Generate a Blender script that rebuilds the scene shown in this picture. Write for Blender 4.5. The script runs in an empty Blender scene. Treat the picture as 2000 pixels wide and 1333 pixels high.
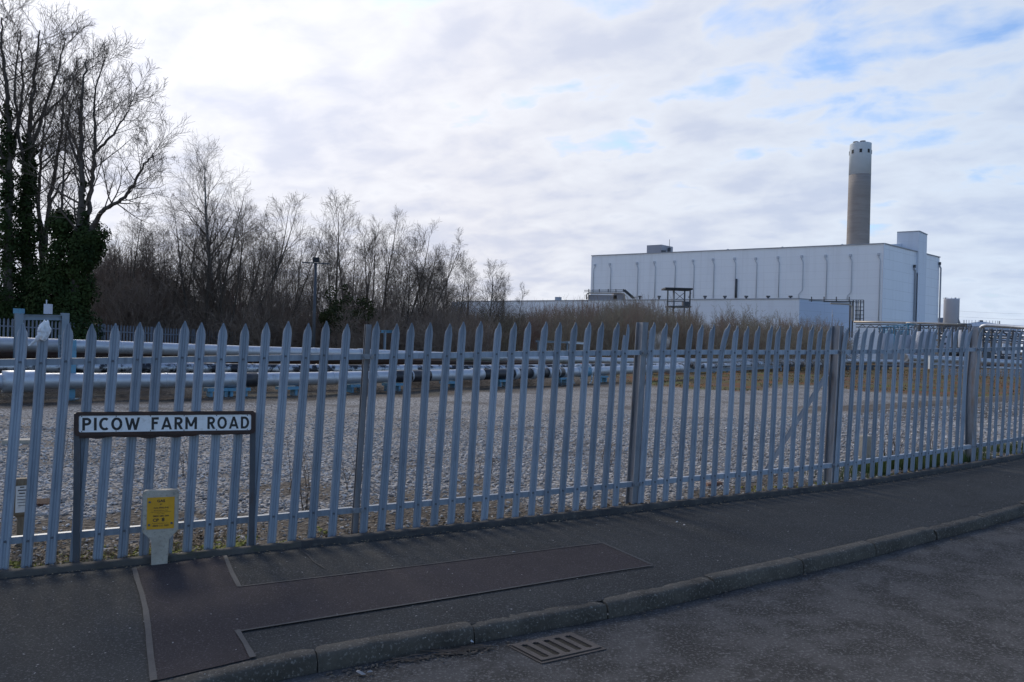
import bpy, bmesh, math, random
import numpy as np
from mathutils import Vector, Matrix, noise as mnoise

S = bpy.context.scene
COL = S.collection
R = math.radians

# ------------------------------------------------------------------ camera
EYE = Vector((0.0, 0.0, 1.728))
ROLL = 0.028
FPX = 1532.0
CR = Vector((math.cos(ROLL), 0, math.sin(ROLL)))
CU = Vector((-math.sin(ROLL), 0, math.cos(ROLL)))
CF = Vector((0, 1, 0))
cam_d = bpy.data.cameras.new('camera')
cam_d.sensor_width = 36.0
cam_d.lens = 36.0 * FPX / 2000.0
cam_d.clip_start = 0.05
cam_d.clip_end = 5000.0
cam = bpy.data.objects.new('camera', cam_d)
COL.objects.link(cam)
M = Matrix.Identity(4)
for i in range(3):
    M[i][0] = CR[i]; M[i][1] = CU[i]; M[i][2] = -CF[i]; M[i][3] = EYE[i]
cam.matrix_world = M
S.camera = cam

# ------------------------------------------------------------------ world
SUN_AZ, SUN_EL = -34.0, 33.0          # degrees left of straight ahead, above the horizon
sun_dir = Vector((math.sin(R(SUN_AZ)) * math.cos(R(SUN_EL)), math.cos(R(SUN_AZ)) * math.cos(R(SUN_EL)), math.sin(R(SUN_EL))))
W = bpy.data.worlds.new('World')
S.world = W
W.use_nodes = True
wt = W.node_tree
wt.nodes.clear()


def wn(t, **kw):
    n = wt.nodes.new(t)
    for k, v in kw.items():
        setattr(n, k, v)
    return n


def wmath(op, a, b=None, clamp=False):
    n = wn('ShaderNodeMath', operation=op, use_clamp=clamp)
    for i, v in enumerate((a, b)):
        if v is None:
            continue
        if isinstance(v, (int, float)):
            n.inputs[i].default_value = v
        else:
            wt.links.new(v, n.inputs[i])
    return n.outputs[0]


def wramp(fac, stops):
    n = wn('ShaderNodeValToRGB')
    e = n.color_ramp.elements
    while len(e) < len(stops):
        e.new(0.5)
    for el, (p, c) in zip(e, stops):
        el.position = p
        el.color = (c[0], c[1], c[2], 1)
    wt.links.new(fac, n.inputs[0])
    return n.outputs[0]


SKY_STRENGTH = 0.14
sky = wn('ShaderNodeTexSky', sky_type='NISHITA', sun_disc=False)
sky.sun_elevation = R(SUN_EL)
sky.sun_rotation = R(SUN_AZ % 360)
sky.air_density = 1.0; sky.dust_density = 1.0; sky.ozone_density = 1.5
tc = wn('ShaderNodeTexCoord')
sep = wn('ShaderNodeSeparateXYZ')
wt.links.new(tc.outputs['Generated'], sep.inputs[0])
zc = wmath('ADD', wmath('MAXIMUM', sep.outputs[2], 0.0), 0.27)
pu = wmath('DIVIDE', sep.outputs[0], zc)
pv = wmath('DIVIDE', sep.outputs[1], zc)
comb = wn('ShaderNodeCombineXYZ')
wt.links.new(pu, comb.inputs[0]); wt.links.new(pv, comb.inputs[1])


def cloud_noise(rot, sc, scale, detail, rough, dist):
    mp = wn('ShaderNodeMapping', vector_type='TEXTURE')
    mp.inputs['Rotation'].default_value = (0, 0, R(rot))
    mp.inputs['Scale'].default_value = (sc[0], sc[1], 1)
    mp.inputs['Location'].default_value = (3.1, 1.7, 0)
    wt.links.new(comb.outputs[0], mp.inputs[0])
    nz = wn('ShaderNodeTexNoise')
    nz.inputs['Scale'].default_value = scale
    nz.inputs['Detail'].default_value = detail
    nz.inputs['Roughness'].default_value = rough
    nz.inputs['Distortion'].default_value = dist
    wt.links.new(mp.outputs[0], nz.inputs['Vector'])
    return nz.outputs['Fac']


n_big = cloud_noise(20, (1, 1), 1.0, 3, 0.5, 0.2)
n_roll = cloud_noise(-31, (1.6, 1.0), 3.7, 4, 0.48, 0.25)
n_puff = cloud_noise(-25, (1.2, 1.0), 8.0, 5, 0.52, 0.25)
mixn = wmath('ADD', wmath('ADD', wmath('MULTIPLY', n_big, 0.22), wmath('MULTIPLY', n_roll, 0.38)), wmath('MULTIPLY', n_puff, 0.40))
# the cover thins out to the right, overhead and behind the photographer
dotn = wn('ShaderNodeVectorMath', operation='DOT_PRODUCT')
wt.links.new(tc.outputs['Generated'], dotn.inputs[0])
dotn.inputs[1].default_value = sun_dir
sd = wmath('MAXIMUM', dotn.outputs['Value'], 0.0)
thin = wmath('ADD', wmath('MULTIPLY', wmath('MAXIMUM', wmath('ADD', sep.outputs[0], 0.05), 0.0), -0.10), 0.018)
high = wmath('MULTIPLY', wmath('SUBTRACT', sep.outputs[2], 0.28), -0.36)
back = wmath('MULTIPLY', wmath('MINIMUM', sep.outputs[1], 0.0), 0.34)
covin = wmath('ADD', wmath('ADD', wmath('ADD', mixn, thin), back), high)
cover = wramp(covin, [(0.355, (0.06, 0.06, 0.06)), (0.405, (0.55, 0.55, 0.55)), (0.45, (1, 1, 1))])
dens = wramp(mixn, [(0.36, (0.98, 1.01, 1.08)), (0.44, (1.20, 1.20, 1.20)), (0.50, (1.12, 1.12, 1.14)), (0.58, (0.96, 0.985, 1.07)), (0.68, (0.88, 0.92, 1.03))])
glow = wmath('ADD', wmath('MULTIPLY', wmath('POWER', sd, 10.0), 1.35), wmath('ADD', 3.55, wmath('MULTIPLY', wmath('MINIMUM', wmath('MAXIMUM', wmath('MULTIPLY', sep.outputs[1], -2.5), 0.0), 1.0), 2.6)))
ccol = wn('ShaderNodeMix', data_type='RGBA', blend_type='MULTIPLY')
ccol.inputs[0].default_value = 1.0
wt.links.new(dens, ccol.inputs[6])
gcol = wn('ShaderNodeCombineColor')
rt = wmath('MAXIMUM', wmath('ADD', sep.outputs[0], 0.05), 0.0)     # thinner, bluer veil to the right
wt.links.new(wmath('MULTIPLY', glow, wmath('SUBTRACT', 0.985, wmath('MULTIPLY', rt, 0.34))), gcol.inputs[0]); wt.links.new(wmath('MULTIPLY', glow, wmath('SUBTRACT', 1.0, wmath('MULTIPLY', rt, 0.17))), gcol.inputs[1]); wt.links.new(wmath('MULTIPLY', glow, 1.07), gcol.inputs[2])
wt.links.new(gcol.outputs[0], ccol.inputs[7])
mx = wn('ShaderNodeMix', data_type='RGBA')
wt.links.new(cover, mx.inputs[0])
tint = wn('ShaderNodeMix', data_type='RGBA', blend_type='MULTIPLY')
tint.inputs[0].default_value = 1.0
wt.links.new(sky.outputs[0], tint.inputs[6])
tint.inputs[7].default_value = (0.68, 0.775, 0.92, 1)
wt.links.new(tint.outputs[2], mx.inputs[6])
wt.links.new(ccol.outputs[2], mx.inputs[7])
bg = wn('ShaderNodeBackground')
bg.inputs[1].default_value = SKY_STRENGTH
wt.links.new(mx.outputs[2], bg.inputs[0])
wo = wn('ShaderNodeOutputWorld')
wt.links.new(bg.outputs[0], wo.inputs[0])

# ------------------------------------------------------------------ sun behind thin cloud
sl = bpy.data.lights.new('sun', 'SUN')
sl.energy = 1.5
sl.angle = R(14)
sl.color = (1.0, 0.90, 0.75)
so = bpy.data.objects.new('sun', sl)
so.rotation_euler = sun_dir.to_track_quat('Z', 'Y').to_euler()
COL.objects.link(so)

S.view_settings.view_transform = 'Standard'
S.view_settings.look = 'None'
S.view_settings.exposure = 0.56
S.view_settings.gamma = 1.0
S.render.resolution_x = 1024
S.render.resolution_y = 682


# ------------------------------------------------------------------ helpers
def pt(px, py, Y):
    """world point seen at photo pixel (px, py) at depth Y"""
    return EYE + CR * ((px - 1000) / FPX * Y) + CU * ((666.5 - py) / FPX * Y) + CF * Y


def hor(px):
    return 666.5 + (px - 1000) * math.tan(ROLL)


def on_surface(px, py, f):
    """where the sight line meets the height field f(x, y)"""
    z = 0.0
    d = CR * ((px - 1000) / FPX) + CU * ((666.5 - py) / FPX) + CF
    p = EYE
    for _ in range(30):
        t = (z - EYE.z) / d.z
        p = EYE + d * t
        z = 0.5 * z + 0.5 * f(p.x, p.y)
    return Vector((p.x, p.y, f(p.x, p.y)))


def smooth(a, b, x):
    t = min(1.0, max(0.0, (x - a) / (b - a)))
    return t * t * (3 - 2 * t)


class MB:
    """collects polygons for one mesh"""
    def __init__(self):
        self.v = []; self.f = []; self.uv = []; self.sm = []

    def add(self, verts, faces, smooth_=False, uvs=None):
        o = len(self.v)
        self.v.extend([tuple(x) for x in verts])
        for i, f in enumerate(faces):
            self.f.append([o + k for k in f])
            self.sm.append(smooth_)
            self.uv.append(uvs[i] if uvs else None)
        return self

    def box(self, c, size, ax=None):
        c = Vector(c)
        ax = ax or (Vector((1, 0, 0)), Vector((0, 1, 0)), Vector((0, 0, 1)))
        hx, hy, hz = size[0] / 2, size[1] / 2, size[2] / 2
        vs = []
        for sz in (-1, 1):
            for sx, sy in ((-1, -1), (1, -1), (1, 1), (-1, 1)):
                vs.append(c + ax[0] * (sx * hx) + ax[1] * (sy * hy) + ax[2] * (sz * hz))
        return self.add(vs, [(3, 2, 1, 0), (4, 5, 6, 7), (0, 1, 5, 4), (1, 2, 6, 5), (2, 3, 7, 6), (3, 0, 4, 7)])

    def bar(self, a, b, w, h=None, up=Vector((0, 0, 1))):
        a = Vector(a); b = Vector(b); h = h or w
        d = (b - a)
        L = d.length
        d.normalize()
        s = d.cross(up)
        if s.length < 1e-3:
            s = d.cross(Vector((0, 1, 0)))
        s.normalize()
        u = s.cross(d)
        return self.box((a + b) / 2, (L, w, h), (d, s, u))

    def tube(self, pts, rad, n=12, cap=True, smooth_=True):
        pts = [Vector(p) for p in pts]
        if not isinstance(rad, (list, tuple)):
            rad = [rad] * len(pts)
        vs = []
        prev = None
        for i, p in enumerate(pts):
            d = (pts[min(i + 1, len(pts) - 1)] - pts[max(i - 1, 0)]).normalized()
            if prev is None:
                ref = Vector((0, 0, 1)) if abs(d.z) < 0.9 else Vector((0, 1, 0))
                s = d.cross(ref).normalized()
            else:
                s = (prev - d * prev.dot(d)).normalized()
            prev = s
            u = s.cross(d)
            for k in range(n):
                a = 2 * math.pi * k / n
                vs.append(p + (s * math.cos(a) + u * math.sin(a)) * rad[i])
        fs = []
        for i in range(len(pts) - 1):
            for k in range(n):
                k2 = (k + 1) % n
                fs.append((i * n + k2, i * n + k, (i + 1) * n + k, (i + 1) * n + k2))
        self.add(vs, fs, smooth_)
        if cap:
            o = len(self.v) - len(vs)
            self.f.append([o + k for k in range(n)]); self.sm.append(False); self.uv.append(None)
            o2 = o + (len(pts) - 1) * n
            self.f.append([o2 + k for k in reversed(range(n))]); self.sm.append(False); self.uv.append(None)
        return self

    def prism(self, outline, a, b):
        """outline: list of Vectors offset (3-D); extrude from +a to +b"""
        n = len(outline)
        a = Vector(a); b = Vector(b)
        vs = [Vector(p) + a for p in outline] + [Vector(p) + b for p in outline]
        fs = [tuple(range(n - 1, -1, -1)), tuple(range(n, 2 * n))]
        for k in range(n):
            k2 = (k + 1) % n
            fs.append((k, k2, n + k2, n + k))
        return self.add(vs, fs)

    def wall(self, a, b, z0, z1, u0=0.0):
        """vertical quad with a UV in metres, a -> b seen from outside left to right"""
        a = Vector(a); b = Vector(b)
        L = (Vector((b.x, b.y, 0)) - Vector((a.x, a.y, 0))).length
        vs = [(a.x, a.y, z0), (b.x, b.y, z0), (b.x, b.y, z1), (a.x, a.y, z1)]
        return self.add(vs, [(0, 1, 2, 3)], False, [[(u0, z0), (u0 + L, z0), (u0 + L, z1), (u0, z1)]])


def wloc(o):
    l = Vector((0, 0, 0))
    while o is not None:
        l = l + Vector(o.location)
        o = o.parent
    return l


def obj(name, mb, mat, parent=None, local=False, kind=None, label=None):
    """links ONE mesh object; geometry comes in world coordinates unless local"""
    me = bpy.data.meshes.new(name)
    off = Vector((0, 0, 0))
    if parent is not None and not local:
        off = wloc(parent)
    v = [(x[0] - off.x, x[1] - off.y, x[2] - off.z) for x in mb.v]
    me.from_pydata(v, [], mb.f)
    if any(mb.sm):
        me.polygons.foreach_set('use_smooth', mb.sm)
    if any(u is not None for u in mb.uv):
        ul = me.uv_layers.new(name='UVMap')
        for poly, u in zip(me.polygons, mb.uv):
            if u is not None:
                for li, c in zip(poly.loop_indices, u):
                    ul.data[li].uv = c
    me.update()
    o = bpy.data.objects.new(name, me)
    COL.objects.link(o)
    if mat is not None:
        me.materials.append(mat)
    if parent is not None:
        o.parent = parent
    if kind:
        o['kind'] = kind
    if label:
        o['label'] = label
    return o


def np_obj(name, verts, faces, mat, parent=None, kind=None, smooth_=False, off=None):
    """big mesh from numpy arrays, faces all with the same corner count"""
    me = bpy.data.meshes.new(name)
    verts = np.asarray(verts, dtype=np.float32)
    faces = np.asarray(faces, dtype=np.int32)
    if parent is not None and off is None:
        l = wloc(parent)
        verts = verts - np.array([l.x, l.y, l.z], dtype=np.float32)
    nf, k = faces.shape
    me.vertices.add(len(verts)); me.vertices.foreach_set('co', verts.ravel())
    me.loops.add(nf * k); me.loops.foreach_set('vertex_index', faces.ravel())
    me.polygons.add(nf)
    me.polygons.foreach_set('loop_start', np.arange(0, nf * k, k, dtype=np.int32))
    me.polygons.foreach_set('use_smooth', np.full(nf, smooth_))
    me.update(calc_edges=True)
    me.validate()
    o = bpy.data.objects.new(name, me)
    COL.objects.link(o)
    if mat is not None:
        me.materials.append(mat)
    if parent is not None:
        o.parent = parent
    if kind:
        o['kind'] = kind
    return o


def tag(o, label, cat, group=None, kind=None):
    o['label'] = label
    o['category'] = cat
    if group:
        o['group'] = group
    if kind:
        o['kind'] = kind
    return o


def thing(name, label, cat, loc, group=None):
    o = bpy.data.objects.new(name, None)
    o.empty_display_size = 0.2
    COL.objects.link(o)
    o.location = loc
    return tag(o, label, cat, group)


def copy_tree(o, parent=None):
    c = o.copy()
    COL.objects.link(c)
    if parent is not None:
        c.parent = parent
    for ch in list(o.children):
        copy_tree(ch, c)
    return c


def text_mb(txt, origin, ax, up, width, height, depth=0.0015, bold=0.0, mb=None):
    """built-in lettering as flat mesh, scaled to width x height; origin is its lower left corner"""
    cu = bpy.data.curves.new('lettering', 'FONT')
    cu.body = txt
    cu.offset = bold
    cu.resolution_u = 3
    to = bpy.data.objects.new('lettering', cu)
    COL.objects.link(to)
    dg = bpy.context.evaluated_depsgraph_get()
    me = bpy.data.meshes.new_from_object(to.evaluated_get(dg))
    co = [v.co.copy() for v in me.vertices]
    polys = [tuple(p.vertices) for p in me.polygons]
    bpy.data.objects.remove(to)
    bpy.data.curves.remove(cu)
    bpy.data.meshes.remove(me)
    x0 = min(c.x for c in co); x1 = max(c.x for c in co)
    y0 = min(c.y for c in co); y1 = max(c.y for c in co)
    mb = mb or MB()
    vs = [Vector(origin) + Vector(ax) * ((c.x - x0) / (x1 - x0) * width) + Vector(up) * ((c.y - y0) / (y1 - y0) * height) for c in co]
    mb.add(vs, polys)
    return mb


# ------------------------------------------------------------------ materials
def mat_new(name):
    m = bpy.data.materials.new(name)
    m.use_nodes = True
    return m, m.node_tree, m.node_tree.nodes['Principled BSDF']


def mk(name, col, rough=0.6, metal=0.0, col2=None, scale=6.0, detail=5.0, bump=0.0, bscale=None, stretch=None,
       spec=0.5, lo=0.35, hi=0.65, col3=None, scale3=40.0, amt3=0.5, coords='Object', lo3=0.55, hi3=0.7):
    """noise-blended base colour (col / col2, plus fine flecks col3) with a noise bump"""
    m, t, b = mat_new(name)
    L = t.links
    b.inputs['Roughness'].default_value = rough
    b.inputs['Metallic'].default_value = metal
    b.inputs['Specular IOR Level'].default_value = spec
    b.inputs['Base Color'].default_value = (*col, 1)
    tcn = t.nodes.new('ShaderNodeTexCoord')
    mp = t.nodes.new('ShaderNodeMapping')
    L.new(tcn.outputs[coords], mp.inputs[0])
    if stretch:
        mp.inputs['Scale'].default_value = stretch

    def nz(sc, det=detail):
        n = t.nodes.new('ShaderNodeTexNoise')
        n.inputs['Scale'].default_value = sc
        n.inputs['Detail'].default_value = det
        n.inputs['Roughness'].default_value = 0.68
        L.new(mp.outputs[0], n.inputs['Vector'])
        return n.outputs['Fac']

    def mr(f, a, c, o0=0.0, o1=1.0):
        n = t.nodes.new('ShaderNodeMapRange')
        n.inputs[1].default_value = a; n.inputs[2].default_value = c
        n.inputs[3].default_value = o0; n.inputs[4].default_value = o1
        L.new(f, n.inputs[0])
        return n.outputs[0]
    cur = None
    if col2 is not None:
        mxn = t.nodes.new('ShaderNodeMix'); mxn.data_type = 'RGBA'
        mxn.inputs[6].default_value = (*col, 1); mxn.inputs[7].default_value = (*col2, 1)
        L.new(mr(nz(scale), lo, hi), mxn.inputs[0])
        cur = mxn.outputs[2]
    if col3 is not None:
        mx3 = t.nodes.new('ShaderNodeMix'); mx3.data_type = 'RGBA'
        if cur is not None:
            L.new(cur, mx3.inputs[6])
        else:
            mx3.inputs[6].default_value = (*col, 1)
        mx3.inputs[7].default_value = (*col3, 1)
        L.new(mr(nz(scale3, 3), lo3, hi3, 0.0, amt3), mx3.inputs[0])
        cur = mx3.outputs[2]
    if cur is not None:
        L.new(cur, b.inputs['Base Color'])
    if bump:
        bn = t.nodes.new('ShaderNodeBump')
        bn.inputs['Strength'].default_value = bump
        bn.inputs['Distance'].default_value = 0.01
        L.new(nz(bscale or scale * 4), bn.inputs['Height'])
        L.new(bn.outputs[0], b.inputs['Normal'])
    return m


m_galv = mk('galvanised_steel', (0.205, 0.245, 0.30), 0.5, 0.2, (0.28, 0.325, 0.385), 5.0, 6, 0.06, 60, (3.0, 3.0, 0.5),
            col3=(0.15, 0.165, 0.20), scale3=9, amt3=0.5)
_t = m_galv.node_tree
_b = _t.nodes['Principled BSDF']
_src = _b.inputs['Base Color'].links[0].from_socket
_oi = _t.nodes.new('ShaderNodeObjectInfo')
_mr = _t.nodes.new('ShaderNodeMapRange'); _mr.inputs[3].default_value = 0.78; _mr.inputs[4].default_value = 1.16
_t.links.new(_oi.outputs['Random'], _mr.inputs[0])
_vm = _t.nodes.new('ShaderNodeVectorMath'); _vm.operation = 'SCALE'
_t.links.new(_src, _vm.inputs[0]); _t.links.new(_mr.outputs[0], _vm.inputs['Scale'])
_t.links.new(_vm.outputs[0], _b.inputs['Base Color'])
m_galv_d = mk('weathered_post_steel', (0.14, 0.155, 0.18), 0.5, 0.2, (0.25, 0.265, 0.29), 5, 6, 0.06, 60, (3, 3, 0.5),
              col3=(0.20, 0.13, 0.085), scale3=4, amt3=0.7)
m_galv_o = mk('old_post_steel', (0.105, 0.11, 0.125), 0.55, 0.15, (0.20, 0.205, 0.22), 5, 6, 0.06, 60, (3, 3, 0.5), col3=(0.12, 0.075, 0.05), scale3=4, amt3=0.6)
m_bolt = mk('bolt_steel', (0.10, 0.11, 0.13), 0.5, 0.4)
m_asph = mk('pavement_asphalt', (0.027, 0.0285, 0.029), 0.88, 0, (0.046, 0.048, 0.048), 0.9, 7, 1.0, 110, spec=0.25,
            col3=(0.13, 0.133, 0.132), scale3=75, amt3=0.85, lo3=0.55, hi3=0.66)
m_patch = mk('red_patch_asphalt', (0.036, 0.0295, 0.031), 0.9, 0, (0.051, 0.0415, 0.043), 1.2, 7, 0.9, 110, spec=0.25,
             col3=(0.12, 0.105, 0.115), scale3=80, amt3=0.75, lo3=0.56, hi3=0.67)
m_seal = mk('bitumen_seal', (0.043, 0.044, 0.047), 0.8, 0, (0.062, 0.063, 0.066), 6, 5, 0.4, 100)
m_road = mk('road_asphalt', (0.040, 0.0385, 0.037), 0.88, 0, (0.080, 0.077, 0.075), 3.2, 15, 1.0, 100, spec=0.2, lo=0.42, hi=0.58,
            col3=(0.16, 0.157, 0.155), scale3=60, amt3=0.85, lo3=0.53, hi3=0.64)
m_kerb = mk('kerb_concrete', (0.044, 0.038, 0.030), 0.94, 0, (0.100, 0.088, 0.070), 2.6, 9, 1.0, 45,
            col3=(0.24, 0.22, 0.19), scale3=60, amt3=0.7, lo3=0.56, hi3=0.68)
m_edge = mk('edging_concrete', (0.042, 0.039, 0.035), 0.92, 0, (0.088, 0.080, 0.068), 4, 8, 0.7, 60, col3=(0.05, 0.055, 0.02), scale3=6, amt3=0.7)
m_iron = mk('cast_iron', (0.044, 0.036, 0.033), 0.7, 0.1, (0.075, 0.062, 0.056), 8, 6, 0.4, 80)
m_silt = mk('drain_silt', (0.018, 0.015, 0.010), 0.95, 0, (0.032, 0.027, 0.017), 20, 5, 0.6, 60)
m_conc = mk('pale_concrete', (0.33, 0.295, 0.24), 0.9, 0, (0.45, 0.41, 0.34), 9, 8, 0.35, 90, col3=(0.17, 0.165, 0.14), scale3=50, amt3=0.6)
m_yellow = mk('yellow_plate', (0.64, 0.33, 0.006), 0.55, 0, (0.54, 0.265, 0.006), 12, 5)
m_black = mk('black_lettering', (0.012, 0.012, 0.014), 0.5)
m_signw = mk('white_sign_enamel', (0.80, 0.81, 0.82), 0.2, 0, (0.70, 0.71, 0.72), 5, 6, col3=(0.46, 0.44, 0.40), scale3=16, amt3=0.45)
m_rust = mk('rusty_frame', (0.030, 0.019, 0.017), 0.7, 0.1, (0.060, 0.030, 0.022), 9, 6, 0.3, 60)
m_post = mk('dark_painted_post', (0.050, 0.056, 0.070), 0.5, 0.1, (0.075, 0.080, 0.092), 6, 6, 0.1, 40, (2, 2, 0.5), col3=(0.07, 0.04, 0.03), scale3=9, amt3=0.5)
m_wood = mk('weathered_timber', (0.16, 0.125, 0.085), 0.85, 0, (0.24, 0.20, 0.145), 12, 5, 0.3, 50, (3, 3, 0.4))
m_bag = mk('white_polythene', (0.74, 0.75, 0.77), 0.4, 0, (0.66, 0.67, 0.70), 8, 4)
m_alu = mk('aluminium_cladding', (0.50, 0.53, 0.57), 0.5, 0.6, (0.42, 0.44, 0.47), 1.6, 6, 0.08, 14, col3=(0.26, 0.24, 0.22), scale3=5, amt3=0.5)
m_alu_w = mk('weathered_cladding', (0.42, 0.44, 0.47), 0.45, 0.7, (0.03, 0.03, 0.035), 2.2, 8, 0.1, 12, lo=0.46, hi=0.54)
m_sleeve = mk('black_sleeve', (0.014, 0.015, 0.018), 0.45, 0, (0.030, 0.030, 0.035), 5, 5)
m_rustpipe = mk('rust_red_pipe', (0.052, 0.024, 0.018), 0.7, 0, (0.03, 0.018, 0.016), 3, 5)
m_blue = mk('blue_painted_steel', (0.085, 0.24, 0.36), 0.5, 0.0, (0.12, 0.28, 0.38), 3, 6, col3=(0.10, 0.09, 0.08), scale3=7, amt3=0.5)
m_bluegrey = mk('grey_blue_steel', (0.16, 0.21, 0.26), 0.55, 0.1, (0.22, 0.26, 0.30), 3, 6)
m_darksteel = mk('dark_steel', (0.055, 0.060, 0.070), 0.6, 0.2, (0.085, 0.09, 0.10), 2, 5)
m_stack = mk('stack_concrete', (0.245, 0.222, 0.205), 0.9, 0, (0.29, 0.265, 0.245), 0.30, 6, stretch=(0.25, 0.25, 2.6),
             col3=(0.20, 0.17, 0.155), scale3=0.6, amt3=0.5, lo3=0.48, hi3=0.62)
m_white_r = mk('white_render', (0.52, 0.56, 0.60), 0.6, 0, (0.58, 0.62, 0.65), 0.2, 5)
m_tank = mk('grey_tank_paint', (0.46, 0.49, 0.57), 0.5, 0.0, (0.50, 0.53, 0.60), 0.15, 4)
m_dark = mk('dark_opening', (0.02, 0.022, 0.026), 0.7)
m_bark = mk('grey_bark', (0.062, 0.050, 0.041), 0.92, 0, (0.105, 0.088, 0.070), 3, 6, 0.5, 20, (4, 4, 0.8))
m_twig = mk('brown_twigs', (0.088, 0.066, 0.050), 0.9, 0, (0.135, 0.105, 0.080), 1.2, 4)
m_under = mk('undergrowth_twigs', (0.17, 0.12, 0.09), 0.9, 0, (0.25, 0.19, 0.145), 0.8, 4)
m_twig_r = mk('reddish_twigs', (0.23, 0.145, 0.11), 0.9, 0, (0.27, 0.20, 0.145), 0.35, 4)
m_twig_g = mk('grey_brown_twigs', (0.20, 0.155, 0.115), 0.9, 0, (0.25, 0.215, 0.145), 0.3, 4)
m_birch = mk('pale_birch_bark', (0.34, 0.32, 0.29), 0.85, 0, (0.07, 0.06, 0.05), 2.2, 5, stretch=(1, 1, 3), lo=0.5, hi=0.62)
m_ivy = mk('ivy_leaves', (0.014, 0.026, 0.009), 0.75, 0, (0.042, 0.062, 0.018), 0.9, 4, spec=0.12)
m_leaf = mk('bramble_leaves', (0.028, 0.038, 0.013), 0.75, 0, (0.055, 0.055, 0.022), 0.8, 4, spec=0.15)
m_litterleaf = mk('dead_leaves', (0.14, 0.095, 0.058), 0.9, 0, (0.30, 0.24, 0.16), 9, 3)
m_grass = mk('green_grass', (0.045, 0.085, 0.018), 0.8, 0, (0.075, 0.11, 0.028), 2.5, 4)
m_drygrass = mk('rough_dry_grass', (0.125, 0.080, 0.032), 0.9, 0, (0.095, 0.105, 0.028), 0.35, 4, col3=(0.17, 0.062, 0.022), scale3=0.4, amt3=0.8, lo3=0.5, hi3=0.62)
m_moss = mk('yellow_moss', (0.15, 0.165, 0.022), 0.95, 0, (0.21, 0.20, 0.035), 14, 4, 0.6, 60)


def mk_panel(name, col, seam_u, seam_v, dark=0.72, stain=True, rough=0.5, horiz=0.0):
    """profiled cladding: seams every seam_u / seam_v metres, weather streaks"""
    m, t, b = mat_new(name)
    L = t.links
    b.inputs['Roughness'].default_value = rough
    uv = t.nodes.new('ShaderNodeUVMap')
    br = t.nodes.new('ShaderNodeTexBrick')
    br.offset = 0.0
    br.inputs['Scale'].default_value = 1.0
    br.inputs['Mortar Size'].default_value = 0.06
    br.inputs['Mortar Smooth'].default_value = 0.3
    br.inputs['Brick Width'].default_value = seam_u
    br.inputs['Row Height'].default_value = seam_v
    br.inputs['Color1'].default_value = (*col, 1)
    br.inputs['Color2'].default_value = (col[0] * 0.975, col[1] * 0.975, col[2] * 0.98, 1)
    br.inputs['Mortar'].default_value = (col[0] * dark, col[1] * dark, col[2] * dark, 1)
    L.new(uv.outputs[0], br.inputs['Vector'])
    mp = t.nodes.new('ShaderNodeMapping')
    mp.inputs['Scale'].default_value = (0.6, 0.05, 1)
    L.new(uv.outputs[0], mp.inputs[0])
    n = t.nodes.new('ShaderNodeTexNoise')
    n.inputs['Scale'].default_value = 1.0; n.inputs['Detail'].default_value = 6
    L.new(mp.outputs[0], n.inputs['Vector'])
    mr = t.nodes.new('ShaderNodeMapRange')
    mr.inputs[1].default_value = 0.5; mr.inputs[2].default_value = 0.72
    mr.inputs[3].default_value = 0.0; mr.inputs[4].default_value = 0.35 if stain else 0.1
    L.new(n.outputs['Fac'], mr.inputs[0])
    mxn = t.nodes.new('ShaderNodeMix'); mxn.data_type = 'RGBA'; mxn.blend_type = 'MULTIPLY'
    L.new(mr.outputs[0], mxn.inputs[0]); L.new(br.outputs[0], mxn.inputs[6])
    mxn.inputs[7].default_value = (0.78, 0.77, 0.76, 1)
    L.new(mxn.outputs[2], b.inputs['Base Color'])
    wv = t.nodes.new('ShaderNodeTexWave')
    wv.wave_type = 'BANDS'; wv.bands_direction = 'Y' if horiz else 'X'
    wv.inputs['Scale'].default_value = 1.2
    L.new(uv.outputs[0], wv.inputs['Vector'])
    bn = t.nodes.new('ShaderNodeBump')
    bn.inputs['Strength'].default_value = 0.12; bn.inputs['Distance'].default_value = 0.05
    L.new(wv.outputs[0], bn.inputs['Height']); L.new(bn.outputs[0], b.inputs['Normal'])
    return m


m_panel = mk_panel('white_cladding', (0.79, 0.805, 0.83), 6.2, 2.1, 0.91, True, 0.45, 1.0)
m_panel_s = mk_panel('side_cladding', (0.74, 0.775, 0.83), 6.5, 2.6, 0.78, True, 0.45, 1.0)
m_panel_a = mk_panel('annexe_cladding', (0.74, 0.76, 0.80), 7.0, 1.5, 0.92, True, 0.5, 1.0)
m_panel_g = mk_panel('grey_cladding', (0.30, 0.30, 0.33), 3.0, 2.0, 0.9, False, 0.6)

# ------------------------------------------------------------------ the lie of the land
FP = [(-14.5, 1.75, -0.36), (-9.0, 3.55, -0.17), (-6.3, 4.52, -0.075), (-3.75, 5.47, 0.018), (-1.24, 6.47, 0.113), (1.232, 7.55, 0.20), (3.647, 8.77, 0.255),
      (6.06, 10.25, 0.334), (8.36, 11.83, 0.42), (10.5, 13.45, 0.50), (14.3, 16.8, 0.62), (22.0, 24.5, 0.8), (32.0, 36.0, 1.0)]
P0 = 3                                    # index of the post just left of the frame


def catmull(pts, i, t):
    g = lambda k: Vector(pts[max(0, min(len(pts) - 1, k))])
    a, b, c, d = g(i - 1), g(i), g(i + 1), g(i + 2)
    return 0.5 * ((2 * b) + (c - a) * t + (2 * a - 5 * b + 4 * c - d) * t * t + (3 * b - a - 3 * c + d) * t ** 3)


FS = []                                   # dense samples along the fence: (u, point)
for i in range(len(FP) - 1):
    for k in range(24):
        FS.append((i + k / 24, catmull(FP, i, k / 24)))
FS.append((len(FP) - 1, Vector(FP[-1])))
FX = np.array([[p.x, p.y, p.z] for _, p in FS])


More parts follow.
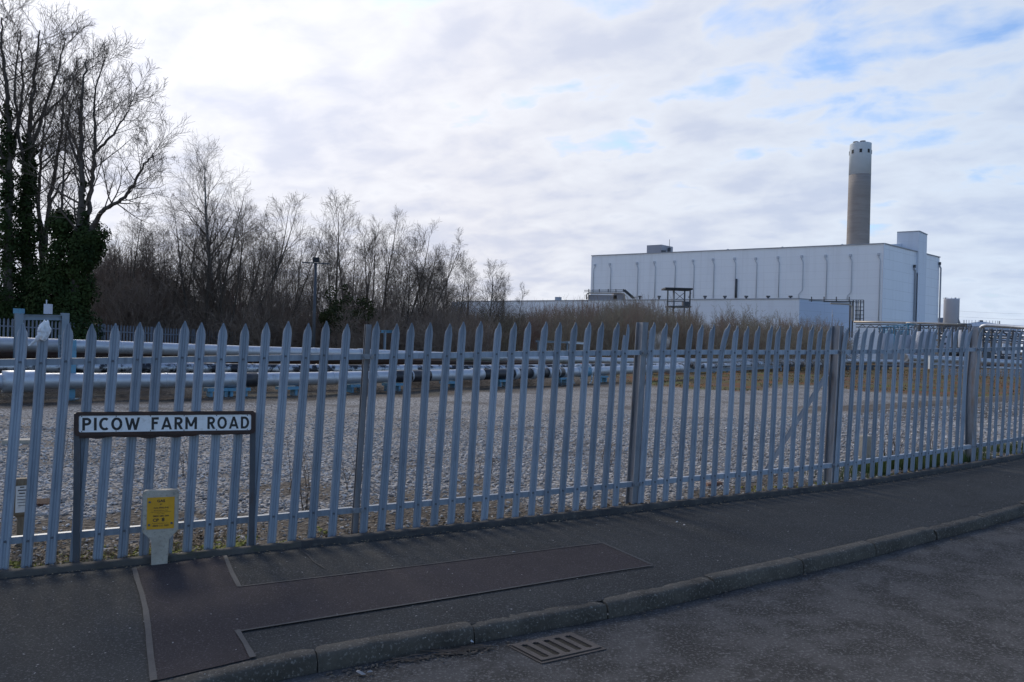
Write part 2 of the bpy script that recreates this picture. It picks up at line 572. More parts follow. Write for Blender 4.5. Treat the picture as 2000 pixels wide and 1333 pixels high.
def fence_at(u):
    i = min(len(FP) - 2, max(0, int(math.floor(u))))
    p = catmull(FP, i, u - i)
    q = catmull(FP, i, min(1.0, u - i + 0.02)) - catmull(FP, i, u - i - 0.02 if u - i > 0.02 else 0)
    T = Vector((q.x, q.y, 0)).normalized()
    return p, T, Vector((T.y, -T.x, 0))   # normal points to the street


SEG = FX[1:, :2] - FX[:-1, :2]
SL2 = (SEG ** 2).sum(1)


def fence_st(X, Y):
    """vectorised: base height of the nearest fence point and signed offset (+ street side)"""
    X = np.atleast_1d(np.asarray(X, float)); Y = np.atleast_1d(np.asarray(Y, float))
    zz = np.empty(X.shape); tt = np.empty(X.shape)
    for c0 in range(0, len(X), 4000):
        x = X[c0:c0 + 4000, None]; y = Y[c0:c0 + 4000, None]
        dx = x - FX[None, :-1, 0]; dy = y - FX[None, :-1, 1]
        w = np.clip((dx * SEG[None, :, 0] + dy * SEG[None, :, 1]) / SL2[None, :], 0, 1)
        ex = dx - w * SEG[None, :, 0]; ey = dy - w * SEG[None, :, 1]
        d2 = ex * ex + ey * ey
        k = d2.argmin(1)
        r = np.arange(len(k))
        cr = SEG[k, 1] * dx[r, k] - SEG[k, 0] * dy[r, k]
        tt[c0:c0 + 4000] = np.sqrt(d2[r, k]) * np.sign(cr)
        zz[c0:c0 + 4000] = FX[k, 2] + w[r, k] * (FX[k + 1, 2] - FX[k, 2])
    return zz, tt


def pave_z(x, y):
    z, t = fence_st(x, y)
    return float(z[0]) - 0.03 - 0.022 * max(0.0, float(t[0]))


# kerb line: the back top edge of the kerb, read off the photograph on the pavement surface
kpx = [(322, 1330), (609, 1264), (897, 1216), (1191, 1164), (1400, 1119), (1560, 1086), (1700, 1054), (1920, 1001), (2000, 978)]
KP = [on_surface(a, b, pave_z) for a, b in kpx]
d0 = (KP[1] - KP[0]); d1 = (KP[-1] - KP[-2]).normalized()
KP = [KP[0] - d0 * 8, KP[0] - d0 * 3.5, KP[0] - d0] + KP + [KP[-1] + d1 * 1.6 + Vector((-0.05, 0.06, 0)), KP[-1] + d1 * 4.2 + Vector((-0.3, 0.35, 0)), KP[-1] + d1 * 11 + Vector((-1.6, 1.9, 0)), KP[-1] + d1 * 30 + Vector((-7, 8, 0))]
KS = []
for i in range(len(KP) - 1):
    for k in range(10):
        KS.append(catmull(KP, i, k / 10))
KS.append(KP[-1])
# smooth the hand-read line
for _ in range(14):
    KS = [KS[0]] + [(KS[i - 1] + KS[i] * 2 + KS[i + 1]) / 4 for i in range(1, len(KS) - 1)] + [KS[-1]]
KL = [0.0]
for a, b in zip(KS[:-1], KS[1:]):
    KL.append(KL[-1] + (b - a).length)


def kerb_at(s):
    s = min(max(s, 0.0), KL[-1] - 1e-4)
    i = int(np.searchsorted(KL, s, side='right')) - 1
    i = min(i, len(KS) - 2)
    w = (s - KL[i]) / (KL[i + 1] - KL[i])
    p = KS[i].lerp(KS[i + 1], w)
    a = KS[max(0, i - 3)]; b = KS[min(len(KS) - 1, i + 4)]
    T = Vector((b.x - a.x, b.y - a.y, 0)).normalized()
    return p, T, Vector((T.y, -T.x, 0))


# pavement: a strip between the fence line and the kerb
def strip(name, cols, mat, kind='structure'):
    n = len(cols[0]); v = []; f = []
    for c in cols:
        v.extend([tuple(p) for p in c])
    for i in range(len(cols) - 1):
        for j in range(n - 1):
            f.append((i * n + j, (i + 1) * n + j, (i + 1) * n + j + 1, i * n + j + 1))
    return np_obj(name, v, f, mat, kind=kind, smooth_=True)


K2 = np.array([[p.x, p.y] for p in KS])
cols = []
ss = np.linspace(0, KL[-1], 620)
for s in ss:
    k, T, N = kerb_at(s)
    # the fence point straight across
    best = None
    d2 = (FX[:, 0] - k.x) ** 2 + (FX[:, 1] - k.y) ** 2
    i = int(d2.argmin())
    lo_, hi_ = max(0, i - 1), min(len(FX) - 1, i + 1)
    a = Vector(FX[lo_]); b = Vector(FX[hi_])
    w = max(0, min(1, (Vector((k.x - a.x, k.y - a.y, 0)).dot(Vector((b.x - a.x, b.y - a.y, 0)))) / max(1e-9, (b.x - a.x) ** 2 + (b.y - a.y) ** 2)))
    fpt = a.lerp(b, w)
    row = []
    for j in range(24):
        q = j / 22 if j < 23 else 1.022
        x = fpt.x + (k.x - fpt.x) * q; y = fpt.y + (k.y - fpt.y) * q
        tt = math.hypot(x - fpt.x, y - fpt.y)
        z = fpt.z - 0.03 - 0.022 * tt
        z += 0.004 * mnoise.noise(Vector((x * 0.9, y * 0.9, 0))) - (0.004 if j == 23 else 0)
        row.append((x, y, z))
    cols.append(row)
strip('pavement', cols, m_asph)
KZ = lambda x, y: pave_z(x, y)


def drape(x, y, dz):
    z = pave_z(x, y) + 0.004 * mnoise.noise(Vector((x * 0.9, y * 0.9, 0)))
    return (x, y, z + dz)


# kerb: stones about 0.9 m long, each its own piece
kroot = bpy.data.objects.new('kerb', None); COL.objects.link(kroot); kroot['kind'] = 'structure'
j0 = on_surface(614, 1263, pave_z)
sj = KL[int(np.argmin([(p - j0).length for p in KS]))]
prof = [(-0.005, -0.16), (-0.005, -0.001), (0.004, 0.004), (0.04, 0.005), (0.078, 0.003), (0.094, -0.002), (0.104, -0.011), (0.110, -0.026), (0.114, -0.06), (0.115, -0.11), (0.115, -0.2)]
rk = random.Random(5)
s = sj - 0.915 * int(sj / 0.915)
while s < KL[-1] - 1.0 and s < sj + 34:
    s1 = s + 0.915
    mbk = MB(); rows = []
    jz = rk.uniform(-0.009, 0.005); jn = rk.uniform(-0.007, 0.007)
    for q in range(31):
        e_ = min(q, 30 - q) / 30.0
        p, T, N = kerb_at(s + 0.004 + 0.907 * q / 30)
        row_ = []
        for a, b in prof:
            chip = max(0.0, mnoise.noise(Vector((s * 2.1 + q * 0.42, a * 22, 8.0))) - 0.15) * 0.020 * (1 if 0.06 < a < 0.113 else 0.2)
            rnd = 0.006 * math.exp(-e_ * 45) * (1 if b > -0.05 else 0.3)
            w_ = 0.004 * mnoise.noise(Vector((s * 3 + q * 0.3, a * 20, 5))) + 0.0025 * mnoise.noise(Vector((s * 9 + q * 1.3, a * 60, 5)))
            row_.append(p + N * (a + jn - chip - rnd * 0.6 + w_) + Vector((0, 0, b + jz - chip * 0.8 - rnd + w_)))
        rows.append(row_)
    n = len(prof)
    mbk.add([p for r in rows for p in r], [(i * n + j, (i + 1) * n + j, (i + 1) * n + j + 1, i * n + j + 1) for i in range(30) for j in range(n - 1)], True)
    mbk.add(rows[0], [tuple(range(n))]); mbk.add(rows[-1], [tuple(reversed(range(n)))])
    obj('kerbstone', mbk, m_kerb, kroot)
    s = s1

# road: from the kerb face out past the camera
cols = []
for s in ss:
    p, T, N = kerb_at(s)
    row = []
    for j in range(30):
        q = (j / 29) ** 1.6 * 10.0
        x = p.x + N.x * (0.10 + q); y = p.y + N.y * (0.10 + q)
        z = p.z - 0.092 + 0.012 * min(q, 5) + 0.010 * mnoise.noise(Vector((x * 0.6, y * 0.6, 3))) + 0.005 * mnoise.noise(Vector((x * 3, y * 3, 3)))
        if j == 0:
            z -= 0.01
        row.append((x, y, z))
    cols.append(row)
strip('road', cols, m_road)


def road_z(x, y):
    d = np.hypot(K2[:, 0] - x, K2[:, 1] - y)
    i = int(d.argmin())
    q = max(0.0, float(d[i]) - 0.1)
    return KS[i].z - 0.092 + 0.012 * min(q, 5) + 0.010 * mnoise.noise(Vector((x * 0.6, y * 0.6, 3))) + 0.005 * mnoise.noise(Vector((x * 3, y * 3, 3)))


# repaired strips in the pavement
def quad_patch(mb, c, nu, nv, dz, f=pave_z):
    w = [on_surface(a, b, f) for a, b in c]
    vs = []
    for i in range(nu + 1):
        for j in range(nv + 1):
            u = i / nu; v = j / nv
            p = (w[0] * (1 - u) + w[1] * u) * (1 - v) + (w[3] * (1 - u) + w[2] * u) * v
            vs.append(drape(p.x, p.y, dz))
    mb.add(vs, [(i * (nv + 1) + j, i * (nv + 1) + j + 1, (i + 1) * (nv + 1) + j + 1, (i + 1) * (nv + 1) + j) for i in range(nu) for j in range(nv)], True)


mbp = MB()
quad_patch(mbp, [(264, 1112), (440, 1086), (467, 1148), (281, 1175)], 14, 10, 0.006)
quad_patch(mbp, [(281, 1175), (467, 1148), (469, 1235), (293, 1262)], 14, 10, 0.006)
quad_patch(mbp, [(293, 1262), (469, 1235), (493, 1288), (302, 1333)], 14, 10, 0.006)
quad_patch(mbp, [(467, 1148), (1175, 1063), (1272, 1106), (469, 1235)], 60, 10, 0.006)
o = obj('repaired_pavement_strip', mbp, m_patch, kind='structure')


def seal(mb, pts, width, dz=0.010):
    w = []
    for (a, b), (c, d) in zip(pts[:-1], pts[1:]):
        for k in range(16):
            w.append(on_surface(a + (c - a) * k / 16, b + (d - b) * k / 16, pave_z))
    w.append(on_surface(*pts[-1], pave_z))
    vs = []
    for i, p in enumerate(w):
        d = w[min(i + 1, len(w) - 1)] - w[max(0, i - 1)]
        n = Vector((d.y, -d.x, 0)).normalized()
        ww = width * (0.85 + 0.3 * mnoise.noise(p * 3.0))
        vs.append(drape(p.x - n.x * ww / 2, p.y - n.y * ww / 2, dz)); vs.append(drape(p.x + n.x * ww / 2, p.y + n.y * ww / 2, dz))
    mb.add(vs, [(2 * i, 2 * i + 1, 2 * i + 3, 2 * i + 2) for i in range(len(w) - 1)], True)


mbs = MB()
seal(mbs, [(262, 1112), (268, 1135), (277, 1163), (284, 1192), (289, 1228), (293, 1275), (300, 1333)], 0.036)
seal(mbs, [(439, 1087), (452, 1120), (467, 1149)], 0.036)
seal(mbs, [(467, 1149), (700, 1121), (1000, 1085), (1176, 1063)], 0.017)
seal(mbs, [(1176, 1063), (1274, 1106)], 0.015, 0.012)
seal(mbs, [(1274, 1107), (1000, 1150), (720, 1195), (466, 1236)], 0.02)
seal(mbs, [(463, 1234), (480, 1262), (494, 1288)], 0.034, 0.012)
obj('bitumen_joint', mbs, m_seal, kind='structure')
mbs = MB()
seal(mbs, [(580, 1070), (603, 1088), (612, 1099), (634, 1112)], 0.008, 0.008)
obj('pavement_crack', mbs, m_dark, kind='structure')

# edging along the foot of the fence: low on the left, a raised dirty upstand on the right
def edging(name, u0, u1, t0, t1, top, mat, seed):
    mb = MB(); rows = []
    n = int((u1 - u0) * 36)
    for i in range(n + 1):
        p, T, N = fence_at(u0 + (u1 - u0) * i / n)
        r = []
        for (t, z) in ((t0, -0.15), (t0, top), (t0 + 0.01, top + 0.008), (t1 - 0.015, top + 0.006), (t1, top - 0.006), (t1 + 0.012, -0.12)):
            wob = 0.008 * mnoise.noise(Vector((p.x * 5, p.y * 5, t * 30 + seed))) + 0.006 * mnoise.noise(Vector((p.x * 17, p.y * 17, t * 30 + seed)))
            r.append(p + N * (t + wob) + Vector((0, 0, z + wob)))
        rows.append(r)
    k = len(rows[0])
    mb.add([p for r in rows for p in r], [(i * k + j, (i + 1) * k + j, (i + 1) * k + j + 1, i * k + j + 1) for i in range(n) for j in range(k - 1)], True)
    mb.add(rows[0], [tuple(range(k))]); mb.add(rows[-1], [tuple(reversed(range(k)))])
    return obj(name, mb, mat, kind='structure')


UST = P0 + 0.83
edging('edging', 0.6, UST, 0.085, 0.155, 0.000, m_edge, 1)
m_edge2 = mk('dirty_upstand', (0.028, 0.028, 0.029), 0.92, 0, (0.062, 0.058, 0.052), 5, 8, 0.8, 50, col3=(0.11, 0.10, 0.085), scale3=22, amt3=0.6)
edging('edging', UST, len(FP) - 2.5, 0.088, 0.155, 0.006, m_edge2, 7)

# gravel yard and the land behind: one sheet to the horizon
def axis(lo, hi, fine0, fine1, step, grow):
    a = [fine0]
    while a[-1] < fine1:
        a.append(a[-1] + step)
    st = step
    while a[-1] < hi:
        st *= grow
        a.append(a[-1] + st)
    st = step
    b = [fine0]
    while b[-1] > lo:
        st *= grow
        b.append(b[-1] - st)
    return np.array(sorted(set(b + a)))


GXa = axis(-3000, 3000, -9, 13, 0.14, 1.09)
GYa = axis(-400, 4000, 3.5, 17, 0.14, 1.06)
gx, gy = np.meshgrid(GXa, GYa, indexing='ij')
gx = gx.ravel(); gy = gy.ravel()


def sst(a, b, x):
    t = np.clip((x - a) / (b - a), 0, 1)
    return t * t * (3 - 2 * t)


def vnoise(x, y, sc, seed, octv=3):
    r = np.zeros(len(x))
    for i in range(len(x)):
        r[i] = mnoise.fractal(Vector((x[i] * sc, y[i] * sc, seed)), 1.0, 2.0, octv)
    return r


def ground_np(x, y, nz=True):
    zf, t = fence_st(x, y)
    b = -t
    far = np.hypot(x, y)
    plain = np.zeros(len(x)) - 1.2 * sst(70, 200, far) - 3.0 * sst(250, 900, far)
    k = sst(0.3, 8.0, b)
    z = (zf - 0.03) * (1 - k) + plain * k
    # low heap of rubble on the right
    z = z + 0.30 * np.exp(-(((x - 12.5) / 5.0) ** 2 + ((y - 20.5) / 2.4) ** 2) * 1.2)
    if nz:
        near = (far < 60)
        n1 = np.zeros(len(x))
        idx = np.where(near)[0]
        if len(idx):
            n1[idx] = vnoise(x[idx], y[idx], 0.35, 1.0, 3) * 0.05 + vnoise(x[idx], y[idx], 2.2, 4.0, 3) * 0.018
        z = z + n1 * sst(0.0, 1.0, b)
    z = np.where(t > 0.10, z - 0.35 * sst(0.10, 0.22, t), z)
    return z


def ground_z(x, y):
    return float(ground_np(np.array([x], float), np.array([y], float))[0])


gz = ground_np(gx, gy)
# where the gravel ends (world points read off the photograph) and rough grass begins
GB = [(-80, 17.0), (-20, 16.2), (-10.5, 17.8), (-6.9, 20.4), (-3.0, 23.5), (2.0, 30.0), (5.4, 33.3), (7.0, 31.0), (9.0, 30.5), (10.8, 33), (13.2, 38), (14.6, 38.0), (15.0, 33.5), (16.5, 31.5), (18.5, 29.5), (24, 29), (40, 29), (400, 60)]
gbx = [a for a, _ in GB]; gby = [b for _, b in GB]
zf_, t_ = fence_st(gx, gy)
nearm = np.where((np.hypot(gx, gy) < 120))[0]
wob = np.zeros(len(gx)); wob[nearm] = vnoise(gx[nearm], gy[nearm], 0.5, 9.0, 4)
bd = np.interp(gx, gbx, gby)
veg = sst(-0.35, 0.5, (gy - bd) + wob * 0.9)
dirt = np.zeros(len(gx))
b_ = -t_
lit = np.zeros(len(gx)); lit[nearm] = vnoise(gx[nearm], gy[nearm], 1.1, 21.0, 4)
dirt = np.maximum(dirt, sst(0.0, 0.5, lit * 1.6 + 1.15 - b_ * (0.55 + 0.25 * np.clip(gx + 1.0, 0, 5)) - 0.16 * np.clip(gx + 1.0, 0, 5)) * (b_ > -0.3))
dirt = np.maximum(dirt, 0.92 * sst(0.25, 0.6, sst(6.8, 9.5, gx + 0.8 * wob) * np.exp(-((gy - 20.0) / 4.0) ** 4) + 0.22 * wob))
lit2 = np.zeros(len(gx)); lit2[nearm] = vnoise(gx[nearm], gy[nearm] * 2.2, 0.45, 33.0, 4)
dirt = np.maximum(dirt, 0.62 * sst(0.12, 0.5, lit2) * (b_ > 0.5))
dirt = np.maximum(dirt, 0.9 * sst(-1.4, -0.2, gy - bd + 0.8 * wob) * (1 - sst(9, 13, gy - bd)) * (1 - sst(4, 7, gx)))
nx_, ny_ = len(GXa), len(GYa)
ii, jj = np.meshgrid(np.arange(nx_ - 1), np.arange(ny_ - 1), indexing='ij')
ii = ii.ravel(); jj = jj.ravel()
gf = np.stack([ii * ny_ + jj, (ii + 1) * ny_ + jj, (ii + 1) * ny_ + jj + 1, ii * ny_ + jj + 1], 1)


def mk_ground():
    m, t, b = mat_new('gravel_and_grass')
    L = t.links
    b.inputs['Roughness'].default_value = 0.93
    b.inputs['Specular IOR Level'].default_value = 0.25
    tcn = t.nodes.new('ShaderNodeTexCoord')

    def nz(sc, det=5, rough=0.6):
        n = t.nodes.new('ShaderNodeTexNoise')
        n.inputs['Scale'].default_value = sc; n.inputs['Detail'].default_value = det; n.inputs['Roughness'].default_value = rough
        L.new(tcn.outputs['Object'], n.inputs['Vector'])
        return n

    def mr(f, a, c, o0=0.0, o1=1.0):
        n = t.nodes.new('ShaderNodeMapRange')
        n.inputs[1].default_value = a; n.inputs[2].default_value = c; n.inputs[3].default_value = o0; n.inputs[4].default_value = o1
        L.new(f, n.inputs[0])
        return n.outputs[0]

    def mix(f, a, c):
        n = t.nodes.new('ShaderNodeMix'); n.data_type = 'RGBA'
        if f is not None:
            L.new(f, n.inputs[0])
        for k, v in ((6, a), (7, c)):
            if isinstance(v, tuple):
                n.inputs[k].default_value = (*v, 1)
            else:
                L.new(v, n.inputs[k])
        return n.outputs[2]
    # stones
    vo = t.nodes.new('ShaderNodeTexVoronoi')
    vo.inputs['Scale'].default_value = 24.0
    L.new(tcn.outputs['Object'], vo.inputs['Vector'])
    sepc = t.nodes.new('ShaderNodeSeparateColor')
    L.new(vo.outputs['Color'], sepc.inputs[0])
    stone = mix(sepc.outputs[0], (0.205, 0.195, 0.185), (0.48, 0.46, 0.435))
    stone = mix(mr(vo.outputs['Distance'], 0.45, 0.75), stone, (0.055, 0.052, 0.05))
    n_p = nz(0.7, 6)
    stone = mix(mr(n_p.outputs['Fac'], 0.45, 0.7, 0, 0.5), stone, (0.17, 0.16, 0.155))
    n_l = nz(5, 6, 0.7)
    dirtc = mix(mr(n_l.outputs['Fac'], 0.35, 0.65), (0.036, 0.029, 0.023), (0.105, 0.085, 0.066))
    dirtc = mix(mr(nz(26, 3).outputs['Fac'], 0.55, 0.66, 0, 0.7), dirtc, (0.25, 0.23, 0.205))
    vegc = mix(mr(nz(0.22, 6, 0.65).outputs['Fac'], 0.42, 0.58), (0.115, 0.122, 0.022), (0.125, 0.075, 0.036))
    vegc = mix(mr(nz(0.36, 6).outputs['Fac'], 0.49, 0.57, 0, 0.95), vegc, (0.20, 0.068, 0.018))
    vegc = mix(mr(nz(0.9, 5).outputs['Fac'], 0.54, 0.64, 0, 0.8), vegc, (0.14, 0.125, 0.085))
    vegc = mix(mr(nz(3.0, 6, 0.7).outputs['Fac'], 0.45, 0.62, 0, 0.75), vegc, (0.045, 0.038, 0.022))
    a1 = t.nodes.new('ShaderNodeAttribute'); a1.attribute_name = 'veg'
    a2 = t.nodes.new('ShaderNodeAttribute'); a2.attribute_name = 'dirt'
    c = mix(a1.outputs['Fac'], stone, vegc)
    c = mix(a2.outputs['Fac'], c, dirtc)
    L.new(c, b.inputs['Base Color'])
    bn = t.nodes.new('ShaderNodeBump')
    bn.inputs['Strength'].default_value = 0.9; bn.inputs['Distance'].default_value = 0.03
    hb = t.nodes.new('ShaderNodeMath'); hb.operation = 'SUBTRACT'
    L.new(n_l.outputs['Fac'], hb.inputs[0]); L.new(vo.outputs['Distance'], hb.inputs[1])
    L.new(hb.outputs[0], bn.inputs['Height']); L.new(bn.outputs[0], b.inputs['Normal'])
    return m


m_ground = mk_ground()
gr = np_obj('ground', np.stack([gx, gy, gz], 1), gf, m_ground, kind='structure', smooth_=True)
for nm, arr in (('veg', veg), ('dirt', dirt)):
    at = gr.data.attributes.new(nm, 'FLOAT', 'POINT')
    at.data.foreach_set('value', arr.astype(np.float32))

# loose stones lying in the yard
ICO_V = []
ph = (1 + 5 ** 0.5) / 2
for a, b in ((-1, ph), (1, ph), (-1, -ph), (1, -ph)):
    ICO_V.append((a, b, 0))
for a, b in ((-1, ph), (1, ph), (-1, -ph), (1, -ph)):
    ICO_V.append((0, a, b))
for a, b in ((ph, -1), (ph, 1), (-ph, -1), (-ph, 1)):
    ICO_V.append((a, 0, b))
ICO_V = np.array(ICO_V) / math.sqrt(1 + ph * ph)
ICO_F = np.array([(0, 11, 5), (0, 5, 1), (0, 1, 7), (0, 7, 10), (0, 10, 11), (1, 5, 9), (5, 11, 4), (11, 10, 2), (10, 7, 6), (7, 1, 8), (3, 9, 4), (3, 4, 2), (3, 2, 6), (3, 6, 8), (3, 8, 9), (4, 9, 5), (2, 4, 11), (6, 2, 10), (8, 6, 7), (9, 8, 1)])


def stones(name, x, y, size, seed, mat):
    rg = np.random.default_rng(seed)
    n = len(x)
    z = ground_np(x, y)
    jit = 1 + rg.uniform(-0.32, 0.32, (n, 12, 1))
    sc = size[:, None, None] * np.stack([rg.uniform(0.8, 1.25, n), rg.uniform(0.6, 1.0, n), rg.uniform(0.4, 0.7, n)], 1)[:, None, :]
    v = ICO_V[None] * jit * sc
    a = rg.uniform(0, 6.28, n); c = np.cos(a)[:, None]; s_ = np.sin(a)[:, None]
    tl = rg.uniform(-0.5, 0.5, n)[:, None]
    xx = v[:, :, 0] * c - v[:, :, 1] * s_; yy = v[:, :, 0] * s_ + v[:, :, 1] * c
    zz = v[:, :, 2] + xx * tl
    co = np.stack([xx + x[:, None], yy + y[:, None], zz + (z + size * 0.16)[:, None]], 2).reshape(-1, 3)
    fc = (ICO_F[None] + (np.arange(n) * 12)[:, None, None]).reshape(-1, 3)
    o = np_obj(name, co, fc, mat, kind='stuff')
    at = o.data.attributes.new('tone', 'FLOAT', 'POINT')
    at.data.foreach_set('value', np.repeat(rg.uniform(0, 1, n), 12).astype(np.float32))
    return o


def mk_stone():
    m, t, b = mat_new('gravel_stone')
    b.inputs['Roughness'].default_value = 0.9
    at = t.nodes.new('ShaderNodeAttribute'); at.attribute_name = 'tone'
    cr = t.nodes.new('ShaderNodeValToRGB')
    e = cr.color_ramp.elements
    e[0].color = (0.215, 0.20, 0.185, 1); e[1].color = (0.67, 0.65, 0.62, 1)
    x = e.new(0.3); x.color = (0.385, 0.365, 0.345, 1)
    x = e.new(0.75); x.color = (0.505, 0.485, 0.46, 1)
    t.links.new(at.outputs['Fac'], cr.inputs[0])
    n = t.nodes.new('ShaderNodeTexNoise'); n.inputs['Scale'].default_value = 30
    mxn = t.nodes.new('ShaderNodeMix'); mxn.data_type = 'RGBA'; mxn.blend_type = 'MULTIPLY'; mxn.inputs[0].default_value = 0.5
    t.links.new(cr.outputs[0], mxn.inputs[6]); t.links.new(n.outputs['Fac'], mxn.inputs[7])
    t.links.new(mxn.outputs[2], b.inputs['Base Color'])
    return m


m_stone = mk_stone()
rg = np.random.default_rng(3)
sx = rg.uniform(-11, 17, 260000); sy = 5 + 14.0 * rg.uniform(0, 1, 260000) ** 1.25
zf_, t_ = fence_st(sx, sy)
ok = (t_ < 0.07) & (t_ > -12.0) & (np.abs(sx) < sy * 0.72 + 0.6) & (sy < np.interp(sx, gbx, gby) - 0.3)
# fewer stones where litter covers them
dl = np.array([mnoise.fractal(Vector((a * 1.1, b * 1.1, 21.0)), 1.0, 2.0, 4) for a, b in zip(sx[ok], sy[ok])])
keep = rg.uniform(0, 1, ok.sum()) > 0.80 * np.clip(dl * 1.6 + 1.15 + t_[ok] * (0.55 + 0.25 * np.clip(sx[ok] + 1, 0, 5)) - 0.16 * np.clip(sx[ok] + 1, 0, 5), 0, 0.6) / 0.6
keep &= rg.uniform(0, 1, ok.sum()) < np.clip(1.0 - (-t_[ok] - 3.0) / 9.0, 0.0, 1.0)
sx = sx[ok][keep][:60000]; sy = sy[ok][keep][:60000]
stones('gravel', sx, sy, 0.012 + 0.020 * np.random.default_rng(8).uniform(0, 1, len(sx)) ** 2.6, 4, m_stone)
gso = bpy.data.objects['gravel']
tag(gso, 'loose pale grey gravel covering the yard behind the steel fence', 'gravel', kind='stuff')

# ------------------------------------------------------------------ the steel palisade fence along the pavement
FH = 1.745
LEAN = 0.040                               # the pales lean along the fence


def pale_mb(bend, side=0.0, kink=0.0, notch=False):
    """corrugated pale with a pointed top, street side is -y; bend throws the tip outward"""
    prof = [(-0.0345, 0.002), (-0.026, -0.011), (-0.013, -0.012), (-0.005, -0.003), (0.005, -0.003), (0.013, -0.012), (0.026, -0.011), (0.0345, 0.002)]
    zs = [-0.07, 0.15, 0.5, 0.9, 1.2, 1.4, 1.5, 1.58, 1.64, 1.0]
    mb = MB(); rows = []
    for r, z in enumerate(zs):
        row = []
        for x, y in prof:
            zz = z if r < len(zs) - 1 else FH - 0.072 * (abs(x) / 0.0345) ** 1.15
            if notch and r == len(zs) - 1 and x < -0.01:
                zz = FH - 0.13 - 0.02 * x / 0.0345
            if r < len(zs) - 1:
                zz = min(zz, (FH - 0.13 - 0.04 if notch and x < -0.01 else FH - 0.08))
            k = max(0.0, (zz - 1.38) / (FH - 1.38))
            sk = max(0.0, (zz - 1.25) / (FH - 1.25))
            yy = y - bend * k * k
            xs = x * (1.0 - 0.25 * k * k * (1 if r == len(zs) - 1 else 0)) + LEAN * zz + side * zz + kink * sk ** 1.4
            row.append((xs, yy, zz))
        rows.append(row)
    n = len(prof); th = 0.0032
    front = [p for r in rows for p in r]
    backv = [(p[0], p[1] + th, p[2]) for p in front]
    m = len(front)
    fs = []
    for i in range(len(rows) - 1):
        for j in range(n - 1):
            a, b, c, d = i * n + j, i * n + j + 1, (i + 1) * n + j + 1, (i + 1) * n + j
            fs.append((a, b, c, d)); fs.append((m + d, m + c, m + b, m + a))
        for j in (0, n - 1):
            a, d = i * n + j, (i + 1) * n + j
            fs.append((a, d, m + d, m + a) if j == 0 else (d, a, m + a, m + d))
    for j in range(n - 1):
        a, b = (len(rows) - 1) * n + j, (len(rows) - 1) * n + j + 1
        fs.append((a, b, m + b, m + a))
    mb.add(front + backv, fs)
    return mb


ZT, ZB = FH - 0.292, 0.185
fc = fence_at(P0 + 2)[0]
fence = thing('palisade_fence', 'galvanised steel palisade fence of pointed pales running along the back of the pavement', 'fence', fc)


def mesh_only(name, mb, mat):
    o = obj(name, mb, mat)
    me = o.data
    bpy.data.objects.remove(o)
    return me


pm = [mesh_only('pale', pale_mb(0.012), m_galv), mesh_only('pale', pale_mb(0.022), m_galv), mesh_only('pale', pale_mb(0.036), m_galv),
      mesh_only('pale', pale_mb(0.03, kink=0.075), m_galv), mesh_only('pale', pale_mb(0.03, notch=True), m_galv), mesh_only('pale', pale_mb(0.045, kink=0.035), m_galv)]
bmb = MB()
bmb.tube([(0, -0.0035, 0), (0, -0.0125, 0)], [0.0095, 0.008], 8)
bolt_me = mesh_only('bolt', bmb, m_bolt)
rp = random.Random(11)
first_u, last_u = P0 - 0.50, P0 + 5.0
npale = 0
bag_pos = None
# where the pales stand, read off the photograph along the top of the fence
TOPS = {0: [-8, 39, 86, 133, 179, 224.5, 272, 314, 358, 396, 439, 483, 521.6, 562, 601, 638, 677],
        1: [739, 774, 807, 843, 876, 908.6, 941, 972.8, 1003.5, 1032.7, 1064.5, 1093.7, 1121.6, 1149.8, 1177.3, 1204.8, 1227.4],
        2: [1276, 1301, 1324, 1349, 1373, 1395, 1417, 1440.8, 1463.8, 1484, 1504.8, 1526, 1545.5, 1565.5, 1586, 1604, 1621],
        3: [1653, 1672.5, 1689, 1705, 1722, 1737.7, 1753.6, 1770, 1786.6, 1800, 1814.6, 1828.7, 1842, 1857, 1870.7, 1883.6, 1893],
        4: [1917, 1931, 1946, 1958, 1971, 1983, 1995]}


def top_px(u):
    p, T, N = fence_at(u)
    q = p + T * (LEAN * FH) + N * 0.03 + Vector((0, 0, FH)) - EYE
    return 1000 + FPX * q.dot(CR) / q.y


UG = [P0 - 1.2 + 7.0 * k / 2800 for k in range(2801)]
UX = [top_px(u) for u in UG]
for bay in range(-1, 5):
    for j in range(17):
        u = P0 + bay + (j + 0.5) / 17
        if bay in TOPS and j < len(TOPS[bay]):
            u = float(np.interp(TOPS[bay][j], UX, UG))
        if bay == 4 and j >= 7:
            u = float(np.interp(1995, UX, UG)) + (j - 6) * 0.0585
        if bay == -1:
            u = float(np.interp(-8, UX, UG)) - (17 - j) * 0.0585
        if u < first_u or u > last_u:
            continue
        p, T, N = fence_at(u)
        me = pm[0] if bay < 1 else pm[1] if bay < 3 else pm[2]
        if bay == 2 and j == 6:
            me = pm[3]
        if bay == 1 and j == 16:
            me = pm[4]
        if bay == 3 and j in (12, 16):
            me = pm[5]
        o = bpy.data.objects.new('pale', me)
        COL.objects.link(o)
        o.parent = fence
        o.location = p - fc + N * 0.004 + Vector((0, 0, rp.uniform(-0.012, 0.012))) + T * rp.uniform(-0.005, 0.005)
        o.rotation_euler = (rp.uniform(-0.006, 0.006), rp.uniform(-0.008, 0.008), math.atan2(T.y, T.x) + rp.uniform(-0.05, 0.05))
        for zb in (ZT + 0.005, ZB + 0.002):
            b = bpy.data.objects.new('bolt', bolt_me)
            COL.objects.link(b)
            b.parent = o
            b.location = (LEAN * zb, 0.0, zb)
        if bay == 0 and j == 2:
            bag_pos = (p + N * 0.004, T, N)
        npale += 1
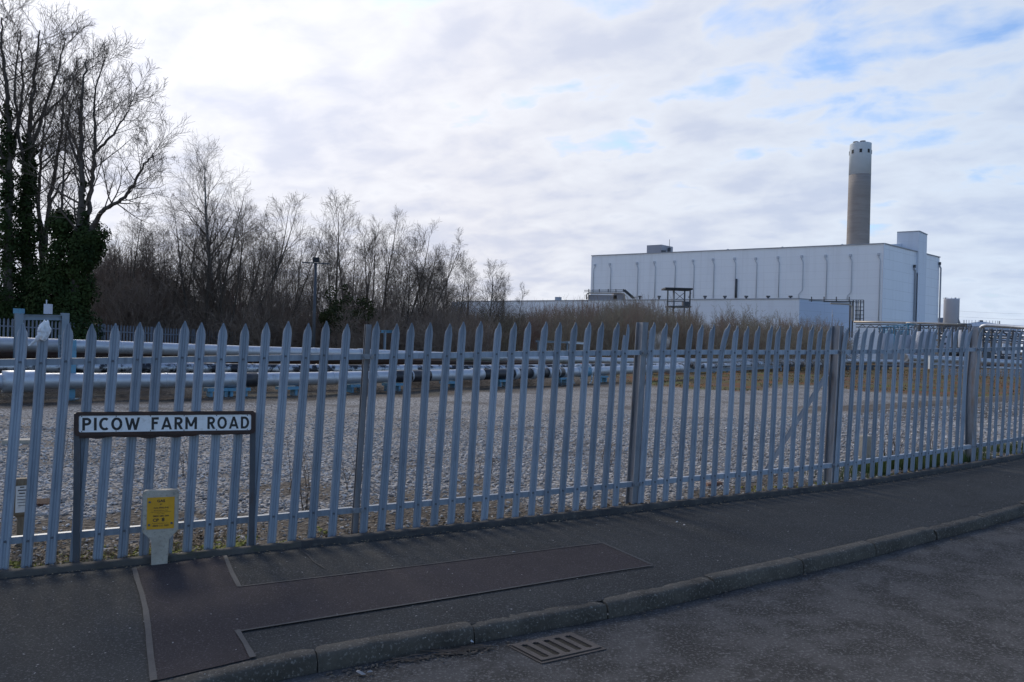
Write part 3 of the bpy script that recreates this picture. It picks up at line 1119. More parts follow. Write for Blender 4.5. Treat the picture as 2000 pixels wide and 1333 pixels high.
# rails: steel angle behind the pales, one length per bay
for bay in range(-1, 5):
    for zr in (ZT, ZB):
        mb = MB(); rows = []
        a0 = P0 + bay + (0.02 if bay > -1 else 0.50); a1 = P0 + bay + 0.985
        for i in range(13):
            p, T, N = fence_at(a0 + (a1 - a0) * i / 12)
            c = p + T * (LEAN * zr)
            rows.append([c - N * 0.002 + Vector((0, 0, zr - 0.024)), c - N * 0.002 + Vector((0, 0, zr + 0.024)), c - N * 0.046 + Vector((0, 0, zr + 0.024)),
                         c - N * 0.046 + Vector((0, 0, zr + 0.019)), c - N * 0.008 + Vector((0, 0, zr + 0.019)), c - N * 0.008 + Vector((0, 0, zr - 0.024))])
        mb.add([q for r in rows for q in r], [(i * 6 + j, (i + 1) * 6 + j, (i + 1) * 6 + (j + 1) % 6, i * 6 + (j + 1) % 6) for i in range(12) for j in range(6)])
        mb.add(rows[0], [tuple(range(6))]); mb.add(rows[-1], [tuple(reversed(range(6)))])
        obj('rail', mb, m_galv, fence)


def ibeam(mb, p, T, N, w, d, zs, shift, web=0.012, fl=0.012):
    """vertical I section; flanges w wide facing the street, d deep; shift(z) -> (along, outward)"""
    o = [(-w / 2, -d / 2), (w / 2, -d / 2), (w / 2, -d / 2 + fl), (web / 2, -d / 2 + fl), (web / 2, d / 2 - fl), (w / 2, d / 2 - fl), (w / 2, d / 2), (-w / 2, d / 2), (-w / 2, d / 2 - fl), (-web / 2, d / 2 - fl), (-web / 2, -d / 2 + fl), (-w / 2, -d / 2 + fl)]
    rows = []
    for z in zs:
        sa, sn = shift(z)
        rows.append([p + T * (a + sa) + N * (-b + sn) + Vector((0, 0, z)) for a, b in o])
    k = len(o)
    mb.add([q for r in rows for q in r], [(i * k + j, i * k + (j + 1) % k, (i + 1) * k + (j + 1) % k, (i + 1) * k + j) for i in range(len(zs) - 1) for j in range(k)])
    mb.add(rows[-1], [(0, 1, 2, 3, 10, 11), (3, 4, 9, 10), (4, 5, 6, 7, 8, 9)])


for k, bay in enumerate(range(0, 6)):
    p, T, N = fence_at(P0 + bay)
    mb = MB()
    zs = [-0.15 + i * (FH + (0.15 if bay in (2, 3, 4) else 0.125)) / 16 for i in range(17)]
    if bay == 4:
        sh = lambda z: (0.035 * z - 0.075 * math.sin(max(0, min(1, (z - 0.2) / 1.3)) * math.pi) * 1.0 + 0.02, -0.05 + 0.02 * math.sin(z * 2))
    else:
        sh = lambda z: (LEAN * 0.95 * z, -0.068)
    ibeam(mb, p, T, N, 0.064 if bay in (2, 3, 4) else 0.044, 0.118 if bay in (2, 3, 4) else 0.075, zs, sh)
    po = obj('post', mb, m_galv_o if bay < 2 else m_galv_d, fence)
    # fish plates that tie the rails to the post
    for zr in (ZT, ZB):
        m2 = MB()
        sa, sn = sh(zr)
        m2.box(p + T * sa + N * 0.012 + Vector((0, 0, zr)), (0.10, 0.006, 0.042), (T, N, Vector((0, 0, 1))))
        m2.tube([p + T * (sa - 0.03) + N * 0.015 + Vector((0, 0, zr)), p + T * (sa - 0.03) + N * 0.028 + Vector((0, 0, zr))], 0.011, 8)
        m2.tube([p + T * (sa + 0.03) + N * 0.015 + Vector((0, 0, zr)), p + T * (sa + 0.03) + N * 0.028 + Vector((0, 0, zr))], 0.011, 8)
        obj('fish_plate', m2, m_galv_d, po)
# diagonal stay behind the fence
p3, T3, N3 = fence_at(P0 + 3)
top = p3 - N3 * 0.12 + Vector((0, 0, 1.20)) - T3 * 0.02
bot = on_surface(1492, 926, ground_z)
mb = MB()
mb.bar(top, bot, 0.006, 0.05); mb.bar(top + Vector((0.0, 0.02, 0.022)), bot + Vector((0.0, 0.02, 0.022)), 0.045, 0.006)
obj('stay', mb, m_galv, fence)

# ------------------------------------------------------------------ white plastic bag caught on a pale
bp, bT, bN = bag_pos
rb = random.Random(4)
bm = bmesh.new()
bmesh.ops.create_icosphere(bm, subdivisions=3, radius=1.0)
for v in bm.verts:
    c = v.co.copy()
    a = math.atan2(c.y, c.x)
    n = mnoise.noise(c * 1.8) * 0.34 + mnoise.noise(c * 4.5 + Vector((3, 1, 0))) * 0.30 + mnoise.noise(c * 11.0) * 0.12
    pl = 0.10 * math.sin(a * 7 + c.z * 4)
    rr = 1 + n + pl * (1 - abs(c.z))
    w = 0.040 * (1 - 0.22 * c.z)
    v.co = Vector((c.x * w * rr, c.y * 0.030 * rr, c.z * 0.070 * (1 + 0.25 * n)))
    if c.z > 0.6:
        v.co.z += 0.05 * max(0, mnoise.noise(Vector((c.x * 5, c.y * 5, 1))))
    if c.z < -0.5:
        v.co.x *= 0.7 + 0.3 * mnoise.noise(c * 3)
        v.co.z -= 0.03 * max(0, mnoise.noise(Vector((c.x * 6, c.y * 6, 4))))
me = bpy.data.meshes.new('plastic_bag')
bm.to_mesh(me); bm.free()
me.materials.append(m_bag)
bag = bpy.data.objects.new('plastic_bag', me)
COL.objects.link(bag)
bag.location = bp + bT * (LEAN * FH + 0.006) + bN * 0.030 + Vector((0, 0, FH - 0.068))
bag.rotation_euler = (0.05, 0.06, math.atan2(bT.y, bT.x))
tag(bag, 'crumpled white plastic bag snagged on the point of a fence pale', 'plastic bag')
mb = MB()
rows = []
for i in range(9):
    q = i / 8
    c = Vector((-0.022 - 0.055 * q * q - 0.012 * q, -0.012 - 0.01 * math.sin(q * 5), -0.010 - 0.105 * q))
    w = 0.020 * (1 - 0.6 * q) + 0.004 * math.sin(i * 2.3)
    rows.append([c + Vector((-w * 0.7, 0.004 * math.sin(i * 3), w * 0.5)), c + Vector((0, -0.010, 0.0)), c + Vector((w * 0.7, 0.004 * math.cos(i * 2), -w * 0.5))])
mb.add([q for r in rows for q in r], [(i * 3 + j, i * 3 + j + 1, (i + 1) * 3 + j + 1, (i + 1) * 3 + j) for i in range(8) for j in range(2)], True)
obj('torn_strip', mb, m_bag, bag, local=True)

# ------------------------------------------------------------------ street nameplate
# feet of the two posts, just on the street side of the pales
def foot(px, py_guess, toff):
    best = None
    for k in range(400):
        u = P0 - 0.3 + 2.0 * k / 400
        p, T, N = fence_at(u)
        q = p + N * toff
        d = (q - EYE)
        x = 1000 + FPX * (d.dot(CR)) / d.y
        if best is None or abs(x - px) < best[0]:
            best = (abs(x - px), q, u)
    return best[1], best[2]


fa, ua = foot(148, 1100, 0.052)
fb, ub = foot(491, 1068, 0.052)
sT = (fb - fa); sT.z = 0; SW = sT.length; sT.normalize()
sN = Vector((sT.y, -sT.x, 0))
UPs = (Vector((0, 0, 1)) - sT * 0.018).normalized()
sign = thing('street_nameplate', 'black framed white street nameplate reading PICOW FARM ROAD on two dark posts', 'street sign', fa)


def zat(px, py, base):
    """height on a vertical through base (at its depth) seen at photo row py"""
    return EYE.z + ((666.5 - py) / FPX * base.y) * CU.z + ((px - 1000) / FPX * base.y) * CR.z - base.z


zl_top, zr_top = zat(150, 804, fa), zat(494, 802, fb)
zl_bot, zr_bot = zat(152, 851, fa), zat(493, 846, fb)
for base, zt in ((fa, zl_top), (fb, zr_top)):
    mb = MB()
    c0 = base - Vector((0, 0, 0.10)); c1 = base + UPs * (zt - 0.012)
    mb.bar(c0, c1, 0.042, 0.036, up=sN)
    obj('post', mb, m_post, sign)
A_t = fa + UPs * zl_top; B_t = fb + UPs * zr_top
A_b = fa + UPs * zl_bot; B_b = fb + UPs * zr_bot


def sp(u, v, n=0.0):
    """point on the sign face: u 0..1 left to right, v 0..1 bottom to top, n outward"""
    return (A_b * (1 - u) + B_b * u) * (1 - v) + (A_t * (1 - u) + B_t * u) * v + sN * n


# backing board behind the plate, its rotten lower edge hanging below the frame
mb = MB()
up_, dn = [], []
rs = random.Random(2)
for i in range(41):
    u = 0.012 + 0.976 * i / 40
    hang = 0.04 + 0.15 * max(0, mnoise.noise(Vector((i * 0.22, 3.3, 0))) + 0.25) + 0.04 * rs.random()
    if u > 0.66:
        hang *= 0.25
    up_.append((u, 0.97)); dn.append((u, -hang))
fr = [sp(u, v, 0.024) for u, v in up_] + [sp(u, v, 0.024) for u, v in dn]
bk = [sp(u, v, 0.004) for u, v in up_] + [sp(u, v, 0.004) for u, v in dn]
n = 41
fs = []
for i in range(n - 1):
    fs.append((i, n + i, n + i + 1, i + 1)); fs.append((82 + i + 1, 82 + n + i + 1, 82 + n + i, 82 + i)); fs.append((n + i, 82 + n + i, 82 + n + i + 1, n + i + 1)); fs.append((i, i + 1, 82 + i + 1, 82 + i))
mb.add(fr + bk, fs)
obj('backing_board', mb, m_rust, sign)


def round_rect(u0, u1, v0, v1, ru, rv, k=5):
    o = []
    for cu_, cv_, a0 in ((u1 - ru, v1 - rv, 0), (u0 + ru, v1 - rv, 90), (u0 + ru, v0 + rv, 180), (u1 - ru, v0 + rv, 270)):
        for i in range(k + 1):
            a = R(a0 + 90 * i / k)
            o.append((cu_ + ru * math.cos(a), cv_ + rv * math.sin(a)))
    return o


outer = round_rect(-0.014, 1.014, 0.0, 1.0, 0.020, 0.18)
inner = round_rect(0.010, 0.988, 0.155, 0.845, 0.008, 0.09)
mb = MB()
k = len(outer)
vs = [sp(u, v, 0.036) for u, v in outer] + [sp(u, v, 0.036) for u, v in inner] + [sp(u, v, 0.020) for u, v in outer] + [sp(u, v, 0.020) for u, v in inner]
fs = []
for i in range(k):
    j = (i + 1) % k
    fs += [(i, j, k + j, k + i), (2 * k + i, i + 0, i, 2 * k + i)][:1] + [(j, i, 2 * k + i, 2 * k + j), (k + i, k + j, 3 * k + j, 3 * k + i)]
mb.add(vs, fs)
frm = obj('frame', mb, m_rust, sign)
mb = MB()
pl_o = [(u, v) for u, v in round_rect(0.008, 0.990, 0.14, 0.86, 0.008, 0.09)]
k = len(pl_o)
vs = [sp(u, v, 0.030) for u, v in pl_o] + [sp(u, v, 0.0245) for u, v in pl_o]
mb.add(vs, [tuple(range(k)), tuple(range(2 * k - 1, k - 1, -1))] + [((i + 1) % k, i, k + i, k + (i + 1) % k) for i in range(k)])
plate = obj('plate', mb, m_signw, sign)
mb = MB()
ARC = lambda cx_, cy_, rx, ry, a0, a1, n=14: [(cx_ + rx * math.cos(R(a0 + (a1 - a0) * k / n)), cy_ + ry * math.sin(R(a0 + (a1 - a0) * k / n))) for k in range(n + 1)]
W2 = 0.097                                   # half stroke, for a letter of height 1
GL = {                                       # letter: (width, strokes)
    'P': (0.62, [[(W2, 0), (W2, 1)], [(W2, 1 - W2), (0.30, 1 - W2)] + ARC(0.30, 0.70, 0.235, 0.215, 90, -90)[1:] + [(W2, 0.485)]]),
    'I': (0.17, [[(W2, 0), (W2, 1)]]),
    'C': (0.66, [ARC(0.40, 0.5, 0.315, 0.415, 52, 308, 24)]),
    'O': (0.78, [ARC(0.39, 0.5, 0.305, 0.415, 0, 360, 32)]),
    'W': (1.08, [[(0.075, 1), (0.32, 0)], [(0.32, 0), (0.54, 0.93)], [(0.54, 0.93), (0.76, 0)], [(0.76, 0), (1.005, 1)]]),
    'F': (0.55, [[(W2, 0), (W2, 1)], [(W2, 1 - W2), (0.55, 1 - W2)], [(W2, 0.54), (0.47, 0.54)]]),
    'A': (0.80, [[(0.075, 0), (0.40, 1)], [(0.40, 1), (0.725, 0)], [(0.20, 0.28), (0.60, 0.28)]]),
    'R': (0.64, [[(W2, 0), (W2, 1)], [(W2, 1 - W2), (0.30, 1 - W2)] + ARC(0.30, 0.70, 0.235, 0.215, 90, -90)[1:] + [(W2, 0.485)], [(0.30, 0.47), (0.56, 0)]]),
    'M': (0.90, [[(W2, 0), (W2, 1)], [(0.10, 0.98), (0.45, 0.22)], [(0.45, 0.22), (0.80, 0.98)], [(0.815, 0), (0.815, 1)]]),
    'D': (0.70, [[(W2, 0), (W2, 1)], [(W2, 1 - W2), (0.28, 1 - W2)] + ARC(0.28, 0.5, 0.335, 0.415, 90, -90, 18)[1:] + [(W2, W2)]]),
}
GAP = 0.20
lay = 0
for word, a, b in (('PICOW', 0.028, 0.340), ('FARM', 0.405, 0.664), ('ROAD', 0.726, 0.975)):
    tot = sum(GL[ch_][0] for ch_ in word) + GAP * (len(word) - 1)
    x0 = 0.0; mb = MB()
    for ch_ in word:
        for st_ in GL[ch_][1]:
            n = len(st_); lft = []; rgt = []
            for i, (x, y) in enumerate(st_):
                x1, y1 = st_[max(0, i - 1)]; x2, y2 = st_[min(n - 1, i + 1)]
                if st_[0] == st_[-1] and i in (0, n - 1):
                    x1, y1 = st_[n - 2]; x2, y2 = st_[1]
                dx, dy = x2 - x1, y2 - y1; l_ = math.hypot(dx, dy); nx, ny = -dy / l_, dx / l_
                hw_ = W2 if not (ch_ in 'AWM' and n == 2 and abs(dx) > 0.02 and abs(dy) > 0.05) else W2 * 0.92
                if ch_ in 'AWMR' and n == 2 and abs(dx) > 0.02 and abs(dy) > 0.05:      # slanted strokes end flat
                    k_ = hw_ / abs(ny * 0 + nx); lft.append((x - k_, y)); rgt.append((x + k_, y))
                else:
                    lft.append((x + nx * hw_, y + ny * hw_)); rgt.append((x - nx * hw_, y - ny * hw_))
            lay = (lay + 1) % 4
            f_ = lambda q: sp(a + (b - a) * (x0 + q[0]) / tot, 0.225 + 0.53 * min(1.0, max(0.0, q[1])), 0.0304 + 0.00015 * lay)
            o_ = [f_(q) for q in lft] + [f_(q) for q in rgt]
            fc_ = [(i, i + 1, n + i + 1, n + i) for i in range(n - 1)]
            v0, v1, v2 = o_[0], o_[1], o_[n]
            if (v1 - v0).cross(v2 - v0).dot(sN) < 0:
                fc_ = [tuple(reversed(q)) for q in fc_]
            mb.add(o_, fc_)
        x0 += GL[ch_][0] + GAP
    obj('lettering', mb, m_black, plate)
mb = MB()
for u in (0.025, 0.21, 0.40, 0.59, 0.78, 0.965):
    for v in (0.19, 0.81):
        mb.tube([sp(u, v, 0.0295), sp(u, v, 0.0335)], [0.0045, 0.003], 6)
obj('rivets', mb, m_rust, plate)

# ------------------------------------------------------------------ concrete gas marker with its yellow plate
gb = on_surface(312, 1099, pave_z)
gT = sT.copy(); gN = sN.copy()
gk = gb.y / FPX
gfx = gT.x - gT.y * gb.x / gb.y          # how wide a metre along the face looks
gm = thing('gas_marker_post', 'stubby concrete marker post with a yellow gas pipeline plate', 'marker post', gb)
half = 0.5 * 31 * gk / gfx; hw = 0.5 * 70 * gk / gfx
H0, H1, HT = (1099 - 1052) * gk, (1099 - 1036) * gk, (1099 - 957) * gk
cx = -0.004
ol = [(-half, -0.15), (half, -0.15), (half, H0), (hw, H1), (hw, HT - 0.018), (hw - 0.006, HT - 0.004), (hw - 0.016, HT), (-hw + 0.016, HT), (-hw + 0.006, HT - 0.004), (-hw, HT - 0.018), (-hw, H1), (-half, H0)]
ol = [(a + cx * b / HT, b) for a, b in ol]
bm = bmesh.new()
ff = [bm.verts.new(gb + gT * a + Vector((0, 0, b)) + gN * 0.045 - gN * 0.018 * max(0, b / HT)) for a, b in ol]
bb = [bm.verts.new(gb + gT * a + Vector((0, 0, b)) - gN * 0.030 - gN * 0.018 * max(0, b / HT)) for a, b in ol]
bm.faces.new(ff); bm.faces.new(list(reversed(bb)))
for i in range(len(ol)):
    j = (i + 1) % len(ol)
    bm.faces.new((ff[j], ff[i], bb[i], bb[j]))
bmesh.ops.bevel(bm, geom=bm.edges[:], offset=0.006, segments=2, affect='EDGES', clamp_overlap=True)
bm.normal_update()
mb = MB()
bm.verts.index_update()
mb.add([v.co for v in bm.verts], [[v.index for v in f.verts] for f in bm.faces])
bm.free()
obj('post_body', mb, m_conc, gm)
px0, px1 = (285 - 312) * gk / gfx, (338 - 312) * gk / gfx
pz0, pz1 = (1099 - 1031) * gk, (1099 - 970) * gk


def gp(a, b, n):
    z = pz0 + (pz1 - pz0) * b
    return gb + gT * (px0 + (px1 - px0) * a) + Vector((0, 0, z)) + gN * (0.045 - 0.018 * z / HT + n)


mb = MB()
mb.add([gp(0, 0, 0.004), gp(1, 0, 0.004), gp(1, 1, 0.004), gp(0, 1, 0.004), gp(0, 0, -0.002), gp(1, 0, -0.002), gp(1, 1, -0.002), gp(0, 1, -0.002)],
       [(0, 1, 2, 3), (0, 4, 5, 1), (1, 5, 6, 2), (2, 6, 7, 3), (3, 7, 4, 0)])
yp = obj('yellow_plate', mb, m_yellow, gm)
mb = MB()
gu = (gp(0, 1, 0) - gp(0, 0, 0)); gx_ = (gp(1, 0, 0) - gp(0, 0, 0))
for txt, a0, a1, b0, b1, bo in (('GAS', 0.36, 0.65, 0.845, 0.93, 0.03), ('IP', 0.47, 0.545, 0.755, 0.80, 0.01), ('GAS PIPELINE', 0.24, 0.79, 0.645, 0.695, 0.02),
                                ('BEFORE EXCAVATING', 0.25, 0.77, 0.572, 0.600, 0.0), ('OR FOR GENERAL ENQUIRIES', 0.15, 0.87, 0.520, 0.548, 0.0), ('CALL FREE', 0.37, 0.64, 0.468, 0.496, 0.0),
                                ('0800 688 588', 0.22, 0.80, 0.385, 0.44, 0.02), ('CP', 0.22, 0.44, 0.235, 0.335, 0.03), ('8', 0.545, 0.65, 0.235, 0.355, 0.04),
                                ('IN AN EMERGENCY CALL', 0.20, 0.80, 0.165, 0.190, 0.0), ('0800 111 999', 0.22, 0.80, 0.075, 0.135, 0.02)):
    obj('lettering', text_mb(txt, gp(a0, b0, 0.0048), gx_.normalized(), gu.normalized(), gx_.length * (a1 - a0), gu.length * (b1 - b0), bold=bo), m_black, yp)
mb = MB()
for a, b in ((0.09, 0.86), (0.09, 0.14), (0.91, 0.17)):
    mb.tube([gp(a, b, 0.003), gp(a, b, 0.012)], [0.0085, 0.007], 10)
obj('fixing_bolts', mb, m_bolt, yp)

# ------------------------------------------------------------------ timber marker behind the fence on the left
tb = on_surface(39, 1064, ground_z)
tk = tb.y / FPX
tm = thing('timber_marker_post', 'short brown timber marker post with a small white plate behind the fence', 'marker post', tb)
tax = Vector((0.80, 0.60, 0)); tay = Vector((0.60, -0.80, 0))
mb = MB()
mb.box(tb + Vector((0, 0, 0.10)), (0.050, 0.05, 0.34), (tax, tay, Vector((0, 0, 1))))
obj('stake', mb, m_wood, tm)
mb = MB()
hz0, hz1 = (1064 - 1003) * tk, (1064 - 943) * tk
c = tb + Vector((0, 0, 0))
w2, d2 = 0.058, 0.045
v = []
for z, sc in ((hz0 - 0.03, 0.45), (hz0, 1.0), (hz1, 1.0), (hz1 + 0.035, 0.72)):
    for sx_, sy_ in ((-1, 1), (1, 1), (1, -1), (-1, -1)):
        v.append(c + tax * (sx_ * w2 * sc) + tay * (sy_ * d2 * sc) + Vector((0, 0, z)))
fs = [(0, 3, 2, 1), (12, 13, 14, 15)]
for r in range(3):
    for q in range(4):
        fs.append((r * 4 + q, r * 4 + (q + 1) % 4, (r + 1) * 4 + (q + 1) % 4, (r + 1) * 4 + q))
mb.add(v, fs)
obj('head', mb, m_wood, tm)
mb = MB()
mb.box(c + tay * (d2 + 0.003) + Vector((0, 0, (hz0 + hz1) / 2)), (0.085, 0.004, (hz1 - hz0) * 0.86), (tax, tay, Vector((0, 0, 1))))
wp = obj('white_plate', mb, m_signw, tm)
mb = MB()
for q, ww in enumerate((0.030, 0.056, 0.04, 0.060, 0.062, 0.060, 0.05)):
    mb.box(c + tay * (d2 + 0.006) + Vector((0, 0, hz1 - 0.028 - q * 0.024)), (ww, 0.001, 0.008 if q in (0, 1, 2) else 0.004), (tax, tay, Vector((0, 0, 1))))
obj('print', mb, m_black, wp)

# other small things lying in the yard
p = on_surface(34, 868, ground_z)
mb = MB()
ax_ = Vector((0.95, 0.25, 0)); ay_ = Vector((-0.25, 0.95, 0))
mb.box(p + Vector((0, 0.05, 0.03)), (0.40, 0.24, 0.075), (ax_, ay_, Vector((0, 0, 1))))
tag(obj('concrete_slab', mb, m_conc), 'small concrete slab lying flat on the gravel at the left', 'slab')
p = on_surface(83, 985, ground_z)
mb = MB()
for i in range(9):
    mb.box(p + ax_ * (-0.14 + i * 0.035) + Vector((0, 0, 0.014)), (0.012, 0.26, 0.012), (ax_, ay_, Vector((0, 0, 1))))
for i in range(8):
    mb.box(p + ay_ * (-0.12 + i * 0.034) + Vector((0, 0, 0.026)), (0.30, 0.010, 0.010), (ax_, ay_, Vector((0, 0, 1))))
tag(obj('rusty_grating', mb, mk('rust_mesh', (0.11, 0.055, 0.038), 0.8, 0, (0.07, 0.04, 0.03), 9)), 'rusty square grating lying on the gravel beside the timber marker post', 'grating')
p = on_surface(1690, 893, ground_z)
cb = thing('concrete_stub_post', 'short pale square concrete post standing behind the fence on the right', 'marker post', p)
mb = MB()
cx_ = Vector((0.88, 0.47, 0)); cy_ = Vector((-0.47, 0.88, 0))
vv = []
for z, w_ in ((-0.05, 0.085), (0.27, 0.075), (0.29, 0.066)):
    for a, b in ((-1, -1), (1, -1), (1, 1), (-1, 1)):
        vv.append(p + cx_ * (a * w_) + cy_ * (b * w_) + Vector((0, 0, z)))
mb.add(vv, [(3, 2, 1, 0), (8, 9, 10, 11)] + [(r * 4 + q, r * 4 + (q + 1) % 4, (r + 1) * 4 + (q + 1) % 4, (r + 1) * 4 + q) for r in range(2) for q in range(4)])
obj('shaft', mb, m_conc, cb)
for nm, px, py, sz, lab in (('stone_block', 1388, 952, 0.036, 'reddish brick end lying at the foot of the fence, left of the other'), ('stone_block', 1404, 949, 0.030, 'reddish brick end lying at the foot of the fence, right of the other')):
    p = on_surface(px, py, ground_z)
    mb = MB(); rr = random.Random(px)
    mb.add([p + Vector((x * sz * rr.uniform(0.9, 1.3), y * sz * rr.uniform(.8, 1.1), sz * 0.5 + z * sz * rr.uniform(0.7, 1.0))) for x in (-1, 1) for y in (-1, 1) for z in (-1, 1)],
           [(0, 1, 3, 2), (4, 6, 7, 5), (0, 4, 5, 1), (2, 3, 7, 6), (0, 2, 6, 4), (1, 5, 7, 3)])
    tag(obj('broken_brick', mb, mk('old_brick', (0.16, 0.085, 0.06), 0.9, 0, (0.22, 0.14, 0.11), 20)), lab, 'brick')

# ------------------------------------------------------------------ gully grate in the road
gc = [on_surface(a, b, road_z) for a, b in ((1000, 1264), (1116, 1240), (1174, 1268), (1058, 1294))]
gz_ = max(c.z for c in gc) - 0.004
gcen = (gc[0] + gc[1] + gc[2] + gc[3]) / 4
grate = thing('gully_grate', 'rusty cast iron drain grate with five slots set in the road by the kerb', 'drain grate', (gcen.x, gcen.y, gz_))


def gq(u, v, z=0.0):
    a = (gc[0] * (1 - u) + gc[1] * u) * (1 - v) + (gc[3] * (1 - u) + gc[2] * u) * v
    return Vector((a.x, a.y, a.z + z + 0.002))


def gbox(mb, u0, u1, v0, v1, z0, z1):
    vs = [gq(u, v, z) for z in (z0, z1) for u, v in ((u0, v0), (u1, v0), (u1, v1), (u0, v1))]
    mb.add(vs, [(0, 1, 2, 3), (7, 6, 5, 4), (0, 4, 5, 1), (1, 5, 6, 2), (2, 6, 7, 3), (3, 7, 4, 0)])


def gslot(mb, u0, u1, v0, v1, z0, z1):
    pass


mb = MB()
gbox(mb, -0.045, 1.045, -0.09, -0.03, -0.02, 0.004); gbox(mb, -0.045, 1.045, 1.03, 1.09, -0.02, 0.004)
gbox(mb, -0.045, -0.02, -0.03, 1.03, -0.02, 0.004); gbox(mb, 1.02, 1.045, -0.03, 1.03, -0.02, 0.004)
obj('frame', mb, m_iron, grate)
mb = MB()
gbox(mb, 0.0, 1.0, 0.0, 0.09, -0.015, 0.010); gbox(mb, 0.0, 1.0, 0.91, 1.0, -0.015, 0.010)
edges_ = [0.0, 0.075] + [0.075 + 0.17 * i + d for i in range(1, 6) for d in (-0.09, 0.0)][0:0]
nb = 6
sw = 0.098
bw = (1.0 - 5 * sw) / nb
for i in range(nb):
    u0 = i * (bw + sw)
    gbox(mb, u0, u0 + bw, 0.09, 0.91, -0.015, 0.010)
# rounded slot ends
for i in range(5):
    u0 = (i + 1) * bw + i * sw
    for v0, sgn in ((0.09, 1), (0.91, -1)):
        gbox(mb, u0, u0 + sw * 0.3, min(v0, v0 + sgn * 0.025), max(v0, v0 + sgn * 0.025), -0.015, 0.0098)
        gbox(mb, u0 + sw * 0.7, u0 + sw, min(v0, v0 + sgn * 0.025), max(v0, v0 + sgn * 0.025), -0.015, 0.0098)
obj('grid', mb, m_iron, grate)
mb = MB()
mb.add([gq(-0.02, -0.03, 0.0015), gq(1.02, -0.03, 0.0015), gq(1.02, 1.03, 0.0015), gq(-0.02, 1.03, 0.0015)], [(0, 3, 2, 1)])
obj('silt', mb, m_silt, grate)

# ------------------------------------------------------------------ litter, grit and gutter debris
def scraps(name, spots, mat, label=None, cat=None, kind=None, surf=pave_z, seed=1, lift=0.004):
    rr = random.Random(seed); mb = MB()
    for px, py, L, Wd in spots:
        p = on_surface(px, py, surf) + Vector((0, 0, lift + (0.006 if surf is pave_z else 0.012)))
        a = rr.uniform(0, 3.14)
        x = Vector((math.cos(a), math.sin(a), rr.uniform(-0.25, 0.25))) * (L / 2); y = Vector((-math.sin(a), math.cos(a), rr.uniform(-0.3, 0.3))) * (Wd / 2)
        u = Vector((0, 0, abs(L) * rr.uniform(0.1, 0.3)))
        mb.add([p - x - y, p + x - y * 0.6, p + x * 0.8 + y, p - x * 0.7 + y * 0.8, p + u + x * 0.1], [(0, 1, 4), (1, 2, 4), (2, 3, 4), (3, 0, 4)])
    o = obj(name, mb, mat)
    if label:
        tag(o, label, cat, kind=kind)
    return o


m_paper = mk('waste_paper', (0.50, 0.51, 0.52), 0.8, 0, (0.40, 0.40, 0.41), 30)
scraps('paper_scrap', [(1322, 1022, 0.042, 0.008), (1336, 1028, 0.035, 0.006)], m_paper, 'white shred of paper on the open pavement, further from the kerb', 'litter', seed=3)
scraps('paper_scrap', [(1003, 1081, 0.045, 0.020)], mk('grey_scrap', (0.2, 0.2, 0.2), 0.8), 'grey scrap lying on the seam of the reddish pavement strip', 'litter', seed=4)
scraps('paper_scrap', [(921, 1258, 0.030, 0.020)], m_paper, 'small bluish white scrap standing in the gutter against the kerb joint', 'litter', surf=road_z, seed=5)
scraps('paper_scrap', [(704, 1320, 0.06, 0.025), (722, 1318, 0.03, 0.02)], mk('dull_scrap', (0.22, 0.22, 0.23), 0.8), 'torn pale scrap in the road below the kerb', 'litter', surf=road_z, seed=6)
rr = random.Random(77)
grit = []
while len(grit) < 300:
    px = rr.uniform(0, 2000); py = rr.uniform(900, 1333)
    p = on_surface(px, py, pave_z)
    z, t = fence_st(p.x, p.y)
    kd = float(np.hypot(K2[:, 0] - p.x, K2[:, 1] - p.y).min())
    if t[0] > 0.2 and float(t[0]) + kd < 2.6 and kd > 0.05:
        s_ = rr.choice((0.005, 0.006, 0.007, 0.010, 0.012))
        grit.append((px, py, s_, s_ * 0.8))
scraps('grit', grit, mk('pale_grit', (0.33, 0.32, 0.30), 0.9), 'tiny pale chips of grit scattered over the dark pavement', 'grit', 'stuff', seed=8, lift=0.0)
fd = []
for i in range(420):
    u = rr.uniform(P0 - 0.3, P0 + 4.6); p, T, N = fence_at(u); t_o = 0.165 + abs(rr.gauss(0, 0.05))
    q = p + N * t_o; fd.append((q.x, q.y, rr.uniform(0.006, 0.024), rr.uniform(0.004, 0.012)))
mb = MB()
for x0, y0, l0, w0 in fd:
    p = Vector((x0, y0, pave_z(x0, y0) + 0.005)); a_ = rr.uniform(0, 3.14)
    x = Vector((math.cos(a_), math.sin(a_), rr.uniform(-0.2, 0.2))) * (l0 / 2); y = Vector((-math.sin(a_), math.cos(a_), rr.uniform(-0.2, 0.2))) * (w0 / 2)
    mb.add([p - x - y, p + x - y * 0.6, p + x * 0.8 + y, p - x * 0.7 + y * 0.8, p + Vector((0, 0, l0 * 0.25))], [(0, 1, 4), (1, 2, 4), (2, 3, 4), (3, 0, 4)])
tag(obj('edge_debris', mb, m_litterleaf), 'bits of dead leaf and grit along the back edge of the pavement', 'debris', kind='stuff')
deb = []
for i in range(150):
    q = rr.random()
    x0 = rr.gauss(880, 45) if q < 0.62 else rr.uniform(640, 1010)
    y0 = 1262 + (900 - x0) * 0.17 + abs(rr.gauss(0, 5)) + 10
    deb.append((x0, y0, rr.uniform(0.012, 0.035), rr.uniform(0.008, 0.018)))
for i in range(260):
    x0 = rr.uniform(1230, 2000)
    y0 = np.interp(x0, [1200, 1400, 1564, 1704, 1920, 2000], [1204, 1150, 1110, 1074, 1021, 998]) + abs(rr.gauss(0, 5)) + 4
    deb.append((x0, float(y0), rr.uniform(0.010, 0.032), rr.uniform(0.006, 0.016)))
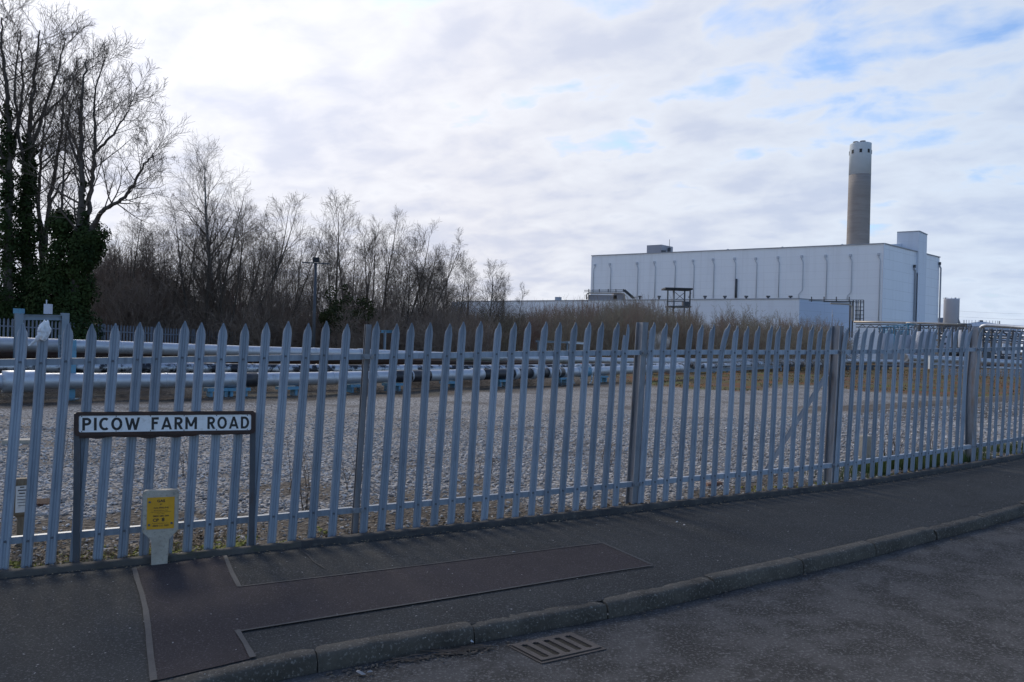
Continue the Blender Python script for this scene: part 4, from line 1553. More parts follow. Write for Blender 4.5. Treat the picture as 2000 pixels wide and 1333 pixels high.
for i in range(60):
    x0 = rr.uniform(1820, 2000); y0 = np.interp(x0, [1820, 2000], [1046, 998]) + abs(rr.gauss(0, 7)) + 3
    deb.append((x0, float(y0), rr.uniform(0.02, 0.05), rr.uniform(0.008, 0.016)))
scraps('gutter_debris', deb, mk('gutter_leaves', (0.055, 0.043, 0.035), 0.95, 0, (0.15, 0.12, 0.09), 18, 4), 'dead leaves and grit gathered in the gutter along the kerb', 'debris', 'stuff', surf=road_z, seed=9, lift=-0.004)
mb = MB()
for i in range(26):
    x0 = rr.uniform(770, 940); y0 = 1262 + (900 - x0) * 0.17 + rr.uniform(6, 18)
    p = on_surface(x0, y0, road_z) + Vector((0, 0, 0.008)); a = rr.uniform(-0.4, 0.5)
    d = Vector((math.cos(a), math.sin(a), rr.uniform(-0.05, 0.1))) * rr.uniform(0.04, 0.12)
    mb.tube([p - d, p + d * 0.2 + Vector((0, 0, 0.008)), p + d], [0.002, 0.0025, 0.0015], 4)
tag(obj('gutter_twigs', mb, m_twig), 'thin dead twigs lying in the gutter left of the drain grate', 'twigs', kind='stuff')


# leaf litter, moss and weeds along the foot of the fence
def leaves_np(name, x, y, z, size, mat, seed, up=0.5, label='', cat='', kind='stuff', parent=None):
    rg = np.random.default_rng(seed); n = len(x)
    a = rg.normal(size=(n, 3)); a[:, 2] += 0; nrm = rg.normal(size=(n, 3)); nrm[:, 2] += up * 4
    nrm /= np.linalg.norm(nrm, axis=1, keepdims=True)
    t1 = np.cross(nrm, a); t1 /= np.linalg.norm(t1, axis=1, keepdims=True)
    t2 = np.cross(nrm, t1)
    c = np.stack([x, y, z], 1); s_ = size[:, None]
    v = np.stack([c - t1 * s_, c - t2 * s_ * 0.5 + nrm * s_ * 0.15, c + t1 * s_, c + t2 * s_ * 0.5 + nrm * s_ * 0.15], 1).reshape(-1, 3)
    f = (np.arange(n) * 4)[:, None] + np.arange(4)[None]
    o = np_obj(name, v, f, mat, parent=parent, kind=kind)
    if label:
        tag(o, label, cat, kind=kind)
    return o


rg = np.random.default_rng(12)
lu = rg.uniform(P0 - 0.4, P0 + 4.4, 30000); lb = np.abs(rg.normal(0, 0.55, 30000)) + 0.0
lx = np.empty(30000); ly = np.empty(30000)
for i in range(30000):
    p, T, N = fence_at(lu[i])
    lx[i] = p.x - N.x * (lb[i] - 0.075); ly[i] = p.y - N.y * (lb[i] - 0.075)
wgt = np.clip(1.1 - (lu - P0) * 0.35, 0.08, 1) * np.exp(-lb * np.where(lu < P0 + 1.1, 0.9, 3.5))
wgt = np.where(lu > P0 + 1.5, 1.0 * np.exp(-lb * 9), wgt)
nzv = np.array([mnoise.noise(Vector((a * 1.3, b * 1.3, 2))) for a, b in zip(lx, ly)])
kp = rg.uniform(0, 1, 30000) < wgt * (0.5 + nzv * 1.4) * 0.8
lx, ly = lx[kp], ly[kp]
lz = ground_np(lx, ly) + rg.uniform(0.004, 0.03, len(lx))
leaves_np('leaf_litter', lx, ly, lz, rg.uniform(0.010, 0.028, len(lx)), m_litterleaf, 5, 0.5, 'brown dead leaves and stalks heaped along the foot of the fence', 'leaf litter')
mu = np.concatenate([rg.uniform(P0 + 0.0, P0 + 0.95, 2600), rg.uniform(P0 + 2.4, P0 + 4.6, 900)])
mxx = np.empty(len(mu)); myy = np.empty(len(mu)); mof = np.abs(rg.normal(0.05, 0.16, len(mu)))
for i in range(len(mu)):
    p, T, N = fence_at(mu[i])
    mxx[i] = p.x - N.x * (mof[i] - 0.07); myy[i] = p.y - N.y * (mof[i] - 0.07)
mk_ = np.array([mnoise.noise(Vector((a * 2.4, b * 2.4, 7))) for a, b in zip(mxx, myy)]) > 0.0
mxx, myy = mxx[mk_], myy[mk_]
stones('moss', mxx, myy, np.random.default_rng(2).uniform(0.010, 0.026, len(mxx)), 6, m_moss)
tag(bpy.data.objects['moss'], 'cushions of yellow green moss along the foot of the fence', 'moss', kind='stuff')


def blades(name, x, y, h, w, mat, seed, lean=0.35, z=None):
    rg = np.random.default_rng(seed); n = len(x)
    z = ground_np(x, y) - 0.01 if z is None else z
    a = rg.uniform(0, 6.28, n); d = np.stack([np.cos(a), np.sin(a), np.zeros(n)], 1)
    s_ = np.stack([-np.sin(a), np.cos(a), np.zeros(n)], 1)
    b = np.stack([x, y, z], 1); ln = (rg.uniform(0.1, 1, n) * lean * h)[:, None]
    hh = h[:, None]; ww = w[:, None]
    zv = np.array([0, 0, 1.0])
    v = np.stack([b - s_ * ww, b + s_ * ww, b + d * ln * 0.35 + zv * hh * 0.6 + s_ * ww * 0.8, b + d * ln * 0.35 + zv * hh * 0.6 - s_ * ww * 0.8, b + d * ln + zv * hh + s_ * ww * 0.15, b + d * ln + zv * hh - s_ * ww * 0.15], 1).reshape(-1, 3)
    o6 = (np.arange(n) * 6)[:, None]
    f = np.concatenate([o6 + np.array([[0, 1, 2, 3]]), o6 + np.array([[3, 2, 4, 5]])], 0)
    return np_obj(name, v, f, mat, kind='stuff')


def along(u, off):
    xs = np.empty(len(u)); ys = np.empty(len(u))
    for i in range(len(u)):
        p, T, N = fence_at(u[i])
        xs[i] = p.x - N.x * off[i]; ys[i] = p.y - N.y * off[i]
    return xs, ys


gu_ = np.concatenate([rg.uniform(P0 + 3.32, P0 + 4.0, 5200), rg.uniform(P0 + 4.05, P0 + 4.7, 2200), rg.uniform(P0 + 3.02, P0 + 3.3, 300)])
go_ = np.abs(rg.normal(0.20, 0.14, len(gu_))) + 0.03
ax1, ay1 = along(gu_, go_)
kk = np.array([mnoise.noise(Vector((a * 2.0, b * 2.0, 3))) for a, b in zip(ax1, ay1)]) > -0.12
ax1, ay1 = ax1[kk], ay1[kk]
tag(blades('green_grass', ax1, ay1, rg.uniform(0.06, 0.17, len(ax1)), rg.uniform(0.002, 0.004, len(ax1)), m_grass, 3), 'strip of fresh green grass growing behind the fence at the right', 'grass', kind='stuff')
# rough grass beyond the gravel
fx = rg.uniform(-14, 60, 70000); fy = 17 + 60 * rg.uniform(0, 1, 70000) ** 1.8
bdy = np.interp(fx, gbx, gby)
kk = (fy > bdy + 0.1) & (np.abs(fx) < fy * 0.72 + 2)
gpn = np.array([mnoise.noise(Vector((a * 0.35, b * 0.35, 12))) for a, b in zip(fx, fy)]); kk &= (gpn > -0.05) & ((fx > 5) | (fy > bdy + 9))
fx, fy = fx[kk][:16000], fy[kk][:16000]
tag(blades('rough_grass', fx, fy, rg.uniform(0.02, 0.09, len(fx)), 0.005 + 0.0004 * fy, m_drygrass, 4, 0.8), 'rough brown and olive grass beyond the far edge of the gravel', 'rough grass', kind='stuff')
# tall dead stalks standing in the gravel
mb = MB(); rr = random.Random(31)
for px, py, hh, n_ in ((1742, 905, 0.55, 9), (1752, 900, 0.45, 7), (600, 1000, 0.55, 8), (575, 960, 0.6, 5), (950, 930, 0.35, 5), (1360, 900, 0.35, 4), (130, 900, 0.8, 3), (1180, 905, 0.3, 4), (1820, 880, 0.35, 5), (370, 930, 0.45, 4), (690, 955, 0.35, 4)):
    for k in range(n_):
        p = on_surface(px + rr.uniform(-14, 14), py + rr.uniform(-6, 6), ground_z)
        d = Vector((rr.uniform(-0.25, 0.25), rr.uniform(-0.2, 0.2), 1))
        L = hh * rr.uniform(0.5, 1.1)
        mb.tube([p, p + d * L * 0.5, p + d * L + Vector((rr.uniform(-.05, .05), 0, 0))], [0.004, 0.003, 0.002], 4)
        for q in range(3):
            b0 = p + d * L * rr.uniform(0.4, 0.95)
            mb.tube([b0, b0 + Vector((rr.uniform(-.08, .08), rr.uniform(-.08, .08), rr.uniform(.02, .09)))], [0.0025, 0.0015], 3)
tag(obj('dead_stalks', mb, m_twig), 'thin dead weed stalks standing here and there in the gravel', 'dead weeds', kind='stuff')

# ------------------------------------------------------------------ pipelines across the yard
def path3(spec, step=1.0):
    """smooth path through (px, py, depth) sight points"""
    pts = [pt(*s) for s in spec]
    out = []
    for i in range(len(pts) - 1):
        L = (pts[i + 1] - pts[i]).length
        n = max(2, int(L / step))
        for k in range(n):
            out.append(catmull(pts, i, k / n))
    out.append(pts[-1])
    return out


def plen(path):
    l = [0.0]
    for a, b in zip(path[:-1], path[1:]):
        l.append(l[-1] + (b - a).length)
    return l


def along_path(path, L, s):
    i = min(len(path) - 2, max(0, int(np.searchsorted(L, s, side='right')) - 1))
    w = (s - L[i]) / max(1e-6, L[i + 1] - L[i])
    return path[i].lerp(path[i + 1], w), (path[i + 1] - path[i]).normalized()


def s_at_px(path, L, px):
    best = (1e9, 0)
    for i, p in enumerate(path):
        d = p - EYE
        x = 1000 + FPX * d.dot(CR) / d.y
        if abs(x - px) < best[0]:
            best = (abs(x - px), L[i])
    return best[1]


def sub_path(path, L, s0, s1, step=0.5):
    n = max(2, int((s1 - s0) / step) + 1)
    return [along_path(path, L, s0 + (s1 - s0) * i / (n - 1))[0] for i in range(n)]


def pipeline(name, label, spec, r, mat, step=1.0, ring=3.0, sleeves=(), collars=(), ring_r=0.008, jitter=0.0, seed=1):
    path = path3(spec, step)
    L = plen(path)
    t = thing(name, label, 'pipeline', path[0], 'pipelines crossing the gravel yard')
    mb = MB(); mb.tube(path, r, 18)
    body = obj('pipe', mb, mat, t)
    if ring:
        s = ring * 0.3
        rr = random.Random(seed)
        while s < L[-1] - 0.2:
            p, d = along_path(path, L, s)
            mb = MB(); mb.tube([p - d * 0.03, p - d * 0.028, p + d * 0.028, p + d * 0.03], [r, r + ring_r, r + ring_r, r], 18, cap=False)
            obj('joint_band', mb, mat, body)
            s += ring * rr.uniform(0.85, 1.15)
    for a, b in sleeves:
        s0, s1 = s_at_px(path, L, a), s_at_px(path, L, b)
        mb = MB(); mb.tube(sub_path(path, L, s0, s1), r * 1.03, 18)
        obj('black_sleeve', mb, m_sleeve, t)
    for a, b, k in collars:
        s0, s1 = s_at_px(path, L, a), s_at_px(path, L, b)
        mb = MB()
        sp_ = sub_path(path, L, s0, max(s1, s0 + 0.25), 0.15)
        mb.tube(sp_, [r * k] * (len(sp_) - 1) + [r * k * 0.97], 18)
        obj('flange_cover', mb, m_alu, t)
    return t, path, L


pl1, path1, L1 = pipeline('pipeline', 'fat silver pipe nearest the fence with black sleeved joints', [(-200, 751, 16.5), (-60, 748, 17.6), (80, 745, 18.5), (300, 744, 20.0), (500, 742, 21.7), (650, 739, 23.6), (800, 735, 26), (1050, 729, 31), (1200, 724, 35.5), (1330, 720, 40)], 0.195, m_alu, 0.5, 1.6,
                         sleeves=((449, 497), (757, 828), (944, 1003), (1008, 1032), (1043, 1066), (1072, 1092)), collars=((-20, 3, 1.0), (38, 62, 1.35), (430, 449, 1.07), (925, 943, 1.12), (1000, 1007, 1.2), (1033, 1042, 1.25), (1063, 1070, 1.15), (1118, 1127, 1.12)), seed=2)
pl2, path2, L2 = pipeline('pipeline', 'weathered silver pipe with blackened lower side running second from the fence', [(-200, 716, 18.5), (0, 717, 19.6), (160, 718, 20.8), (400, 720, 22.8), (600, 722, 24.8), (800, 722, 27.5), (1000, 721, 31), (1200, 717, 36), (1340, 715, 42)], 0.165, m_alu_w, 0.5, 2.0, seed=3, sleeves=((88, 112),))
pl3, path3_, L3 = pipeline('pipeline', 'uppermost long silver pipe curving away behind the others', [(-200, 668, 19), (0, 672, 22), (200, 678, 24), (500, 687, 29), (700, 691, 33.5), (900, 697, 39.5), (1080, 702, 45), (1250, 706, 51), (1400, 706, 58), (1600, 706, 68), (1750, 707, 78), (1960, 712, 95)], 0.20, m_alu, 0.8, 3.0, seed=4,
                          collars=((1268, 1330, 1.32), (1330, 1345, 1.15), (690, 700, 1.12)))
pl4, path4, L4 = pipeline('pipeline', 'dark rust red pipe lying beneath the uppermost silver pipe', [(-200, 692, 19.3), (0, 693, 22.3), (200, 696, 24.3), (500, 703, 29.3), (700, 705, 34), (900, 710, 40), (1100, 713, 47), (1250, 714, 53)], 0.13, m_rustpipe, 0.8, 0)
pl5, path5, L5 = pipeline('pipeline', 'thin pale pipe low on the far rack, bending among silver elbows', [(1255, 716, 44), (1310, 716, 47), (1345, 711, 49), (1362, 717, 51), (1420, 714, 55), (1500, 711, 60), (1580, 712, 66), (1650, 712, 72)], 0.17, m_alu_w, 0.5, 2.4, collars=((1372, 1384, 1.4), (1448, 1460, 1.3), (1480, 1490, 1.3)), seed=5)
pl6, path6, L6 = pipeline('pipeline', 'slim bright pipe running level far off on the right', [(1640, 708, 74), (1760, 709, 80), (1880, 716, 86), (2010, 722, 92), (2200, 727, 98)], 0.15, m_alu, 1.0, 0)
pl7, path7, L7 = pipeline('pipeline', 'thick silver pipe with a bulky start far off on the right', [(1768, 699, 72), (1830, 702, 73.5), (1900, 705, 75), (2100, 716, 79)], 0.30, m_alu, 1.0, 3.0, collars=((1768, 1776, 1.2),))


# saddles under the nearest pipe
def saddle(path, L, px, r, mat, label, drop=None):
    s = s_at_px(path, L, px)
    p, d = along_path(path, L, s)
    g = ground_z(p.x, p.y)
    dz = Vector((d.x, d.y, 0)).normalized(); nz_ = Vector((dz.y, -dz.x, 0)); Z = Vector((0, 0, 1))
    t = thing('pipe_saddle', label, 'pipe support', (p.x, p.y, g), 'blue saddles carrying the nearest pipe')
    mb = MB()
    mb.box(Vector((p.x, p.y, p.z - r - 0.055)), (0.62, 0.34, 0.085), (dz, nz_, Z))
    obj('cradle', mb, mat, t)
    mb = MB()
    h = max(0.08, p.z - r - 0.10 - g)
    for q in (-0.2, 0.2):
        mb = MB()
        mb.box(Vector((p.x, p.y, g + h / 2 - 0.03)) + dz * q, (0.08, 0.26, h + 0.04), (dz, nz_, Z))
        obj('leg', mb, mat, t)


for px, what in ((405, 'left of the first black sleeve'), (470, 'under the first black sleeve'), (548, 'just right of the first black sleeve'), (690, 'behind the fence post nearest the nameplate'), (766, 'under the second black sleeve'), (870, 'right of the second black sleeve'), (985, 'under the third black sleeve'), (1104, 'near the far valve'), (1180, 'right of the valve, furthest along')):
    saddle(path1, L1, px, 0.195, m_blue, 'blue painted saddle under the nearest pipe, ' + what)

# valve with blue bonnet on the near pipe
s = s_at_px(path1, L1, 1140); p, d = along_path(path1, L1, s)
vt = thing('pipe_valve', 'upright pipe valve with pale flanges and a blue and red body', 'valve', (p.x, p.y, ground_z(p.x, p.y)))
Z = Vector((0, 0, 1))
for q in (-0.28, 0.30):
    mb = MB(); c = p + d * q - Z * 0.15
    for k in range(24):
        a0 = 2 * math.pi * k / 24; a1 = 2 * math.pi * (k + 1) / 24
        sd_ = Vector((d.y, -d.x, 0)).normalized()
        e = lambda a: c + sd_ * (0.20 * math.cos(a)) + d * (0.16 * math.cos(a) if False else 0.14 * math.cos(a)) + Z * (0.46 * math.copysign(abs(math.sin(a)) ** 0.6, math.sin(a)))
        mb.tube([e(a0), e(a1)], 0.035, 8)
    obj('guard_hoop', mb, m_white_r, vt)
mb = MB(); mb.tube([p + d * 0.18 - Z * 0.45, p + d * 0.18 + Z * 0.32], 0.10, 12); mb.tube([p - d * 0.25, p + d * 0.4], 0.23, 16)
obj('valve_body', mb, m_blue, vt)
mb = MB(); mb.tube([p + d * 0.05 + Z * 0.0, p + d * 0.05 + Z * 0.34], 0.04, 10); mb.tube([p + d * 0.05 + Z * 0.30, p + d * 0.05 + Z * 0.34], 0.12, 14)
obj('red_stem', mb, mk('red_paint', (0.35, 0.03, 0.03), 0.5), vt)


# portal frames that carry the upper pipes
def portal(label, cols_, beam, w, mat, extra=None):
    bases = []
    for px, ptop, dpt in cols_:
        c = pt(px, ptop, dpt)
        bases.append(c)
    g = ground_z(bases[0].x, bases[0].y)
    t = thing('pipe_portal', label, 'pipe support', (bases[0].x, bases[0].y, g), 'blue portal frames over the pipes')
    for c in bases:
        mb = MB()
        g = ground_z(c.x, c.y) - 0.1
        ibeam(mb, Vector((c.x, c.y, 0)), Vector((0.75, 0.66, 0)), Vector((0.66, -0.75, 0)), w, w * 1.1, [g, c.z], lambda z: (0, 0), 0.02, 0.02)
        obj('column', mb, mat, t)
        mb = MB(); mb.box((c.x, c.y, g + 0.14), (w * 1.7, w * 1.7, 0.03))
        obj('base_plate', mb, mat, t)
    if beam:
        for (a, b, bw, bh, m_) in beam:
            mb = MB(); A = pt(*a); B = pt(*b)
            mb.bar(A, B, bw, bh)
            mb.bar(A + Vector((0, 0, bh / 2)), B + Vector((0, 0, bh / 2)), bw * 2.2, 0.02); mb.bar(A - Vector((0, 0, bh / 2)), B - Vector((0, 0, bh / 2)), bw * 2.2, 0.02)
            obj('crossbeam', mb, m_, t)
    return t


portal('bright blue stub column rising beside the pipes, nearest the left edge', [(141, 664, 19.0)], None, 0.16, m_blue)
fr_ = portal('grey blue portal frame with a high crossbeam over the pipes at the far left', [(37, 612, 21.6), (127, 612, 22.6)], [((30, 620, 21.6), (124, 621, 22.6), 0.10, 0.13, m_bluegrey)], 0.19, m_bluegrey)
mb = MB(); mb.box(pt(37, 608, 21.6), (0.21, 0.18, 0.14)); obj('end_box', mb, m_blue, fr_)
mb = MB(); mb.bar(pt(115, 655, 22.0), pt(115, 700, 22.0), 0.03); mb.bar(pt(123, 655, 22.0), pt(123, 700, 22.0), 0.03)
for k in range(7):
    mb.bar(pt(115, 657 + k * 7, 22.0), pt(123, 657 + k * 7, 22.0), 0.022)
obj('ladder_tray', mb, m_bluegrey, fr_)
mb = MB(); c = pt(94, 604, 22.2); mb.box(c, (0.17, 0.14, 0.28)); mb.tube([c + Vector((-0.05, 0, 0.1)), c + Vector((-0.05, 0, 0.26))], 0.015, 8)
obj('junction_box', mb, m_tank, fr_)
t_ = portal('small pale blue goalpost standing beyond the pipes, left of the middle', [(752, 648, 41), (769, 648, 43)], [((747, 648, 41), (769, 648, 43), 0.12, 0.12, m_blue)], 0.10, m_bluegrey)
t_ = portal('low grey goalpost with a white end standing beyond the pipes near the middle', [(1052, 668, 47), (1108, 669, 49)], [((1048, 667, 47), (1108, 669, 49), 0.12, 0.10, m_bluegrey), ((1108, 669, 49), (1140, 671, 50), 0.12, 0.12, m_white_r)], 0.10, m_bluegrey)

# the low steel rack further along, on its legs
A = pt(1238, 726, 45); B = pt(1420, 722, 54); Cc = pt(1525, 716, 60)
rk_ = thing('pipe_rack', 'long low grey blue steel rack on short legs carrying far pipes', 'pipe rack', (A.x, A.y, ground_z(A.x, A.y)))
for a, b in ((A, B), (B, Cc)):
    mb = MB(); mb.bar(a, b, 0.08, 0.22); mb.bar(a + Vector((0, 0, 0.11)), b + Vector((0, 0, 0.11)), 0.2, 0.02); mb.bar(a - Vector((0, 0, 0.11)), b - Vector((0, 0, 0.11)), 0.2, 0.02)
    obj('beam', mb, m_bluegrey, rk_)
for k in range(11):
    q = k / 10
    c = (A.lerp(B, q / 0.6) if q < 0.6 else B.lerp(Cc, (q - 0.6) / 0.4))
    mb = MB(); g = ground_z(c.x, c.y)
    mb.box((c.x, c.y, (g + c.z) / 2 - 0.05), (0.14, 0.14, c.z - g))
    obj('leg', mb, m_bluegrey, rk_)
P_a = pt(1540, 716, 62); P_b = pt(1760, 717, 80)
rk2 = thing('pipe_rack', 'row of dark short trestles under the far bright pipes', 'pipe rack', (P_a.x, P_a.y, ground_z(P_a.x, P_a.y)))
for k in range(14):
    c = P_a.lerp(P_b, k / 13); g = ground_z(c.x, c.y); mb = MB()
    mb.box((c.x, c.y, (g + c.z) / 2), (0.22, 0.22, c.z - g)); mb.box((c.x, c.y, c.z + 0.06), (0.9, 0.25, 0.16))
    obj('trestle', mb, m_darksteel, rk2)

# ------------------------------------------------------------------ the far palisade fences
def far_fence(name, label, a, b, pitch, h, mat, w=0.07, maxn=98, postn=6):
    a = Vector(a); b = Vector(b)
    d = b - a; L = Vector((d.x, d.y, 0)).length
    T = Vector((d.x, d.y, 0)).normalized()
    t = thing(name, label, 'fence', a)
    mb = MB()
    mb.add([(-w / 2, 0, 0), (w / 2, 0, 0), (w / 2, 0, h - 0.07), (0, 0, h), (-w / 2, 0, h - 0.07), (0, -0.02, 0), (0, -0.02, h - 0.02),
            (-w / 2, 0.01, 0), (w / 2, 0.01, 0), (w / 2, 0.01, h - 0.07), (0, 0.01, h), (-w / 2, 0.01, h - 0.07)],
           [(0, 5, 6, 3, 4), (5, 1, 2, 3, 6), (8, 7, 11, 10, 9), (1, 8, 9, 2), (7, 0, 4, 11)])
    me = mesh_only('pale', mb, mat)
    n = min(maxn, int(L / pitch))
    for k in range(n):
        o = bpy.data.objects.new('pale', me); COL.objects.link(o); o.parent = t
        o.location = d * ((k + 0.5) / n); o.rotation_euler = (0, 0, math.atan2(T.y, T.x))
    for z in (0.3, h - 0.35):
        mb = MB(); mb.bar(a + Vector((0, 0, z)) - Vector((T.y, -T.x, 0)) * 0.03, b + Vector((0, 0, z)) - Vector((T.y, -T.x, 0)) * 0.03, 0.05)
        obj('rail', mb, mat, t)
    for k in range(postn + 1):
        mb = MB(); c = a + d * (k / postn) - Vector((T.y, -T.x, 0)) * 0.08
        mb.box(c + Vector((0, 0, h / 2)), (0.09, 0.09, h))
        obj('post', mb, mat, t)
    return t


m_galv_f = mk('dull_galvanised', (0.16, 0.18, 0.22), 0.6, 0.1, (0.22, 0.24, 0.28), 3, 5)
far_fence('palisade_fence', 'distant grey palisade fence standing under the trees behind the pipes', (pt(-30, 619, 33.0).x, 33.0, pt(-30, 619, 33.0).z - 2.15), (pt(520, 652, 49).x, 49.0, pt(520, 652, 49).z - 2.15), 0.185, 2.15, m_galv_f, 0.085)
m_galv_p = mk('pale_galvanised', (0.30, 0.32, 0.36), 0.6, 0.2, (0.36, 0.38, 0.42), 3, 5)
aa = pt(1835, 719, 62); ab = pt(2080, 724, 62)
far_fence('palisade_fence', 'distant pale palisade fence at the right beyond the rough grass', (aa.x, 62, aa.z - 1.9), (ab.x, 61, ab.z - 1.9), 0.19, 1.9, m_galv_p, 0.09, 90, 4)

# ------------------------------------------------------------------ floodlight column among the trees
lb_ = pt(613, 660, 40); lt_ = pt(616.5, 514, 40)
g = ground_z(lb_.x, lb_.y)
lc = thing('floodlight_column', 'slim dark floodlight column with a crossbar standing among bare trees', 'lamp post', (lt_.x, lt_.y, g))
mb = MB(); mb.tube([(lt_.x, lt_.y, g), (lt_.x, lt_.y, lt_.z)], [0.10, 0.075], 10); obj('column', mb, m_darksteel, lc)
mb = MB(); mb.bar(pt(590, 513, 40), pt(644, 516, 40), 0.055); obj('crossbar', mb, m_darksteel, lc)
mb = MB(); mb.box(pt(617.5, 508, 40), (0.30, 0.16, 0.24)); mb.box(pt(617.5, 509, 39.9), (0.26, 0.03, 0.17)); obj('floodlight', mb, m_dark, lc)

# ------------------------------------------------------------------ power station hall
def ray_wall(px, a, b):
    """depth where the sight plane at photo column px (at the horizon) meets the wall line a-b"""
    k = (CR * ((px - 1000) / FPX) + CF)
    kx = k.x / k.y
    den = (b.x - a.x) - kx * (b.y - a.y)
    s = (kx * a.y - a.x) / den
    return a + (b - a) * s


def zpx(px, py, Y):
    return pt(px, py, Y).z


HY = 205.0
cB = pt(1722, 640, HY); cA = pt(1151.5, 640, 254.5); cC = pt(1831.5, 640, 232.5)
cB.z = cA.z = cC.z = 0
cD = cA + (cC - cB)
roofB = zpx(1722, 476, cB.y); roofA = zpx(1153, 500, cA.y); roofC = zpx(1833, 503, cC.y)
GB_ = -3.0
hall = thing('power_station_hall', 'huge white clad turbine hall of the power station with downpipes along its face', 'building', (cB.x, cB.y, GB_))


def slope_wall(mb, a, b, z0, za, zb):
    L = (b - a).length
    mb.add([(a.x, a.y, z0), (b.x, b.y, z0), (b.x, b.y, zb), (a.x, a.y, za)], [(0, 1, 2, 3)], False, [[(0, z0), (L, z0), (L, zb), (0, za)]])


mb = MB(); slope_wall(mb, cA, cB, GB_, roofA, roofB); obj('front_wall', mb, m_panel, hall)
mb = MB(); slope_wall(mb, cB, cC, GB_, roofB, roofC); obj('end_wall', mb, m_panel_s, hall)
mb = MB(); slope_wall(mb, cC, cD, GB_, roofC, roofA); slope_wall(mb, cD, cA, GB_, roofA, roofA); obj('rear_wall', mb, m_panel, hall)
mb = MB(); mb.add([(cA.x, cA.y, roofA - 0.3), (cB.x, cB.y, roofB - 0.3), (cC.x, cC.y, roofC - 0.3), (cD.x, cD.y, roofA - 0.3)], [(0, 1, 2, 3)]); obj('roof', mb, m_panel_g, hall)
fT = (cB - cA).normalized(); fN = Vector((fT.y, -fT.x, 0))
eT = (cC - cB).normalized(); eN = Vector((eT.y, -eT.x, 0))
m_trim = mk('eaves_trim', (0.34, 0.36, 0.40), 0.6)
mb = MB()
for a, za, b, zb, N in ((cA, roofA, cB, roofB, fN), (cB, roofB, cC, roofC, eN)):
    mb.bar(Vector((a.x, a.y, za + 0.05)) + N * 0.1, Vector((b.x, b.y, zb + 0.05)) + N * 0.1, 0.4, 0.2)
obj('eaves_flashing', mb, m_trim, hall)
mb = MB()
mb.bar(Vector((cB.x, cB.y, GB_)) + fN * 0.05 + eN * 0.05, Vector((cB.x, cB.y, roofB)) + fN * 0.05 + eN * 0.05, 0.2, 0.2)
obj('corner_trim', mb, mk('corner_trim', (0.70, 0.75, 0.83), 0.5), hall)
m_dp = mk('downpipe_grey', (0.47, 0.50, 0.55), 0.5)
dps = [(1156, 517, 573), (1189.5, 515, 573), (1242.5, 513.5, 583), (1276.5, 511.5, 583), (1315.5, 510.5, 562), (1352, 509, 583), (1391, 506.5, 583), (1433, 505, 583), (1474.5, 505, 583), (1518, 503, 582), (1564.5, 501, 583), (1611, 500, 585), (1659.5, 499, 587), (1715, 497, 628)]
for i, (px, y0, y1) in enumerate(dps):
    w0 = ray_wall(px, cA, cB) + fN * 0.22
    z0, z1 = zpx(px, y1, w0.y), zpx(px, y0 + 7, w0.y)
    mb = MB()
    c = Vector((w0.x, w0.y, 0))
    up = c + Vector((0, 0, z1)); off = -fT * (0.42 if i else -0.42)
    path = [c + Vector((0, 0, z0)), c + Vector((0, 0, z1 - 0.6)), c + Vector((0, 0, z1 - 0.2)) + off * 0.25, c + Vector((0, 0, z1 + 0.15)) + off * 0.9, c + Vector((0, 0, z1 + 0.8)) + off]
    if i in (10, 12):
        path = [path[0] - fT * 0.9, path[0] - fT * 0.9 + Vector((0, 0, 1.2)), path[0] + Vector((0, 0, 2.2))] + path[1:]
    mb.tube(path, 0.105, 8)
    dp = obj('downpipe', mb, m_dp, hall)
    mb = MB(); mb.box(c + Vector((0, 0, z1 + 0.95)) + off, (0.55, 0.4, 0.7), (fT, fN, Vector((0, 0, 1))))
    obj('hopper', mb, m_dp, dp)
for px, y0, y1 in ((1435.5, 545, 582),):
    w0 = ray_wall(px, cA, cB) + fN * 0.3
    mb = MB(); mb.tube([(w0.x, w0.y, zpx(px, y1, w0.y)), (w0.x, w0.y, zpx(px, y0, w0.y))], 0.3, 10); obj('vent_pipe', mb, m_darksteel, hall)
# end wall: downpipes and the stair tower
for px, y0, y1 in ((1782.5, 524, 627), (1831.5, 518, 628)):
    w0 = ray_wall(px, cB, cC) + eN * 0.3
    z0, z1 = zpx(px, y1, w0.y), zpx(px, y0 + 6, w0.y); c = Vector((w0.x, w0.y, 0))
    mb = MB(); mb.tube([c + Vector((0, 0, z0)), c + Vector((0, 0, z1)), c + Vector((0, 0, z1 + 0.5)) - eT * 0.9, c + Vector((0, 0, z1 + 1.2)) - eT * 0.9], 0.24, 8); dp = obj('downpipe', mb, m_dp, hall)
    mb = MB(); mb.box(c + Vector((0, 0, z1 + 1.3)) - eT * 0.9, (0.7, 0.5, 0.8), (eT, eN, Vector((0, 0, 1)))); obj('hopper', mb, m_darksteel, dp)
tP = ray_wall(1785.5, cB, cC) + eN * 0.5; tQ = ray_wall(1801.5, cB, cC) + eN * 0.5
tz = zpx(1786, 452.5, tP.y)
dep = -eN * 0
back_ = fN * 0
tR = tQ - fT * 5.6; tS = tP - fT * 5.6
tz = zpx(1787, 452, tP.y)
m_tower = mk_panel('tower_cladding', (0.60, 0.65, 0.73), 6.5, 3.0, 0.9, True, 0.45)
mb = MB()
slope_wall(mb, tP, tQ, GB_, tz, zpx(1801.5, 459, tQ.y)); zq = zpx(1801.5, 459, tQ.y)
slope_wall(mb, tS, tP, roofB - 6, zpx(1755, 453.5, tS.y) if False else tz, tz)
slope_wall(mb, tQ, tR, GB_, zq, zq); slope_wall(mb, tR, tS, roofB - 6, zq, tz)
mb.add([(tP.x, tP.y, tz), (tQ.x, tQ.y, zq), (tR.x, tR.y, zq), (tS.x, tS.y, tz)], [(0, 1, 2, 3)])
